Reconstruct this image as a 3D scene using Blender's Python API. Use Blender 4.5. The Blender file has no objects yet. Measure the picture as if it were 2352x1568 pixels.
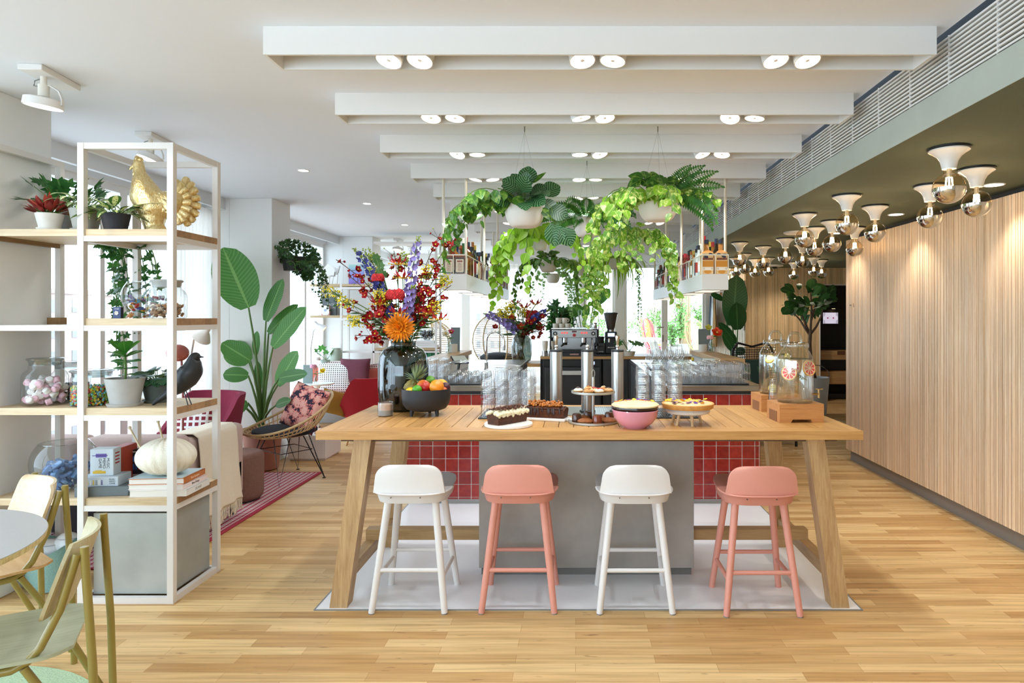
import bpy, bmesh, math, random
from mathutils import Vector, Matrix, Euler, noise
PI = math.pi
V = Vector
# photograph frame 2352x1568, focal length in pixels, principal point, eye height
F, CX, CY, H = 1500.0, 1322.0, 726.0, 1.53
C = bpy.context.scene.collection
R = random.Random(7)

def P(px, py, y):
    return V(((px-CX)*y/F, y, H-(py-CY)*y/F))
def XX(px, y): return (px-CX)*y/F
def ZZ(py, y): return H-(py-CY)*y/F
def YF(py, z=0.0): return F*(H-z)/(py-CY)

# ------------------------------------------------------------------ mesh builder
class MB:
    def __init__(s):
        s.v = []; s.f = []; s.uv = []; s.mi = []; s.M = Matrix()
    def add(s, vs, fs, uvs=None, mi=0):
        o = len(s.v); M = s.M
        s.v += [M @ V(v) for v in vs]
        s.f += [tuple(i+o for i in f) for f in fs]
        s.uv += uvs if uvs else [(0.0, 0.0)]*len(vs)
        s.mi += [mi]*len(fs)
        return s
    def at(s, loc=(0, 0, 0), rz=0.0, rx=0.0, ry=0.0, sc=1.0):
        s.M = Matrix.Translation(V(loc)) @ Euler((rx, ry, rz)).to_matrix().to_4x4() @ Matrix.Diagonal((sc, sc, sc, 1) if not isinstance(sc, tuple) else (*sc, 1))
        return s
    def box(s, a, b, bev=0.0, mi=0, seg=1):
        a, b = V(a), V(b)
        if bev <= 0:
            vs = [(x, y, z) for x in (a.x, b.x) for y in (a.y, b.y) for z in (a.z, b.z)]
            s.add(vs, [(0, 1, 3, 2), (4, 6, 7, 5), (0, 4, 5, 1), (2, 3, 7, 6), (0, 2, 6, 4), (1, 5, 7, 3)], None, mi)
        else:
            bm = bmesh.new(); bmesh.ops.create_cube(bm, size=1.0)
            d = b-a; c = (a+b)/2
            for v in bm.verts: v.co = V((v.co.x*d.x, v.co.y*d.y, v.co.z*d.z))+c
            bmesh.ops.bevel(bm, geom=bm.edges[:], offset=min(bev, min(abs(t) for t in d)*.49), segments=seg, affect='EDGES', profile=.5)
            s.bm(bm, mi); bm.free()
        return s
    def cbox(s, c, d, bev=0.0, mi=0, seg=1):
        c, d = V(c), V(d)/2
        return s.box(c-d, c+d, bev, mi, seg)
    def bm(s, bm, mi=0):
        bm.verts.ensure_lookup_table(); bm.verts.index_update()
        s.add([v.co.copy() for v in bm.verts], [[v.index for v in f.verts] for f in bm.faces], None, mi)
    def lathe(s, prof, seg=24, c=(0, 0, 0), mi=0, fl=None, sx=1.0, sy=1.0):
        vs, fs, uv = [], [], []
        rows = []
        n = len(prof)
        for k, (r, z) in enumerate(prof):
            if abs(r) < 1e-6:
                rows.append([len(vs)]); vs.append((c[0], c[1], c[2]+z)); uv.append((0, k/(n-1)))
            else:
                row = []
                for i in range(seg):
                    a = 2*PI*i/seg; q = r*(fl(a, z) if fl else 1)
                    row.append(len(vs)); vs.append((c[0]+q*math.cos(a)*sx, c[1]+q*math.sin(a)*sy, c[2]+z)); uv.append((i/seg, k/(n-1)))
                rows.append(row)
        for p, q in zip(rows, rows[1:]):
            if len(p) == 1 and len(q) == 1: continue
            for i in range(seg):
                j = (i+1) % seg
                if len(p) == 1: fs.append((p[0], q[j], q[i]))
                elif len(q) == 1: fs.append((p[i], p[j], q[0]))
                else: fs.append((p[i], p[j], q[j], q[i]))
        return s.add(vs, fs, uv, mi)
    def cyl(s, c, r, h, seg=20, mi=0, r2=None, bev=0.0):
        r2 = r if r2 is None else r2
        if bev: pr = [(0, 0), (r-bev, 0), (r, bev), (r2, h-bev), (r2-bev, h), (0, h)]
        else: pr = [(0, 0), (r, 0), (r2, h), (0, h)]
        return s.lathe(pr, seg, c, mi)
    def ell(s, c, r, seg=16, rings=8, mi=0, fn=None):
        r = (r, r, r) if not isinstance(r, (tuple, list)) else r
        vs = [(0, 0, -1)]; fs = []
        for k in range(1, rings):
            t = -PI/2+PI*k/rings
            for i in range(seg):
                a = 2*PI*i/seg
                vs.append((math.cos(t)*math.cos(a), math.cos(t)*math.sin(a), math.sin(t)))
        vs.append((0, 0, 1)); L = len(vs)-1
        for i in range(seg):
            j = (i+1) % seg
            fs.append((0, 1+j, 1+i))
            for k in range(rings-2):
                a = 1+k*seg
                fs.append((a+i, a+j, a+seg+j, a+seg+i))
            a = 1+(rings-2)*seg
            fs.append((a+i, a+j, L))
        if fn: vs = [fn(V(v)) for v in vs]
        return s.add([(c[0]+v[0]*r[0], c[1]+v[1]*r[1], c[2]+v[2]*r[2]) for v in vs], fs, None, mi)
    def tube(s, pts, r, seg=8, closed=False, mi=0, flat=1.0):
        pts = [V(p) for p in pts]; n = len(pts)
        rr = r if isinstance(r, (list, tuple)) else [r]*n
        T = []
        for i in range(n):
            a = pts[(i-1) % n] if (closed or i > 0) else pts[i]
            b = pts[(i+1) % n] if (closed or i < n-1) else pts[i]
            d = (b-a); T.append(d.normalized() if d.length > 1e-9 else V((0, 0, 1)))
        u = T[0].orthogonal().normalized()
        if abs(T[0].z) < .9:
            u = (V((0, 0, 1))-T[0]*T[0].z).normalized()
        vs, fs, uv = [], [], []
        for i in range(n):
            u = (u-T[i]*u.dot(T[i])).normalized(); w = T[i].cross(u)
            for k in range(seg):
                a = 2*PI*k/seg
                vs.append(pts[i]+u*(rr[i]*math.cos(a)*flat)+w*(rr[i]*math.sin(a))); uv.append((k/seg, i/max(1, n-1)))
        m = n if closed else n-1
        for i in range(m):
            a, b = i*seg, ((i+1) % n)*seg
            for k in range(seg):
                j = (k+1) % seg
                fs.append((a+k, a+j, b+j, b+k))
        if not closed:
            fs.append(tuple(range(seg-1, -1, -1))); fs.append(tuple((n-1)*seg+k for k in range(seg)))
        return s.add(vs, fs, uv, mi)
    def prism(s, poly, z0, z1, mi=0, plane='xy'):
        n = len(poly)
        def m3(p, z): return (p[0], p[1], z) if plane == 'xy' else ((p[0], z, p[1]) if plane == 'xz' else (z, p[0], p[1]))
        vs = [m3(p, z0) for p in poly]+[m3(p, z1) for p in poly]
        fs = [tuple(range(n-1, -1, -1)), tuple(range(n, 2*n))]+[(i, (i+1) % n, n+(i+1) % n, n+i) for i in range(n)]
        return s.add(vs, fs, None, mi)
    def grid(s, nx, ny, fn, mi=0, wrap=False):
        vs, uv, fs = [], [], []
        for j in range(ny+1):
            for i in range(nx+1):
                u, w = i/nx, j/ny
                vs.append(fn(u, w)); uv.append((u, w))
        for j in range(ny):
            for i in range(nx):
                a = j*(nx+1)+i
                fs.append((a, a+1, a+nx+2, a+nx+1))
        return s.add(vs, fs, uv, mi)
    # ---- leaves
    def blade(s, base, d, nrm, L, W, shape, n=6, bend=0.3, fold=0.15, mi=0, wave=0.0, tip=0.0):
        d = V(d).normalized(); nrm = V(nrm); nrm = (nrm-d*nrm.dot(d))
        nrm = nrm.normalized() if nrm.length > 1e-6 else d.orthogonal().normalized()
        sd = d.cross(nrm); base = V(base)
        vs, uv, fs = [], [], []
        x = z = 0.0; a = 0.0; st = L/n
        for i in range(n+1):
            t = i/n; w = W*.5*shape(t)
            p = base+d*x+nrm*z
            up = nrm*math.cos(a)+d*math.sin(a)
            wv = wave*w*math.sin(t*17+base.x*90)
            vs += [p-sd*w+up*(fold*w+wv), p, p+sd*w+up*(fold*w-wv)]
            uv += [(0, t), (.5, t), (1, t)]
            if i < n:
                b = i*3
                fs += [(b, b+1, b+4, b+3), (b+1, b+2, b+5, b+4)]
            a += bend/n
            x += st*math.cos(a); z -= st*math.sin(a)
        return s.add(vs, fs, uv, mi)
    def lobed(s, base, d, nrm, L, mi=0, k=5, deep=.45, cup=.12):
        d = V(d).normalized(); nrm = V(nrm); nrm = (nrm-d*nrm.dot(d))
        nrm = nrm.normalized() if nrm.length > 1e-6 else d.orthogonal().normalized()
        sd = d.cross(nrm); base = V(base); c = base+d*(L*.3)
        vs = [c]; uv = [(.5, .3)]
        m = k*2
        for i in range(m+1):
            a = -2.5+5.0*i/m
            r = L*(.72 if i % 2 else .72*(1-deep))*(1.0 if abs(a) < 1.4 else .8)
            if i in (0, m): r = L*.25
            q = c+d*(r*math.cos(a))+sd*(r*math.sin(a)*.85)-nrm*(cup*r*abs(math.sin(a)))
            vs.append(q); uv.append((.5+.5*math.sin(a), .5+.5*math.cos(a)))
        fs = [(0, i, i+1) for i in range(1, m+1)]
        return s.add(vs, fs, uv, mi)

def w_oval(t): return max(0.0, math.sin(PI*min(1, t*.97+.015)))**.75
def w_heart(t): return max(0.0, (math.sin(PI*(t**.62)))**.85*1.0) if 0 < t < 1 else (.25 if t <= 0 else 0)
def w_lance(t): return max(0.0, math.sin(PI*(t**.8)))
def w_banana(t): return max(.0, math.sin(PI*min(1, (t*.93+.05)))**.55) if t < 1 else .05
def w_fiddle(t): return (math.sin(PI*(t**1.25))**.6)*(.75+.35*t) if 0 < t < 1 else .08

_mesh_n = [0]
def obj(name, mb, mat, parent=None, smooth=True, ang=38, loc=None):
    me = bpy.data.meshes.new(name)
    me.from_pydata([tuple(v) for v in mb.v], [], mb.f)
    uvl = me.uv_layers.new(name='UVMap')
    li = [0]*len(me.loops); me.loops.foreach_get('vertex_index', li)
    flat = []
    for i in li: flat += mb.uv[i]
    uvl.data.foreach_set('uv', flat)
    mats = mat if isinstance(mat, (list, tuple)) else [mat]
    for m in mats: me.materials.append(m)
    if len(mats) > 1: me.polygons.foreach_set('material_index', mb.mi)
    me.validate(); me.update()
    if smooth:
        me.polygons.foreach_set('use_smooth', [True]*len(me.polygons))
        me.set_sharp_from_angle(angle=math.radians(ang))
    o = bpy.data.objects.new(name, me); C.objects.link(o)
    if parent: o.parent = parent
    if loc is not None: o.location = loc
    return o
def tag(o, label=None, cat=None, group=None, kind=None):
    if label: o['label'] = label
    if cat: o['category'] = cat
    if group: o['group'] = group
    if kind: o['kind'] = kind
    return o
def thing(name, label, cat, loc=(0, 0, 0), rz=0.0, group=None):
    o = bpy.data.objects.new(name, None); C.objects.link(o)
    o.empty_display_size = .05
    o.location = loc; o.rotation_euler = (0, 0, rz)
    return tag(o, label, cat, group)
def struct(name, mb, mat, parent=None, **k):
    o = obj(name, mb, mat, parent, **k)
    if parent is None: o['kind'] = 'structure'
    return o
def kids(o): return [c for c in bpy.data.objects if c.parent == o]
def dup(o, loc=None, rz=None, label=None, group=None, sc=None, parent=None, ch=None):
    c = o.copy(); C.objects.link(c)
    if parent is not None: c.parent = parent
    if loc is not None: c.location = loc
    if rz is not None: c.rotation_euler = (c.rotation_euler.x, c.rotation_euler.y, rz)
    if sc is not None: c.scale = (sc, sc, sc) if not isinstance(sc, tuple) else sc
    if label: c['label'] = label
    if group: c['group'] = group
    for k in (ch if ch is not None else o.children): dup(k, parent=c)
    return c

# ------------------------------------------------------------------ materials
def hexc(h, a=1.0):
    h = h.lstrip('#')
    def l(c):
        c = c/255
        return c/12.92 if c <= .04045 else ((c+.055)/1.055)**2.4
    return (l(int(h[0:2], 16)), l(int(h[2:4], 16)), l(int(h[4:6], 16)), a)
def nm(name):
    m = bpy.data.materials.new(name); m.use_nodes = True
    nt = m.node_tree
    return m, nt, nt.nodes['Principled BSDF']
def nd(nt, typ, ins=None, **props):
    n = nt.nodes.new(typ)
    for k, v in props.items(): setattr(n, k, v)
    for k, v in (ins or {}).items():
        if isinstance(v, bpy.types.NodeSocket): nt.links.new(v, n.inputs[k])
        else: n.inputs[k].default_value = v
    return n
def ramp(nt, fac, stops):
    n = nd(nt, 'ShaderNodeValToRGB', {'Fac': fac})
    el = n.color_ramp.elements
    while len(el) < len(stops): el.new(.5)
    for e, (p, c) in zip(el, stops): e.position = p; e.color = c
    return n.outputs['Color']
def mixc(nt, fac, a, b, mode='MIX'):
    n = nd(nt, 'ShaderNodeMix', None, data_type='RGBA', blend_type=mode)
    for sock, v in ((n.inputs[0], fac), (n.inputs[6], a), (n.inputs[7], b)):
        if isinstance(v, bpy.types.NodeSocket): nt.links.new(v, sock)
        else: sock.default_value = v
    return n.outputs[2]
def mth(nt, op, a, b=0.0, c=0.0):
    n = nd(nt, 'ShaderNodeMath', None, operation=op)
    for i, v in enumerate((a, b, c)):
        if isinstance(v, bpy.types.NodeSocket): nt.links.new(v, n.inputs[i])
        else: n.inputs[i].default_value = v
    return n.outputs[0]
def coords(nt, kind='Object', scale=(1, 1, 1), rot=(0, 0, 0)):
    tc = nd(nt, 'ShaderNodeTexCoord')
    mp = nd(nt, 'ShaderNodeMapping', {'Vector': tc.outputs[kind], 'Scale': scale, 'Rotation': rot})
    return mp.outputs['Vector']
_mats = {}
def mat(col, rough=.5, metal=0.0, spec=.5, var=0.0, scale=30.0, bump=0.0, island=0.0, coat=0.0, name=None, sss=0.0):
    key = (col, rough, metal, spec, var, scale, bump, island, coat, sss)
    if key in _mats: return _mats[key]
    m, nt, b = nm(name or 'mat_'+col)
    c = hexc(col)
    b.inputs['Base Color'].default_value = c
    b.inputs['Roughness'].default_value = rough
    b.inputs['Metallic'].default_value = metal
    b.inputs['Specular IOR Level'].default_value = spec
    if coat: b.inputs['Coat Weight'].default_value = coat; b.inputs['Coat Roughness'].default_value = .08
    if sss:
        b.inputs['Subsurface Weight'].default_value = sss; b.inputs['Subsurface Radius'].default_value = (.02, .012, .008); b.inputs['Subsurface Scale'].default_value = .5
    out = None
    if var or bump:
        nz = nd(nt, 'ShaderNodeTexNoise', {'Vector': coords(nt), 'Scale': scale, 'Detail': 4.0})
        if var:
            lo = tuple(x*(1-var) for x in c[:3])+(1,); hi = tuple(min(1, x*(1+var)) for x in c[:3])+(1,)
            out = ramp(nt, nz.outputs['Fac'], [(.3, lo), (.7, hi)])
        if bump:
            bp = nd(nt, 'ShaderNodeBump', {'Height': nz.outputs['Fac'], 'Strength': bump, 'Distance': .01})
            nt.links.new(bp.outputs['Normal'], b.inputs['Normal'])
    if island:
        g = nd(nt, 'ShaderNodeNewGeometry')
        v = mth(nt, 'MULTIPLY_ADD', g.outputs['Random Per Island'], 2*island, 1-island)
        hs = nd(nt, 'ShaderNodeHueSaturation', {'Color': out if out else c, 'Value': v})
        out = hs.outputs['Color']
    if out: nt.links.new(out, b.inputs['Base Color'])
    _mats[key] = m
    return m
def wood(c1, c2, axis='X', scale=1.0, rough=.45, island=.12, name=None):
    key = ('wood', c1, c2, axis, scale, rough, island)
    if key in _mats: return _mats[key]
    m, nt, b = nm(name or 'wood_'+c1)
    s = {'X': (1.2, 22, 22), 'Y': (22, 1.2, 22), 'Z': (22, 22, 1.2)}[axis]
    s = tuple(x*scale for x in s)
    g = nd(nt, 'ShaderNodeNewGeometry')
    off = nd(nt, 'ShaderNodeVectorMath', {0: coords(nt, 'Object', s)}, operation='ADD')
    cm = nd(nt, 'ShaderNodeCombineXYZ', {'X': mth(nt, 'MULTIPLY', g.outputs['Random Per Island'], 37.0), 'Y': mth(nt, 'MULTIPLY', g.outputs['Random Per Island'], 91.0)})
    nt.links.new(cm.outputs[0], off.inputs[1])
    nz = nd(nt, 'ShaderNodeTexNoise', {'Vector': off.outputs[0], 'Scale': 1.6, 'Detail': 6.0, 'Roughness': .62, 'Distortion': .6})
    n2 = nd(nt, 'ShaderNodeTexNoise', {'Vector': off.outputs[0], 'Scale': 6.5, 'Detail': 4.0, 'Roughness': .7})
    col = ramp(nt, mth(nt, 'ADD', mth(nt, 'MULTIPLY', nz.outputs['Fac'], .55), mth(nt, 'MULTIPLY', n2.outputs['Fac'], .45)), [(.36, hexc(c2)), (.6, hexc(c1))])
    v = mth(nt, 'MULTIPLY_ADD', g.outputs['Random Per Island'], 2*island, 1-island)
    hs = nd(nt, 'ShaderNodeHueSaturation', {'Color': col, 'Value': v})
    nt.links.new(hs.outputs['Color'], b.inputs['Base Color'])
    b.inputs['Roughness'].default_value = rough
    bp = nd(nt, 'ShaderNodeBump', {'Height': n2.outputs['Fac'], 'Strength': .08, 'Distance': .005})
    nt.links.new(bp.outputs['Normal'], b.inputs['Normal'])
    _mats[key] = m
    return m
def glass(tint='ffffff', dens=.0, gl=.9, name='clear_glass', edge=.55, pw=3.0, fm=.55):
    key = ('glass', tint, dens, gl, edge, pw, fm)
    if key in _mats: return _mats[key]
    m = bpy.data.materials.new(name); m.use_nodes = True; nt = m.node_tree; nt.nodes.clear()
    lw = nd(nt, 'ShaderNodeLayerWeight', {'Blend': .5})
    f3 = mth(nt, 'POWER', lw.outputs['Facing'], pw)
    t = hexc(tint); e = tuple(x*edge for x in t[:3])+(1,)
    tc = mixc(nt, f3, t, e)
    tr = nd(nt, 'ShaderNodeBsdfTransparent', {'Color': tc})
    gs = nd(nt, 'ShaderNodeBsdfGlossy', {'Color': (gl, gl, gl, 1), 'Roughness': .03})
    mx = nd(nt, 'ShaderNodeMixShader', {0: mth(nt, 'MULTIPLY_ADD', f3, fm, .05+dens), 1: tr.outputs[0], 2: gs.outputs[0]})
    o = nd(nt, 'ShaderNodeOutputMaterial', {'Surface': mx.outputs[0]})
    _mats[key] = m
    return m
def emit(col, st, name='lamp_glow'):
    key = ('emit', col, st)
    if key in _mats: return _mats[key]
    m, nt, b = nm(name)
    b.inputs['Base Color'].default_value = hexc(col)
    b.inputs['Emission Color'].default_value = hexc(col); b.inputs['Emission Strength'].default_value = st
    _mats[key] = m
    return m
def leafm(c1, c2, vein=None, pattern=None, trans=.3, rough=.4, name='leaf'):
    key = ('leaf', c1, c2, vein, pattern, trans)
    if key in _mats: return _mats[key]
    m, nt, b = nm(name)
    g = nd(nt, 'ShaderNodeNewGeometry')
    col = mixc(nt, g.outputs['Random Per Island'], hexc(c1), hexc(c2))
    uv = nd(nt, 'ShaderNodeTexCoord').outputs['UV']
    sx = nd(nt, 'ShaderNodeSeparateXYZ', {0: uv})
    au = mth(nt, 'ABSOLUTE', mth(nt, 'SUBTRACT', sx.outputs[0], .5))
    if pattern == 'stripe':
        ph = mth(nt, 'MULTIPLY', mth(nt, 'SUBTRACT', sx.outputs[1], mth(nt, 'MULTIPLY', au, .55)), 50.0)
        sn = mth(nt, 'SINE', ph)
        col = mixc(nt, mth(nt, 'MULTIPLY', mth(nt, 'GREATER_THAN', sn, .62), .55), col, hexc(vein))
    elif pattern == 'veins':
        ph = mth(nt, 'MULTIPLY', mth(nt, 'SUBTRACT', sx.outputs[1], mth(nt, 'MULTIPLY', au, .35)), 110.0)
        sn = mth(nt, 'POWER', mth(nt, 'MULTIPLY_ADD', mth(nt, 'SINE', ph), .5, .5), 4.0)
        col = mixc(nt, mth(nt, 'MULTIPLY', sn, .35), col, hexc(vein))
    elif pattern == 'patch':
        nz = nd(nt, 'ShaderNodeTexNoise', {'Vector': coords(nt, 'Object', (1, 1, 1)), 'Scale': 38.0, 'Detail': 3.0})
        f = ramp(nt, nz.outputs['Fac'], [(.5, (0, 0, 0, 1)), (.62, (1, 1, 1, 1))])
        col = mixc(nt, mth(nt, 'MULTIPLY', f, .8), col, hexc(vein))
    elif pattern == 'center':
        f = mth(nt, 'LESS_THAN', mth(nt, 'ADD', au, mth(nt, 'MULTIPLY', g.outputs['Random Per Island'], .08)), .26)
        nz = nd(nt, 'ShaderNodeTexNoise', {'Vector': coords(nt, 'Object', (1, 1, 1)), 'Scale': 120.0, 'Detail': 2.0})
        f = mth(nt, 'MULTIPLY', f, mth(nt, 'GREATER_THAN', nz.outputs['Fac'], .42))
        col = mixc(nt, f, col, hexc(vein))
    if vein and pattern != 'stripe':
        col = mixc(nt, mth(nt, 'MULTIPLY', mth(nt, 'LESS_THAN', au, .035), .6), col, hexc(vein))
    nt.links.new(col, b.inputs['Base Color']); b.inputs['Roughness'].default_value = rough
    if trans:
        tl = nd(nt, 'ShaderNodeBsdfTranslucent', {'Color': col})
        mx = nd(nt, 'ShaderNodeMixShader', {0: trans, 1: b.outputs[0], 2: tl.outputs[0]})
        nt.links.new(mx.outputs[0], nt.nodes['Material Output'].inputs['Surface'])
    _mats[key] = m
    return m

EXPO = 0.1
M_WHITE = mat('e9e7e4', .6, name='white_paint')
M_MET = mat('e6e1dc', .45, name='white_powder_coat')
M_STEEL = mat('b9b7b2', .28, 1.0, name='brushed_steel')
M_CHROME = mat('dcdcdc', .08, 1.0, name='chrome')
M_BLACK = mat('1c1d20', .45, name='black_matte')
M_DARK = mat('2c2e33', .5, name='dark_panel')
M_GLASS = glass()
M_SOIL = mat('3a2c22', .9, name='soil')
# ================================================================== SETTING
ZC, ZG, XF = 2.75, 2.38, 1.595          # white ceiling, green ceiling, fascia plane
def floor_mat():
    m, nt, b = nm('oak_strip_floor')
    co = coords(nt)
    br = nd(nt, 'ShaderNodeTexBrick', {'Vector': co, 'Color1': hexc('e3c28c'), 'Color2': hexc('bd9058'), 'Mortar': hexc('a87c4c'), 'Scale': 1.0, 'Mortar Size': .0009, 'Mortar Smooth': .3, 'Bias': -.1, 'Brick Width': .62, 'Row Height': .072}, offset=.43, offset_frequency=2)
    n1 = nd(nt, 'ShaderNodeTexNoise', {'Vector': coords(nt, 'Object', (1.3, 30, 1)), 'Scale': 1.5, 'Detail': 6.0, 'Distortion': .5})
    g = ramp(nt, n1.outputs['Fac'], [(.3, (.78, .74, .68, 1)), (.6, (1.06, 1.05, 1.03, 1))])
    c = mixc(nt, 1.0, br.outputs['Color'], g, 'MULTIPLY')
    n2 = nd(nt, 'ShaderNodeTexNoise', {'Vector': coords(nt, 'Object', (5, 26, 1)), 'Scale': 1.6, 'Detail': 3.0})
    k = ramp(nt, n2.outputs['Fac'], [(.66, (0, 0, 0, 1)), (.74, (1, 1, 1, 1))])
    c = mixc(nt, mth(nt, 'MULTIPLY', k, .55), c, hexc('6b4426'))
    nt.links.new(c, b.inputs['Base Color'])
    b.inputs['Roughness'].default_value = .42; b.inputs['Specular IOR Level'].default_value = .4
    bp = nd(nt, 'ShaderNodeBump', {'Height': n1.outputs['Fac'], 'Strength': .05, 'Distance': .004})
    nt.links.new(bp.outputs['Normal'], b.inputs['Normal'])
    return m
M_WALL = mat('efeeec', .75, name='white_plaster')
M_GREEN = mat('626b59', .9, var=.12, scale=260, bump=.25, name='olive_acoustic_plaster')
M_FASC = mat('b4bcb2', .8, var=.04, scale=6, name='sage_plaster')
M_MAT = mat('f0f1f4', .35, var=.03, scale=3, name='grey_screed')
M_SLAT = wood('f4dcbd', 'dfbd95', 'Z', .7, .5, .14)
M_SLATB = wood('ecd2a4', 'd4ae78', 'Z', .7, .5, .2)
M_GAP = mat('7a5b3c', .8, name='slat_backing')
M_PANE = glass('ffffff', -.03, .6, 'window_glass', .96)

b = MB(); b.box((-4.4, -2.5, -.12), (5.6, 13.2, 0)); struct('floor', b, floor_mat(), smooth=False)
b = MB(); b.box((-1.355, 3.4, .0), (1.487, 5.36, .004)); mt_ = struct('trim_1', b, M_MAT, smooth=False)
b = MB()
for a, c in (((-1.362, 3.393), (1.494, 3.4)), ((-1.362, 3.4), (-1.355, 5.36)), ((1.487, 3.4), (1.494, 5.36))):
    b.box((a[0], a[1], 0), (c[0], c[1], .0055))
o = struct('trim_2', b, mat('9aa09f', .4, .6), smooth=False)

b = MB(); b.box((-4.4, -2.5, ZC), (XF-.01, 13.2, ZC+.15)); struct('ceiling', b, mat('ecf0f7', .8), smooth=False)
b = MB(); b.box((XF+.0005, -2.5, ZG), (5.6, 13.2, ZG+.12)); struct('ceiling.001', b, M_GREEN, smooth=False)
b = MB(); b.box((XF-.002, -2.5, ZG), (XF+.0005, 13.2, 2.519)); struct('trim_3', b, M_FASC, smooth=False)
# linear air grille above the fascia
b = MB()
for k in range(11):
    z = 2.527+k*.0193; b.box((XF+.002, -2.5, z), (XF+.014, 13.2, z+.009))
for k in range(48):
    y = -2.4+k*.325; b.box((XF+.004, y, 2.521), (XF+.012, y+.005, 2.735))
struct('trim_4', b, M_WHITE, smooth=False)
b = MB(); b.box((XF+.05, -2.5, 2.5), (XF+.07, 13.2, ZC+.1)); struct('trim_5', b, mat('17181a', .8), smooth=False)

# right slatted wall, its recessed plinth, and the slatted wall at the back
def slatwall(name, x, y0, y1, z0, z1, n, t, m, along='y'):
    b = MB(); w = (y1-y0)/n
    for i in range(n):
        a = y0+i*w; g = w*(.16 if R.random() < .6 else .26)
        d = t*(.8+.4*R.random())
        if along == 'y': b.box((x-d, a, z0), (x+.004, a+w-g, z1))
        else: b.box((a, x-d, z0), (a+w-g, x+.004, z1))
    return struct(name, b, m, smooth=False)
b = MB(); b.box((2.895, -2.5, .12), (3.1, 6.97, 2.335)); wr = struct('wall_right', b, [M_GAP], smooth=False)
slatwall('wall_right_slats', 2.895, -2.5, 6.97, .12, 2.335, 430, .011, M_SLAT)
b = MB(); b.box((2.93, -2.5, 0), (3.1, 6.95, .12)); struct('baseboard_right', b, mat('8d8a87', .4, .3), smooth=False)
b = MB(); b.box((2.95, -2.5, 2.335), (3.1, 6.97, ZG)); struct('trim_6', b, mat('30343a', .7), smooth=False)
b = MB(); b.box((2.99, 11.5, 0), (4.30, 11.7, ZG)); b.box((4.30, 11.5, 2.075), (5.6, 11.7, ZG)); struct('wall_back', b, M_GAP, smooth=False)
slatwall('wall_back_slats', 11.5, 2.99, 4.30, .02, ZG, 62, .012, M_SLATB, 'x')
slatwall('wall_back_lintel', 11.5, 4.30, 5.6, 2.09, ZG, 60, .012, M_SLATB, 'x')
b = MB(); b.box((4.285, 11.48, 0), (4.305, 11.5, 2.09)); b.box((4.285, 11.48, 2.075), (5.6, 11.5, 2.09)); struct('trim_7', b, M_WHITE, smooth=False)
b = MB(); b.box((4.26, 11.7, 0), (4.28, 12.4, ZG)); struct('wall_niche_side', b, mat('35312e', .85, var=.15, scale=20), smooth=False)
b = MB(); b.box((4.28, 12.3, 0), (5.6, 12.4, ZG)); struct('wall_niche', b, mat('35312e', .85, var=.15, scale=20), smooth=False)
b = MB(); b.box((5.6, -2.5, 0), (5.7, 12.4, ZG)); struct('wall_far_right', b, M_WALL, smooth=False)
b = MB(); b.box((-3.94, -2.6, 0), (5.7, -2.5, .9)); b.box((-3.94, -2.6, 2.5), (5.7, -2.5, ZC)); b.box((.6, -2.6, .9), (5.7, -2.5, 2.5)); struct('wall_front_unseen', b, M_WALL, smooth=False)  # unseen wall behind the camera; its opening is sized to cut frontal daylight
# pale partition that runs back to the terrace door
b = MB(); b.prism([(2.76, 13.0), (2.99, 11.52), (3.05, 11.52), (2.86, 13.0)], 0, ZG)
struct('wall_partition', b, mat('e6dccd', .7), smooth=False)
b = MB()
for k in range(18):
    t = k/18; x = 2.985-.225*t; y = 11.53+1.45*t
    b.box((x-.006, y, .02), (x+.002, y+.06, ZG-.01))
struct('wall_partition_boards', b, mat('eadfcf', .6, island=.05), smooth=False)
b = MB()
for z in (.6, 1.28, 2.02): b.box((2.965, 11.5, z), (2.975, 11.53, z+.14))
struct('trim_8', b, mat('8f8a80', .4, .6), smooth=False)

# white box beams hung under the ceiling (open below)
NB = 12; BY0, BP = 2.748, .821
for k in range(NB):
    y = BY0+k*BP
    if y > 12.6: break
    b = MB(); x0, x1, t, d = -1.315, 1.52, .012, .18
    b.box((x0, y, 2.631), (x1, y+t, ZC)); b.box((x0, y+d-t, 2.631), (x1, y+d, ZC))
    b.box((x0, y+t, 2.631), (x0+t, y+d-t, ZC)); b.box((x1-t, y+t, 2.631), (x1, y+d-t, ZC))
    struct('ceiling_beam', b, M_WHITE, smooth=False)

# columns on the window side
for k, (x0, x1, y0, y1) in enumerate(((-3.6, -3.12, 3.45, 3.89), (-3.58, -3.137, 6.75, 7.18), (-3.56, -3.11, 10.0, 10.42))):
    b = MB(); b.box((x0, y0, 0), (x1, y1, ZC), .004); struct('column', b, M_WALL, smooth=False)
# dropped curtain box along the facade and at the back
b = MB(); b.box((-3.66, -2.5, 2.63), (-3.62, 13, ZC)); struct('trim_9', b, mat('e3e6e8', .7), smooth=False)
b = MB(); b.box((-3.9, 12.8, 2.55), (2.76, 13.0, ZC)); struct('trim_10', b, M_WALL, smooth=False)

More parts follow.
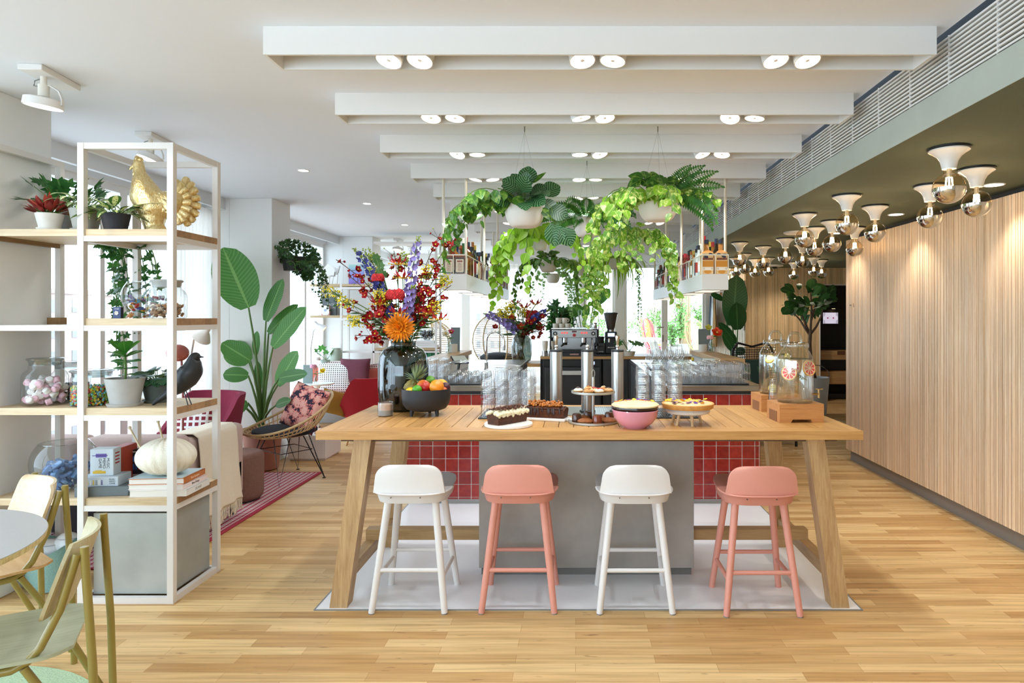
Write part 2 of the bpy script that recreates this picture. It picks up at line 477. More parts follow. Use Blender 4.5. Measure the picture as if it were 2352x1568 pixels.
# windows: frame meshes with a pane each
def window(n, plane, a0, a1, z0, z1, mull=(), fr=.07, x=None, depth=.07, rails=()):
    b = MB()
    def bx(p0, p1, q0, q1, dd=depth):
        if plane == 'x': b.box((x-dd/2, p0, q0), (x+dd/2, p1, q1))
        else: b.box((p0, x-dd/2, q0), (p1, x+dd/2, q1))
    bx(a0, a0+fr, z0, z1); bx(a1-fr, a1, z0, z1); bx(a0+fr, a1-fr, z0, z0+fr); bx(a0+fr, a1-fr, z1-fr, z1)
    for q, w in mull: bx(q-w/2, q+w/2, z0+fr, z1-fr)
    for q, w in rails: bx(a0+fr, a1-fr, q-w/2, q+w/2)
    f = struct('window_%d' % n, b, mat('f4f2ef', .5), smooth=False)
    b = MB()
    if plane == 'x': b.box((x-.006, a0+fr*.5, z0+fr*.5), (x+.006, a1-fr*.5, z1-fr*.5))
    else: b.box((a0+fr*.5, x-.006, z0+fr*.5), (a1-fr*.5, x+.006, z1-fr*.5))
    obj('pane', b, M_PANE, f, smooth=False)
    return f
XW = -3.88
window(1, 'x', 4.0, 6.75, .06, 2.63, ((5.31, .05), (5.56, .09), (6.2, .05)), .06, XW)
window(2, 'x', 7.15, 10.0, .06, 2.63, ((8.1, .05), (8.75, .09), (9.3, .05)), .06, XW)
window(3, 'x', 10.4, 12.95, .06, 2.63, ((11.3, .05), (12.1, .08)), .06, XW)
window(4, 'x', -2.4, 3.45, .06, 2.63, ((-.8, .06), (.6, .06), (2.0, .06)), .06, XW)
b = MB(); b.box((XW-.06, -2.5, 2.63), (XW+.06, 13.0, ZC)); b.box((XW-.06, -2.5, 0), (XW+.06, 13.0, .06)); b.box((XW-.06, 3.45, 0), (-3.6, 3.89, ZC)); b.box((XW-.06, 6.75, 0), (-3.58, 7.15, ZC)); b.box((XW-.06, 10.0, 0), (-3.56, 10.4, ZC))
struct('wall_left', b, M_WALL, smooth=False)
YB = 13.0
window(5, 'y', -3.85, -2.18, .06, 2.55, (), .08, YB)
window(6, 'y', -2.18, .06, .06, 2.55, ((-1.3, .05),), .08, YB)
window(7, 'y', .17, .78, .06, 2.55, (), .05, YB)
b = MB(); b.box((.78, YB-.1, 0), (.96, YB+.06, ZC)); b.box((.06, YB-.06, 0), (.17, YB+.06, ZC)); b.box((2.58, YB-.06, 0), (2.76, YB+.06, ZC)); b.box((-3.9, YB-.06, 2.55), (2.9, YB+.06, ZC)); struct('wall_far', b, mat('e4e3dd', .6), smooth=False)
d = window(8, 'y', 1.77, 2.58, .06, 2.55, (), .06, YB)
d = window(9, 'y', .96, 1.77, .06, 2.55, (), .06, YB); d.name = 'door_1'
b = MB(); b.cyl((0, 0, 0), .012, .05, 10); b.box((-.13, -.012, .045), (.012, .012, .066), .004)
b2 = MB(); b2.at((1.735, YB-.035, 1.31), 0, PI/2); b2.add(b.v, b.f); b2.at(); b2.box((1.71, YB-.042, 1.02), (1.75, YB-.034, 1.16), .003)
b3 = MB(); b3.tube([(1.32+.018*math.cos(a*PI/8), YB-.009, ZZ(686, YB)+.018*math.sin(a*PI/8)) for a in range(16)], .004, 5, True); obj('glass_marker', b3, mat('8f918e', .5), d)
obj('door_handle', b2, mat('b6b4ae', .3, .9), d)

# ---------------------------------------------------------------- outside
b = MB(); b.box((-3, 13.1, .2), (7, 19, .35)); struct('terrace_ground', b, mat('d9d4cc', .8), smooth=False)
b = MB(); b.box((-90, -40, -14.2), (90, 120, -14)); struct('street_ground', b, mat('b9b6b0', .9), smooth=False)
def building(x0, y0, x1, y1, top, label, wall='e6d6cf', win='8f8a88', face='x', nx=9, nz=8, zb=-14):
    t = thing('building', label, 'building', (0, 0, 0))
    b = MB(); b.box((x0, y0, zb), (x1, y1, top)); b.box((x0-.2, y0-.2, top), (x1+.2, y1+.2, top+.35))
    obj('facade', b, mat(wall, .85), t, smooth=False)
    b = MB(); h = (top+14)/nz
    for i in range(nx):
        for j in range(nz):
            z = zb+h*(j+.28)
            if face == 'x':
                w = (y1-y0)/nx; a = y0+w*(i+.25); b.box((x1-.05, a, z), (x1+.06, a+w*.5, z+h*.5))
            else:
                w = (x1-x0)/nx; a = x0+w*(i+.25); b.box((a, y0-.06, z), (a+w*.5, y0+.05, z+h*.5))
    obj('window_rows', b, mat(win, .3), t, smooth=False)
    return t
building(-60, 30, -38, 58, 3.2, 'pale pink apartment block seen through the window behind the metal shelves', 'b59f97', face='x', nx=12, nz=9)
building(-20, 60, -13.2, 70, .5, 'long low white building with dark window rows seen past the back windows', 'bdb9b5', face='y', nx=12, nz=8)
building(-12, 78, -2, 88, 2.2, 'taller far off-white building behind the hanging rattan chair', 'c6c2be', face='y', nx=12, nz=10)

# ---------------------------------------------------------------- lamps fixed to the ceilings
def cyl_lamp_proto():
    t = thing('ceiling_spotlight', 'x', 'spotlight')
    b = MB(); b.lathe([(.0, .05), (.03, .05), (.057, .035), (.057, -.02), (.053, -.02), (.05, .0), (.0, .004)], 28); obj('housing', b, M_WHITE, t)
    b = MB(); b.cyl((0, 0, -.012), .05, .006, 28); obj('lens', b, emit('fff2e0', 5.0), t)
    b = MB(); b.lathe([(0, -.02), (.009, -.018), (.01, -.012), (0, -.012)], 12); obj('bulb_cap', b, mat('efece6', .3), t)
    b = MB(); b.cyl((0, 0, .05), .012, .05, 8); obj('stem', b, M_WHITE, t)
    return t
proto = cyl_lamp_proto(); first = True
ordn = ['nearest', 'second', 'third', 'fourth', 'fifth', 'sixth', 'seventh', 'eighth', 'ninth', 'tenth', 'eleventh', 'twelfth', 'thirteenth', 'fourteenth', 'fifteenth', 'sixteenth', 'seventeenth', 'eighteenth', 'nineteenth', 'twentieth', 'twenty-first', 'twenty-second']
tilts = {(0, 0): (-.28, .16), (0, 1): (-.3, .12), (0, 2): (-.26, -.1), (0, 3): (-.12, .12), (0, 4): (-.25, -.12), (0, 5): (-.25, -.1)}
pr = ['left lamp of the left pair', 'right lamp of the left pair', 'left lamp of the middle pair', 'right lamp of the middle pair', 'left lamp of the right pair', 'right lamp of the right pair']
for k in range(10):
    for i, x in enumerate((-.808, -.674, .028, .163, .867, 1.005)):
        o = proto if first else dup(proto); first = False
        o.location = (x, BY0+k*BP+.09, 2.655)
        rx, ry = tilts.get((k, i), (R.uniform(-.35, .1), R.uniform(-.3, .3)))
        o.rotation_euler = (rx, ry, 0)
        o['label'] = 'round white spotlight, %s inside the %s white ceiling beam' % (pr[i], ordn[k] if k == 0 else ordn[k]+' nearest')
        o['group'] = 'spotlights in the ceiling beams'
# recessed downlights
def downlight(loc, label, r=.05, warm='fff3e2', st=9):
    t = thing('recessed_downlight', label, 'ceiling light', loc)
    b = MB(); b.lathe([(r*1.2, 0), (r*1.18, -.004), (r, -.004), (r, .0)], 24); obj('trim_ring', b, M_WHITE, t)
    b = MB(); b.cyl((0, 0, -.003), r, .002, 24); obj('lens', b, emit(warm, st), t)
    return t
for px, py, lab in ((697, 391, 'small recessed light in the white ceiling, nearest to the camera'), (843, 467, 'small recessed light in the white ceiling, second along from the shelves'), (930, 516, 'small recessed light in the white ceiling above the big bouquet')):
    y = F*(ZC-H)/(CY-py); downlight((XX(px, y), y, ZC), lab, .04)
DL = []
for px, py, lab in ((2283, 424, 'recessed light in the green ceiling nearest to the camera, by the slatted wall'), (2058, 492, 'recessed light in the green ceiling second along the slatted wall'), (1922, 535, 'recessed light in the green ceiling farthest along the slatted wall')):
    y = F*(ZG-H)/(CY-py); DL.append((XX(px, y), y)); downlight((XX(px, y), y, ZG), lab, .055, 'fff0e0', 10)
DL.append((3.62, 10.75)); downlight((3.62, 10.75, ZG), 'added recessed light in the green ceiling to brighten the back slatted wall', .055, 'fff0e0', 10)  # added lamp beyond the known row, put here to brighten the back slats
t = thing('smoke_detector', 'flat round white disc on the green ceiling between the globe lamps', 'detector', (XX(1828, 6.6), 6.6, ZG))
b = MB(); b.lathe([(.12, 0), (.12, -.012), (.1, -.02), (0, -.02)], 24); obj('housing', b, M_WHITE, t)
t = thing('ceiling_access_point', 'flat dark-bellied disc on the green ceiling close to the back slatted wall', 'detector', (XX(1776, 10.9), 10.9, ZG))
b = MB(); b.lathe([(.16, 0), (.16, -.02), (.1, -.03), (0, -.03)], 24); obj('housing', b, M_WHITE, t)
b = MB(); b.lathe([(.07, -.03), (.06, -.055), (0, -.06)], 16); obj('dome', b, M_BLACK, t)
# globe lamps with half-mirrored bulbs
globes = [(2180, 342), (2243, 389), (2136, 427), (1945, 450), (2010, 474), (1848, 492), (1963, 523), (1911, 508), (1871, 523), (1804, 548), (1843, 561), (1699, 557), (1753, 566), (1710, 583), (1869, 591), (1734, 595), (1765, 592), (1887, 597), (1823, 602), (1690, 592), (1672, 616), (1681, 616)]
def globe_proto():
    t = thing('globe_ceiling_lamp', 'x', 'ceiling lamp')
    b = MB(); b.lathe([(0, 0), (.098, 0), (.098, -.008), (.09, -.012), (0, -.012)], 28); obj('ceiling_plate', b, M_BLACK, t)
    b = MB(); b.lathe([(.094, -.012), (.095, -.018), (.075, -.03), (.055, -.047), (.042, -.07), (.036, -.095), (.033, -.108), (0, -.108)], 28); obj('porcelain_base', b, mat('f6f4f0', .2, coat=.5), t)
    zc, r = -.205, .0775
    b = MB()
    pr = [(.026, -.108), (.026, -.125)]+[(r*math.sin(a), zc+r*math.cos(a)) for a in [0.36+i*(PI/2-.36)/8 for i in range(9)]]
    b.lathe(pr, 32); bu = obj('glass_globe', b, glass('fff3df', 0, .9, 'bulb_glass', .75), t)
    b = MB(); b.lathe([(r*math.sin(a), zc+r*math.cos(a)) for a in [PI/2+i*(PI/2)/9 for i in range(10)]], 32); obj('mirror_cap', b, mat('d8d4cc', .03, 1.0), t)
    b = MB(); b.cyl((0, 0, -.15), .012, .04, 10); obj('lamp_socket', b, mat('ddd5c6', .3, .5), t)
    b = MB()
    for i in range(4):
        a = i*PI/2; b.tube([(.012*math.cos(a), .012*math.sin(a), -.15), (.016*math.cos(a), .016*math.sin(a), -.2)], .0035, 6)
    obj('filament', b, emit('ffd9a0', 60.0), t)
    return t
gp = globe_proto()
order = sorted(range(len(globes)), key=lambda i: globes[i][1])
GL = []
for n, i in enumerate(order):
    px, py = globes[i]; y = F*(ZG-.006-H)/(CY-py); o = gp if n == 0 else dup(gp)
    o.location = (XX(px, y), y, ZG); o.rotation_euler.z = R.uniform(0, 6)
    GL.append(o.location.copy())
    o['label'] = 'white trumpet lamp with half-mirrored globe bulb on the green ceiling, %s%s to the camera' % (ordn[n], '' if n == 0 else ' nearest')
    o['group'] = 'globe lamps on the green ceiling'
# surface spotlights on the white ceiling
def track_spot(px, py, y, rz, tilt, label, s=1.0):
    t = thing('adjustable_spotlight', label, 'spotlight', (XX(px, y), y, ZC), rz)
    b = MB(); b.box((-.055*s, -.15*s, -.03*s), (.055*s, .15*s, 0), .003); obj('ceiling_box', b, M_WHITE, t)
    b = MB(); b.cyl((0, -.05*s, -.07*s), .014*s, .04*s, 12); b.cyl((0, -.05*s, -.13*s), .024*s, .06*s, 16); obj('lamp_holder', b, mat('e8e2d6', .5), t)
    b = MB(); b.tube([(0, -.05*s, -.07*s), (.03*s, -.05*s, -.075*s), (.07*s, -.05*s, -.1*s), (.085*s, -.05*s, -.14*s), (.085*s, -.05*s, -.17*s)], .009*s, 6, flat=.6); obj('bracket_arm', b, M_WHITE, t)
    b = MB(); b.at((0, -.05*s, -.155*s), 0, tilt[0], tilt[1]); b.lathe([(.0, .025*s), (.06*s, .02*s), (.082*s, .012*s), (.085*s, -.025*s), (.079*s, -.025*s), (.076*s, .005*s), (0, .008*s)], 28); obj('lamp_head', b, M_WHITE, t)
    b = MB(); b.at((0, -.05*s, -.155*s), 0, tilt[0], tilt[1]); b.cyl((0, 0, -.016*s), .077*s, .005*s, 24); obj('lens', b, emit('fff3e2', 5.0), t)
    b = MB(); b.tube([(0, -.05*s, -.035*s), (-.04*s, -.05*s, -.05*s), (-.045*s, -.05*s, -.075*s), (-.01*s, -.05*s, -.08*s)], .0035*s, 6); obj('cable', b, mat('8d8d8a', .5), t)
    return t
track_spot(116, 190, 3.3, 0.12, (.05, .12), 'white adjustable spotlight on the ceiling nearest to the left column', 1.0)
track_spot(354, 300, 4.45, 0.12, (-.15, .35), 'white adjustable spotlight on the ceiling above the golden rooster', .95)
track_spot(915, 550, 10.4, 0.1, (-.2, .1), 'white adjustable spotlight at the back of the ceiling, left of a pair', 1.0)
track_spot(945, 565, 11.4, 0.1, (-.2, -.1), 'white adjustable spotlight at the back of the ceiling, right of a pair', 1.0)
# ================================================================== ISLAND TABLE AND STOOLS
OAK1, OAK2 = 'cf9d5e', 'b27c40'
W_TX = wood(OAK1, OAK2, 'X', .8, .42, .08); W_TY = wood('d2a060', 'b58042', 'Y', .8, .4, .16)
W_LEG = wood('c9a575', 'a98253', 'Z', .8, .5, .05); W_LEGX = wood('bd9a6a', '9f7a4c', 'X', .8, .5, .05)
TT = .93
TX0, TX1, TY0, TY1 = -1.357, 1.502, 3.409, 4.41
t = thing('oak_bar_table', 'long oak bar table with slanted trestle legs and planked top', 'table', (0, 0, 0))
b = MB(); e = .19
b.prism([(TX0, TY0), (TX1, TY0), (TX1-e, TY0+.12), (TX0+e, TY0+.12)], TT-.045, TT)
b.prism([(TX0+e, TY1-.12), (TX1-e, TY1-.12), (TX1, TY1), (TX0, TY1)], TT-.045, TT)
obj('top_frame', b, W_TX, t, smooth=False)
b = MB(); g = .0012
b.prism([(TX0, TY0+g), (TX0+e-g, TY0+.12+g), (TX0+e-g, TY1-.12-g), (TX0, TY1-g)], TT-.045, TT)
obj('end_board', b, W_TY, t, smooth=False); b = MB()
b.prism([(TX1-e+g, TY0+.12+g), (TX1, TY0+g), (TX1, TY1-g), (TX1-e+g, TY1-.12-g)], TT-.045, TT)
obj('end_board', b, W_TY, t, smooth=False)
b = MB(); n = 30; w = (TX1-TX0-2*e)/n
for i in range(n):
    x = TX0+e+i*w; b.box((x+.0015, TY0+.1215, TT-.045), (x+w-.0015, TY1-.1215, TT), .0012)
obj('plank_panel', b, W_TY, t, smooth=False)
b = MB(); b.box((TX0+.1, TY0+.09, TT-.07), (TX1-.1, TY1-.09, TT-.045)); b.box((TX0+e, TY0+.1, TT-.046), (TX1-e, TY1-.1, TT-.02)); obj('under_frame', b, mat('6e5233', .7), t, smooth=False)
cx = (TX0+TX1)/2
def leg(sx, yt, yb):
    b = MB(); w = .046; xt, xb = cx+sx*1.205, cx+sx*1.315
    vs = []
    for x, y, z in ((xb, yb, 0), (xt, yt, TT-.045)):
        for a, c in ((-1, -1), (1, -1), (1, 1), (-1, 1)): vs.append((x+a*w, y+c*.045, z))
    b.add(vs, [(3, 2, 1, 0), (4, 5, 6, 7), (0, 1, 5, 4), (1, 2, 6, 5), (2, 3, 7, 6), (3, 0, 4, 7)])
    obj('leg', b, W_LEG, t, smooth=False)
for sx in (-1, 1): leg(sx, 3.52, 3.46); leg(sx, 4.30, 4.36)
for sx in (-1, 1):
    b = MB(); x = cx+sx*1.29; b.box((x-.03, 3.5, .135), (x+.03, 4.32, .2)); obj('cross_rail', b, wood('bd9a6a', '9f7a4c', 'Y', .8, .5, .05), t, smooth=False)
b = MB(); b.box((-1.248, 3.885, .2), (1.383, 3.955, .262)); obj('long_rail', b, W_LEGX, t, smooth=False)

M_CONC = mat('a8a199', .5, .2, var=.2, scale=3.0, name='steel_grey_cladding')
t = thing('island_pedestal', 'grey metal clad block standing under the oak bar table', 'counter base', (.064, 3.84, 0))
b = MB(); b.box((-.632, 0, .05), (.632, .04, .884), .002); b.box((-.632, .14, .05), (.632, .5, .884), .002); b.box((-.632, .04, .262), (.632, .14, .884)); b.box((-.632, .04, .05), (.632, .14, .198)); obj('cladding', b, M_CONC, t, smooth=False)
b = MB(); b.box((-.62, .022, 0), (.62, .48, .05)); obj('plinth', b, mat('77746f', .5, .2), t, smooth=False)

# ---------------------------------------------------------------- bar stools
def se(a, n=3.2):
    c, s = math.cos(a), math.sin(a)
    return (abs(c)**(2/n)*(1 if c >= 0 else -1), abs(s)**(2/n)*(1 if s >= 0 else -1))
def stool(loc, col, colseat, label, rz=0.0):
    t = thing('bar_stool', label, 'stool', loc, rz, None)
    m = mat(col, .5, var=.02, scale=8); m2 = mat(colseat, .5)
    for i, (sx, sy) in enumerate(((-1, -1), (1, -1), (1, 1), (-1, 1))):
        b = MB(); p0 = V((sx*.188, sy*.18, .004)); p1 = V((sx*.122, sy*.1, .575))
        b.tube([p0, p0.lerp(p1, .5), p1], [.0165, .0185, .0195], 14); l = obj('leg', b, m, t, ang=60)
        b = MB(); b.cyl((sx*.188, sy*.18, 0), .0155, .006, 12); obj('foot_pad', b, mat('8a8782', .6), l)
    def at(sx, sy, z):
        f = z/.575; return V((sx*(.188-.066*f), sy*(.18-.08*f), z))
    b = MB(); b.tube([at(-1, -1, .213), at(1, -1, .213)], .0115, 10); obj('footrest', b, m, t)
    b = MB(); b.tube([at(-1, 1, .213), at(1, 1, .213)], .0115, 10); obj('footrest', b, m, t)
    for sx in (-1, 1):
        b = MB(); b.tube([at(sx, -1, .172), at(sx, 1, .172)], .0115, 10); obj('side_stretcher', b, m, t)
    # seat: a superelliptic pan whose front corners turn up
    b = MB(); S = 48
    def ring(rx, ry, z, dy=0, lift=0):
        out = []
        for i in range(S):
            c, s = se(2*PI*i/S, 3.4)
            lz = lift*max(0, s)*(.3+.7*abs(c))
            out.append((rx*c*(1+.04*max(0, s)), dy+ry*s, z+lz))
        return out
    rings = [ring(.16, .15, .557), ring(.182, .168, .562), ring(.189, .176, .585), ring(.191, .18, .606, 0, .03), ring(.2, .19, .613, 0, .034), ring(.2, .19, .62, 0, .034), ring(.186, .176, .622, 0, .03), ring(.12, .12, .616, 0, .0), ring(.05, .05, .613)]
    vs = [p for r in rings for p in r]; fs = [tuple(range(S-1, -1, -1))]
    for k in range(len(rings)-1):
        for i in range(S):
            j = (i+1) % S; fs.append((k*S+i, k*S+j, (k+1)*S+j, (k+1)*S+i))
    fs.append(tuple((len(rings)-1)*S+i for i in range(S)))
    b.add(vs, fs); obj('seat', b, m2, t, ang=50)
    # low back: rounded panel with a slightly curved plan and thickness
    b = MB(); nx, nz = 26, 22; prof = []
    def sp(u, w, off):
        x = (u*2-1); w0 = .58
        hw = .186-.022*w
        if w > w0: q = (w-w0)/(1-w0); hw -= .062*(1-math.sqrt(max(0, 1-q*q)))
        return (x*hw, -.182-.012*w+.03*x*x*(1-.2*w)-off, .616+.146*w+.006*w*(1-x*x))
    b.grid(nx, nz, lambda u, w: sp(u, w, 0.008)); o0 = len(b.v)
    b.grid(nx, nz, lambda u, w: sp(u, w, -.008))
    k = nx+1
    for i in range(nx):
        b.f.append((nz*k+i, nz*k+i+1, o0+nz*k+i+1, o0+nz*k+i)); b.f.append((i, o0+i, o0+i+1, i+1))
    for j in range(nz):
        b.f.append((j*k, (j+1)*k, o0+(j+1)*k, o0+j*k)); b.f.append((j*k+nx, o0+j*k+nx, o0+(j+1)*k+nx, (j+1)*k+nx))
    bm = bmesh.new(); me = bpy.data.meshes.new('tmp'); me.from_pydata([tuple(v) for v in b.v], [], b.f); bm.from_mesh(me); bmesh.ops.recalc_face_normals(bm, faces=bm.faces)
    b = MB(); b.bm(bm); bm.free(); bpy.data.meshes.remove(me)
    lip = [(.199*se(a, 3.4)[0], .2*se(a, 3.4)[1]-.004, .617+.034*max(0, se(a, 3.4)[1])) for a in [PI+.05+i*(PI-.1)/24 for i in range(25)]]; b.tube(lip, .0075, 8, flat=.6)
    bk = obj('backrest', b, m, t, ang=50)
    b = MB()
    for x in (-.085, .065): b.at((x, -.192, .6), 0, PI/2); b.cyl((0, 0, -.004), .0035, .008, 8)
    obj('screw', b, mat('7c7a76', .3, .8), bk)
    return t
PK, WH = 'df9886', 'e8e3df'
stool((-.862, 3.54, .0), WH, 'dcd8d5', 'white bar stool at the left end of the oak table')
stool((-.297, 3.54, .0), PK, 'd18c7b', 'pink bar stool in front of the grey block, beside the left white stool')
stool((.311, 3.535, .0), WH, 'dcd8d5', 'white bar stool in front of the grey block, between two pink stools')
stool((.956, 3.505, .0), PK, 'd18c7b', 'pink bar stool at the right end of the oak table')

# ---------------------------------------------------------------- on the table
def on(px, py, z=TT):          # point on the table top seen at a pixel
    y = F*(H-z)/(py-CY); return V((XX(px, y), y, z))
M_CER = mat('f3efe6', .4, var=.03, scale=5, name='white_marble')
# black drip trays and steel tap plate (inlaid)
def drip(x0, x1, y0, y1, label, kind):
    t = thing('drip_tray', label, 'tray', ((x0+x1)/2, (y0+y1)/2, TT))
    w, d = (x1-x0)/2, (y1-y0)/2
    b = MB(); b.box((-w, -d, 0), (w, d, .003)); obj('tray_base', b, kind, t, smooth=False)
    b = MB(); n = int(2*w/.014)
    for i in range(n): x = -w+.01+i*(2*w-.02)/n; b.box((x, -d+.008, .003), (x+.005, d-.008, .0065))
    for s in (-1, 1): b.box((-w, s*d-.004, 0), (w, s*d+.004, .007)); b.box((s*w-.004, -d, 0), (s*w+.004, d, .007))
    obj('grating', b, kind, t, smooth=False)
    return t
drip(-.565, -.20, 3.81, 4.2, 'black rubber drip tray under the left block of tumblers', M_BLACK)
drip(.34, .72, 3.83, 4.22, 'black rubber drip tray under the right block of tumblers', M_BLACK)
drip(-.185, .325, 3.93, 4.29, 'steel drip tray around the three tap columns', M_STEEL)
# tumblers stacked upside down
def tumbler_mesh(h=.098, rb=.028, rt=.036, ribs=10, depth=.05, seg=40, name='glass_body', th=.0016):
    fl = lambda a, z: 1-depth*max(0, math.cos(a*ribs))**2
    b = MB()
    b.lathe([(0, 0), (rb*.75, 0), (rb, .004)]+[(rb+(rt-rb)*k/4, .004+(h-.004)*k/4) for k in range(1, 5)]+[(rt-th, h), (rt-th*1.5, h-.004)], seg, (0, 0, 0), 0, lambda a, z: fl(a, z) if z < h*.8 else 1)
    b.lathe([(rb*.86, .012), (0, .01)], seg)
    return b
GMAT = glass('ffffff', -.03, .95, 'tumbler_glass', .74, 2.3, .8)
class Proto: pass
def glassproto(name, cat, mb, label, group, m=None, flip=False):
    o = obj(name, mb, m or GMAT, None, ang=30); tag(o, label, cat, group)
    if flip: o.rotation_euler = (PI, 0, 0)
    return o
tb = tumbler_mesh()
gL = 'clear fluted tumbler upside down in the tall block of glasses left of the tap columns'
first = None
for i in range(4):
    for j in range(4):
        for k in range(4):
            loc = (-.525+i*.0775+j*.004, 3.855+j*.0775, TT+.007+.098+k*.058)
            if first is None: first = glassproto('tumbler', 'glass', tb, gL, 'tumblers left of the taps', flip=True); o = first
            else: o = dup(first)
            o.location = loc; o.rotation_euler.z = R.uniform(0, 1)
gR = 'clear tumbler upside down in the tall stacks behind the cake stand'
fr2 = None
tb2 = tumbler_mesh(.105, .034, .0405, 8, .07)
for i in range(3):
    for j in range(3):
        for k in range(5 if (i < 2 or j < 2) else 4):
            loc = (.40+i*.098+j*.006, 3.88+j*.095, TT+.007+.105+k*.05)
            if fr2 is None: fr2 = glassproto('tumbler', 'glass', tb2, gR, 'tumblers behind the cake stand', flip=True); o = fr2
            else: o = dup(fr2)
            o.location = loc; o.rotation_euler.z = R.uniform(0, 1)
# three tap columns
def tap(px, pb, handle, label):
    p = on(px, pb); t = thing('tap_column', label, 'drink tap', (p.x, 4.08, TT+.0065))
    b = MB(); b.lathe([(0, 0), (.05, 0), (.05, .006), (.041, .008), (0, .008)], 28); obj('foot_ring', b, M_BLACK, t)
    b = MB(); b.lathe([(0, .008), (.0385, .008), (.0385, .372), (0, .372)], 40); obj('column', b, M_STEEL, t)
    b = MB(); b.lathe([(0, .372), (.0385, .372), (.0395, .374), (.0395, .382), (.036, .385), (0, .385)], 32); obj('cap', b, M_BLACK, t)
    b = MB(); b.cyl((0, 0, .385), .009, .012, 14); b.ell((0, 0, .405), .012, 16, 10)
    obj('knob', b, M_CHROME, t)
    if handle:
        b = MB(); b.lathe([(0, .41), (.007, .41), (.009, .43), (.0145, .462), (.013, .472), (0, .478)], 20); obj('tap_handle', b, mat('b9a893', .15, .9), t)
    b = MB(); b.tube([(0, -.036, .3), (0, -.07, .3), (0, -.085, .285), (0, -.085, .27)], .006, 10); b.v = [V((v.x, -v.y, v.z)) for v in b.v]; b.f = [f[::-1] for f in b.f]; obj('spout', b, M_CHROME, t)
tap(1277.5, 946, True, 'brushed steel tap column left of the other two, behind the caramel loaf')
tap(1349, 946, False, 'brushed steel tap column in the middle, behind the tiered cake stand')
tap(1418, 946, True, 'brushed steel tap column right of the other two, behind the pink bowl')
# marble cake plate with pecan loaf
p = on(1168, 977)
t = thing('marble_plate', 'round white marble plate under the cream topped loaf', 'plate', p)
b = MB(); b.lathe([(0, 0), (.128, 0), (.132, .003), (.132, .014), (.129, .017), (0, .017)], 48); obj('disc', b, M_CER, t, ang=30)
def loaf(loc, rz, L, W, Hh, label, col, top, topcol):
    t = thing('loaf_cake', label, 'cake', loc, rz)
    m = mat(col, .75, var=.35, scale=60, bump=.5)
    def sh(u, w):
        a = w*PI
        x = (u-.5)*L
        ends = 1-.12*abs(2*u-1)**4
        r = W/2
        return x, r, ends
    b = MB()
    prof = [(-W*.43, 0), (W*.43, 0), (W*.5, Hh*.72), (W*.4, Hh*.92), (W*.2, Hh*1.03), (0, Hh*1.06), (-W*.2, Hh*1.03), (-W*.4, Hh*.92), (-W*.5, Hh*.72)]
    n = 10; k = len(prof); vs = []
    for i in range(n+1):
        u = i/n; s = 1-.1*abs(2*u-1)**6
        for (y, z) in prof:
            ex = (L/2)*(1-.05*(1-z/Hh))
            vs.append(((2*u-1)*ex, y*s+R.uniform(-.0015, .0015), z*(s if z > Hh*.8 else 1)))
    fs = [tuple(range(k-1, -1, -1)), tuple(n*k+i for i in range(k))]
    for i in range(n):
        for j in range(k):
            q = (j+1) % k; fs.append((i*k+j, i*k+q, (i+1)*k+q, (i+1)*k+j))
    b.add(vs, fs); obj('sponge', b, m, t, ang=40)
    return t
lp = p+V((-.005, 0, .017))
lf = loaf(lp, math.radians(50), .225, .105, .062, 'dark loaf cake with cream and pecans on the round marble plate', '4e2a17', None, None)
b = MB()
for i in range(80):
    u = R.uniform(-.5, .5); v = R.uniform(-1, 1); x = u*.225; y = v*.047; z = .067-.012*v*v
    b.ell((x, y, z), (R.uniform(.012, .019), R.uniform(.012, .018), R.uniform(.008, .014)), 8, 5)
for i in range(44):
    b.ell((R.uniform(-.11, .11), R.choice((-1, 1))*R.uniform(.044, .052), R.uniform(.044, .06)), (.01, .007, R.uniform(.006, .012)), 8, 5)
obj('cream', b, mat('e9ddb8', .5, sss=.1), lf)
b = MB()
for i in range(150):
    u = R.uniform(-.5, .5); v = R.uniform(-.8, .8)
    b.at((u*.21, v*.045, .082-.01*v*v+R.uniform(0, .008)), R.uniform(0, 6), R.uniform(-.6, .6), R.uniform(-.6, .6)); b.ell((0, 0, 0), (R.uniform(.007, .012), .0045, .003), 8, 5)
b.at(); obj('pecans', b, mat('5b2c16', .45, island=.5), lf)
# caramel loaf on marble board
q = on(1255, 964)
t = thing('marble_board', 'white marble serving board with handle under the caramel loaf', 'board', (q.x+.0, q.y+.01, TT), math.radians(-16))
b = MB(); b.box((-.13, -.06, 0), (.13, .06, .016), .004); b.box((.12, -.028, 0), (.185, .028, .016), .004); obj('slab', b, M_CER, t, smooth=False)
lf2 = loaf((q.x+.0, q.y+.012, TT+.016), math.radians(-16), .245, .1, .062, 'chocolate loaf cake topped with caramel popcorn on the marble board', '54290f', None, None)
b = MB()
for i in range(190):
    u = R.uniform(-.5, .42); v = R.uniform(-1, 1); w = .036*(1-.3*abs(2*u))
    b.ell((u*.22, v*w, .068+R.uniform(0, .026)*(1-v*v)), R.uniform(.0055, .0085), 8, 6)
obj('caramel_popcorn', b, mat('b4671f', .25, island=.45, coat=.4), lf2)
b = MB()
for i in range(16):
    x = R.uniform(-.11, .11); l = R.uniform(.01, .035)
    b.tube([(x, -.047, .058), (x, -.0515, .05), (x+.001, -.0495, .05-l)], [.005, .0045, .006], 8, flat=.45)
b.grid(10, 3, lambda u, w: ((u-.5)*.225, -.05+.1*w, .0655-.014*(2*w-1)**2))
obj('chocolate_glaze', b, mat('33160a', .3), lf2)
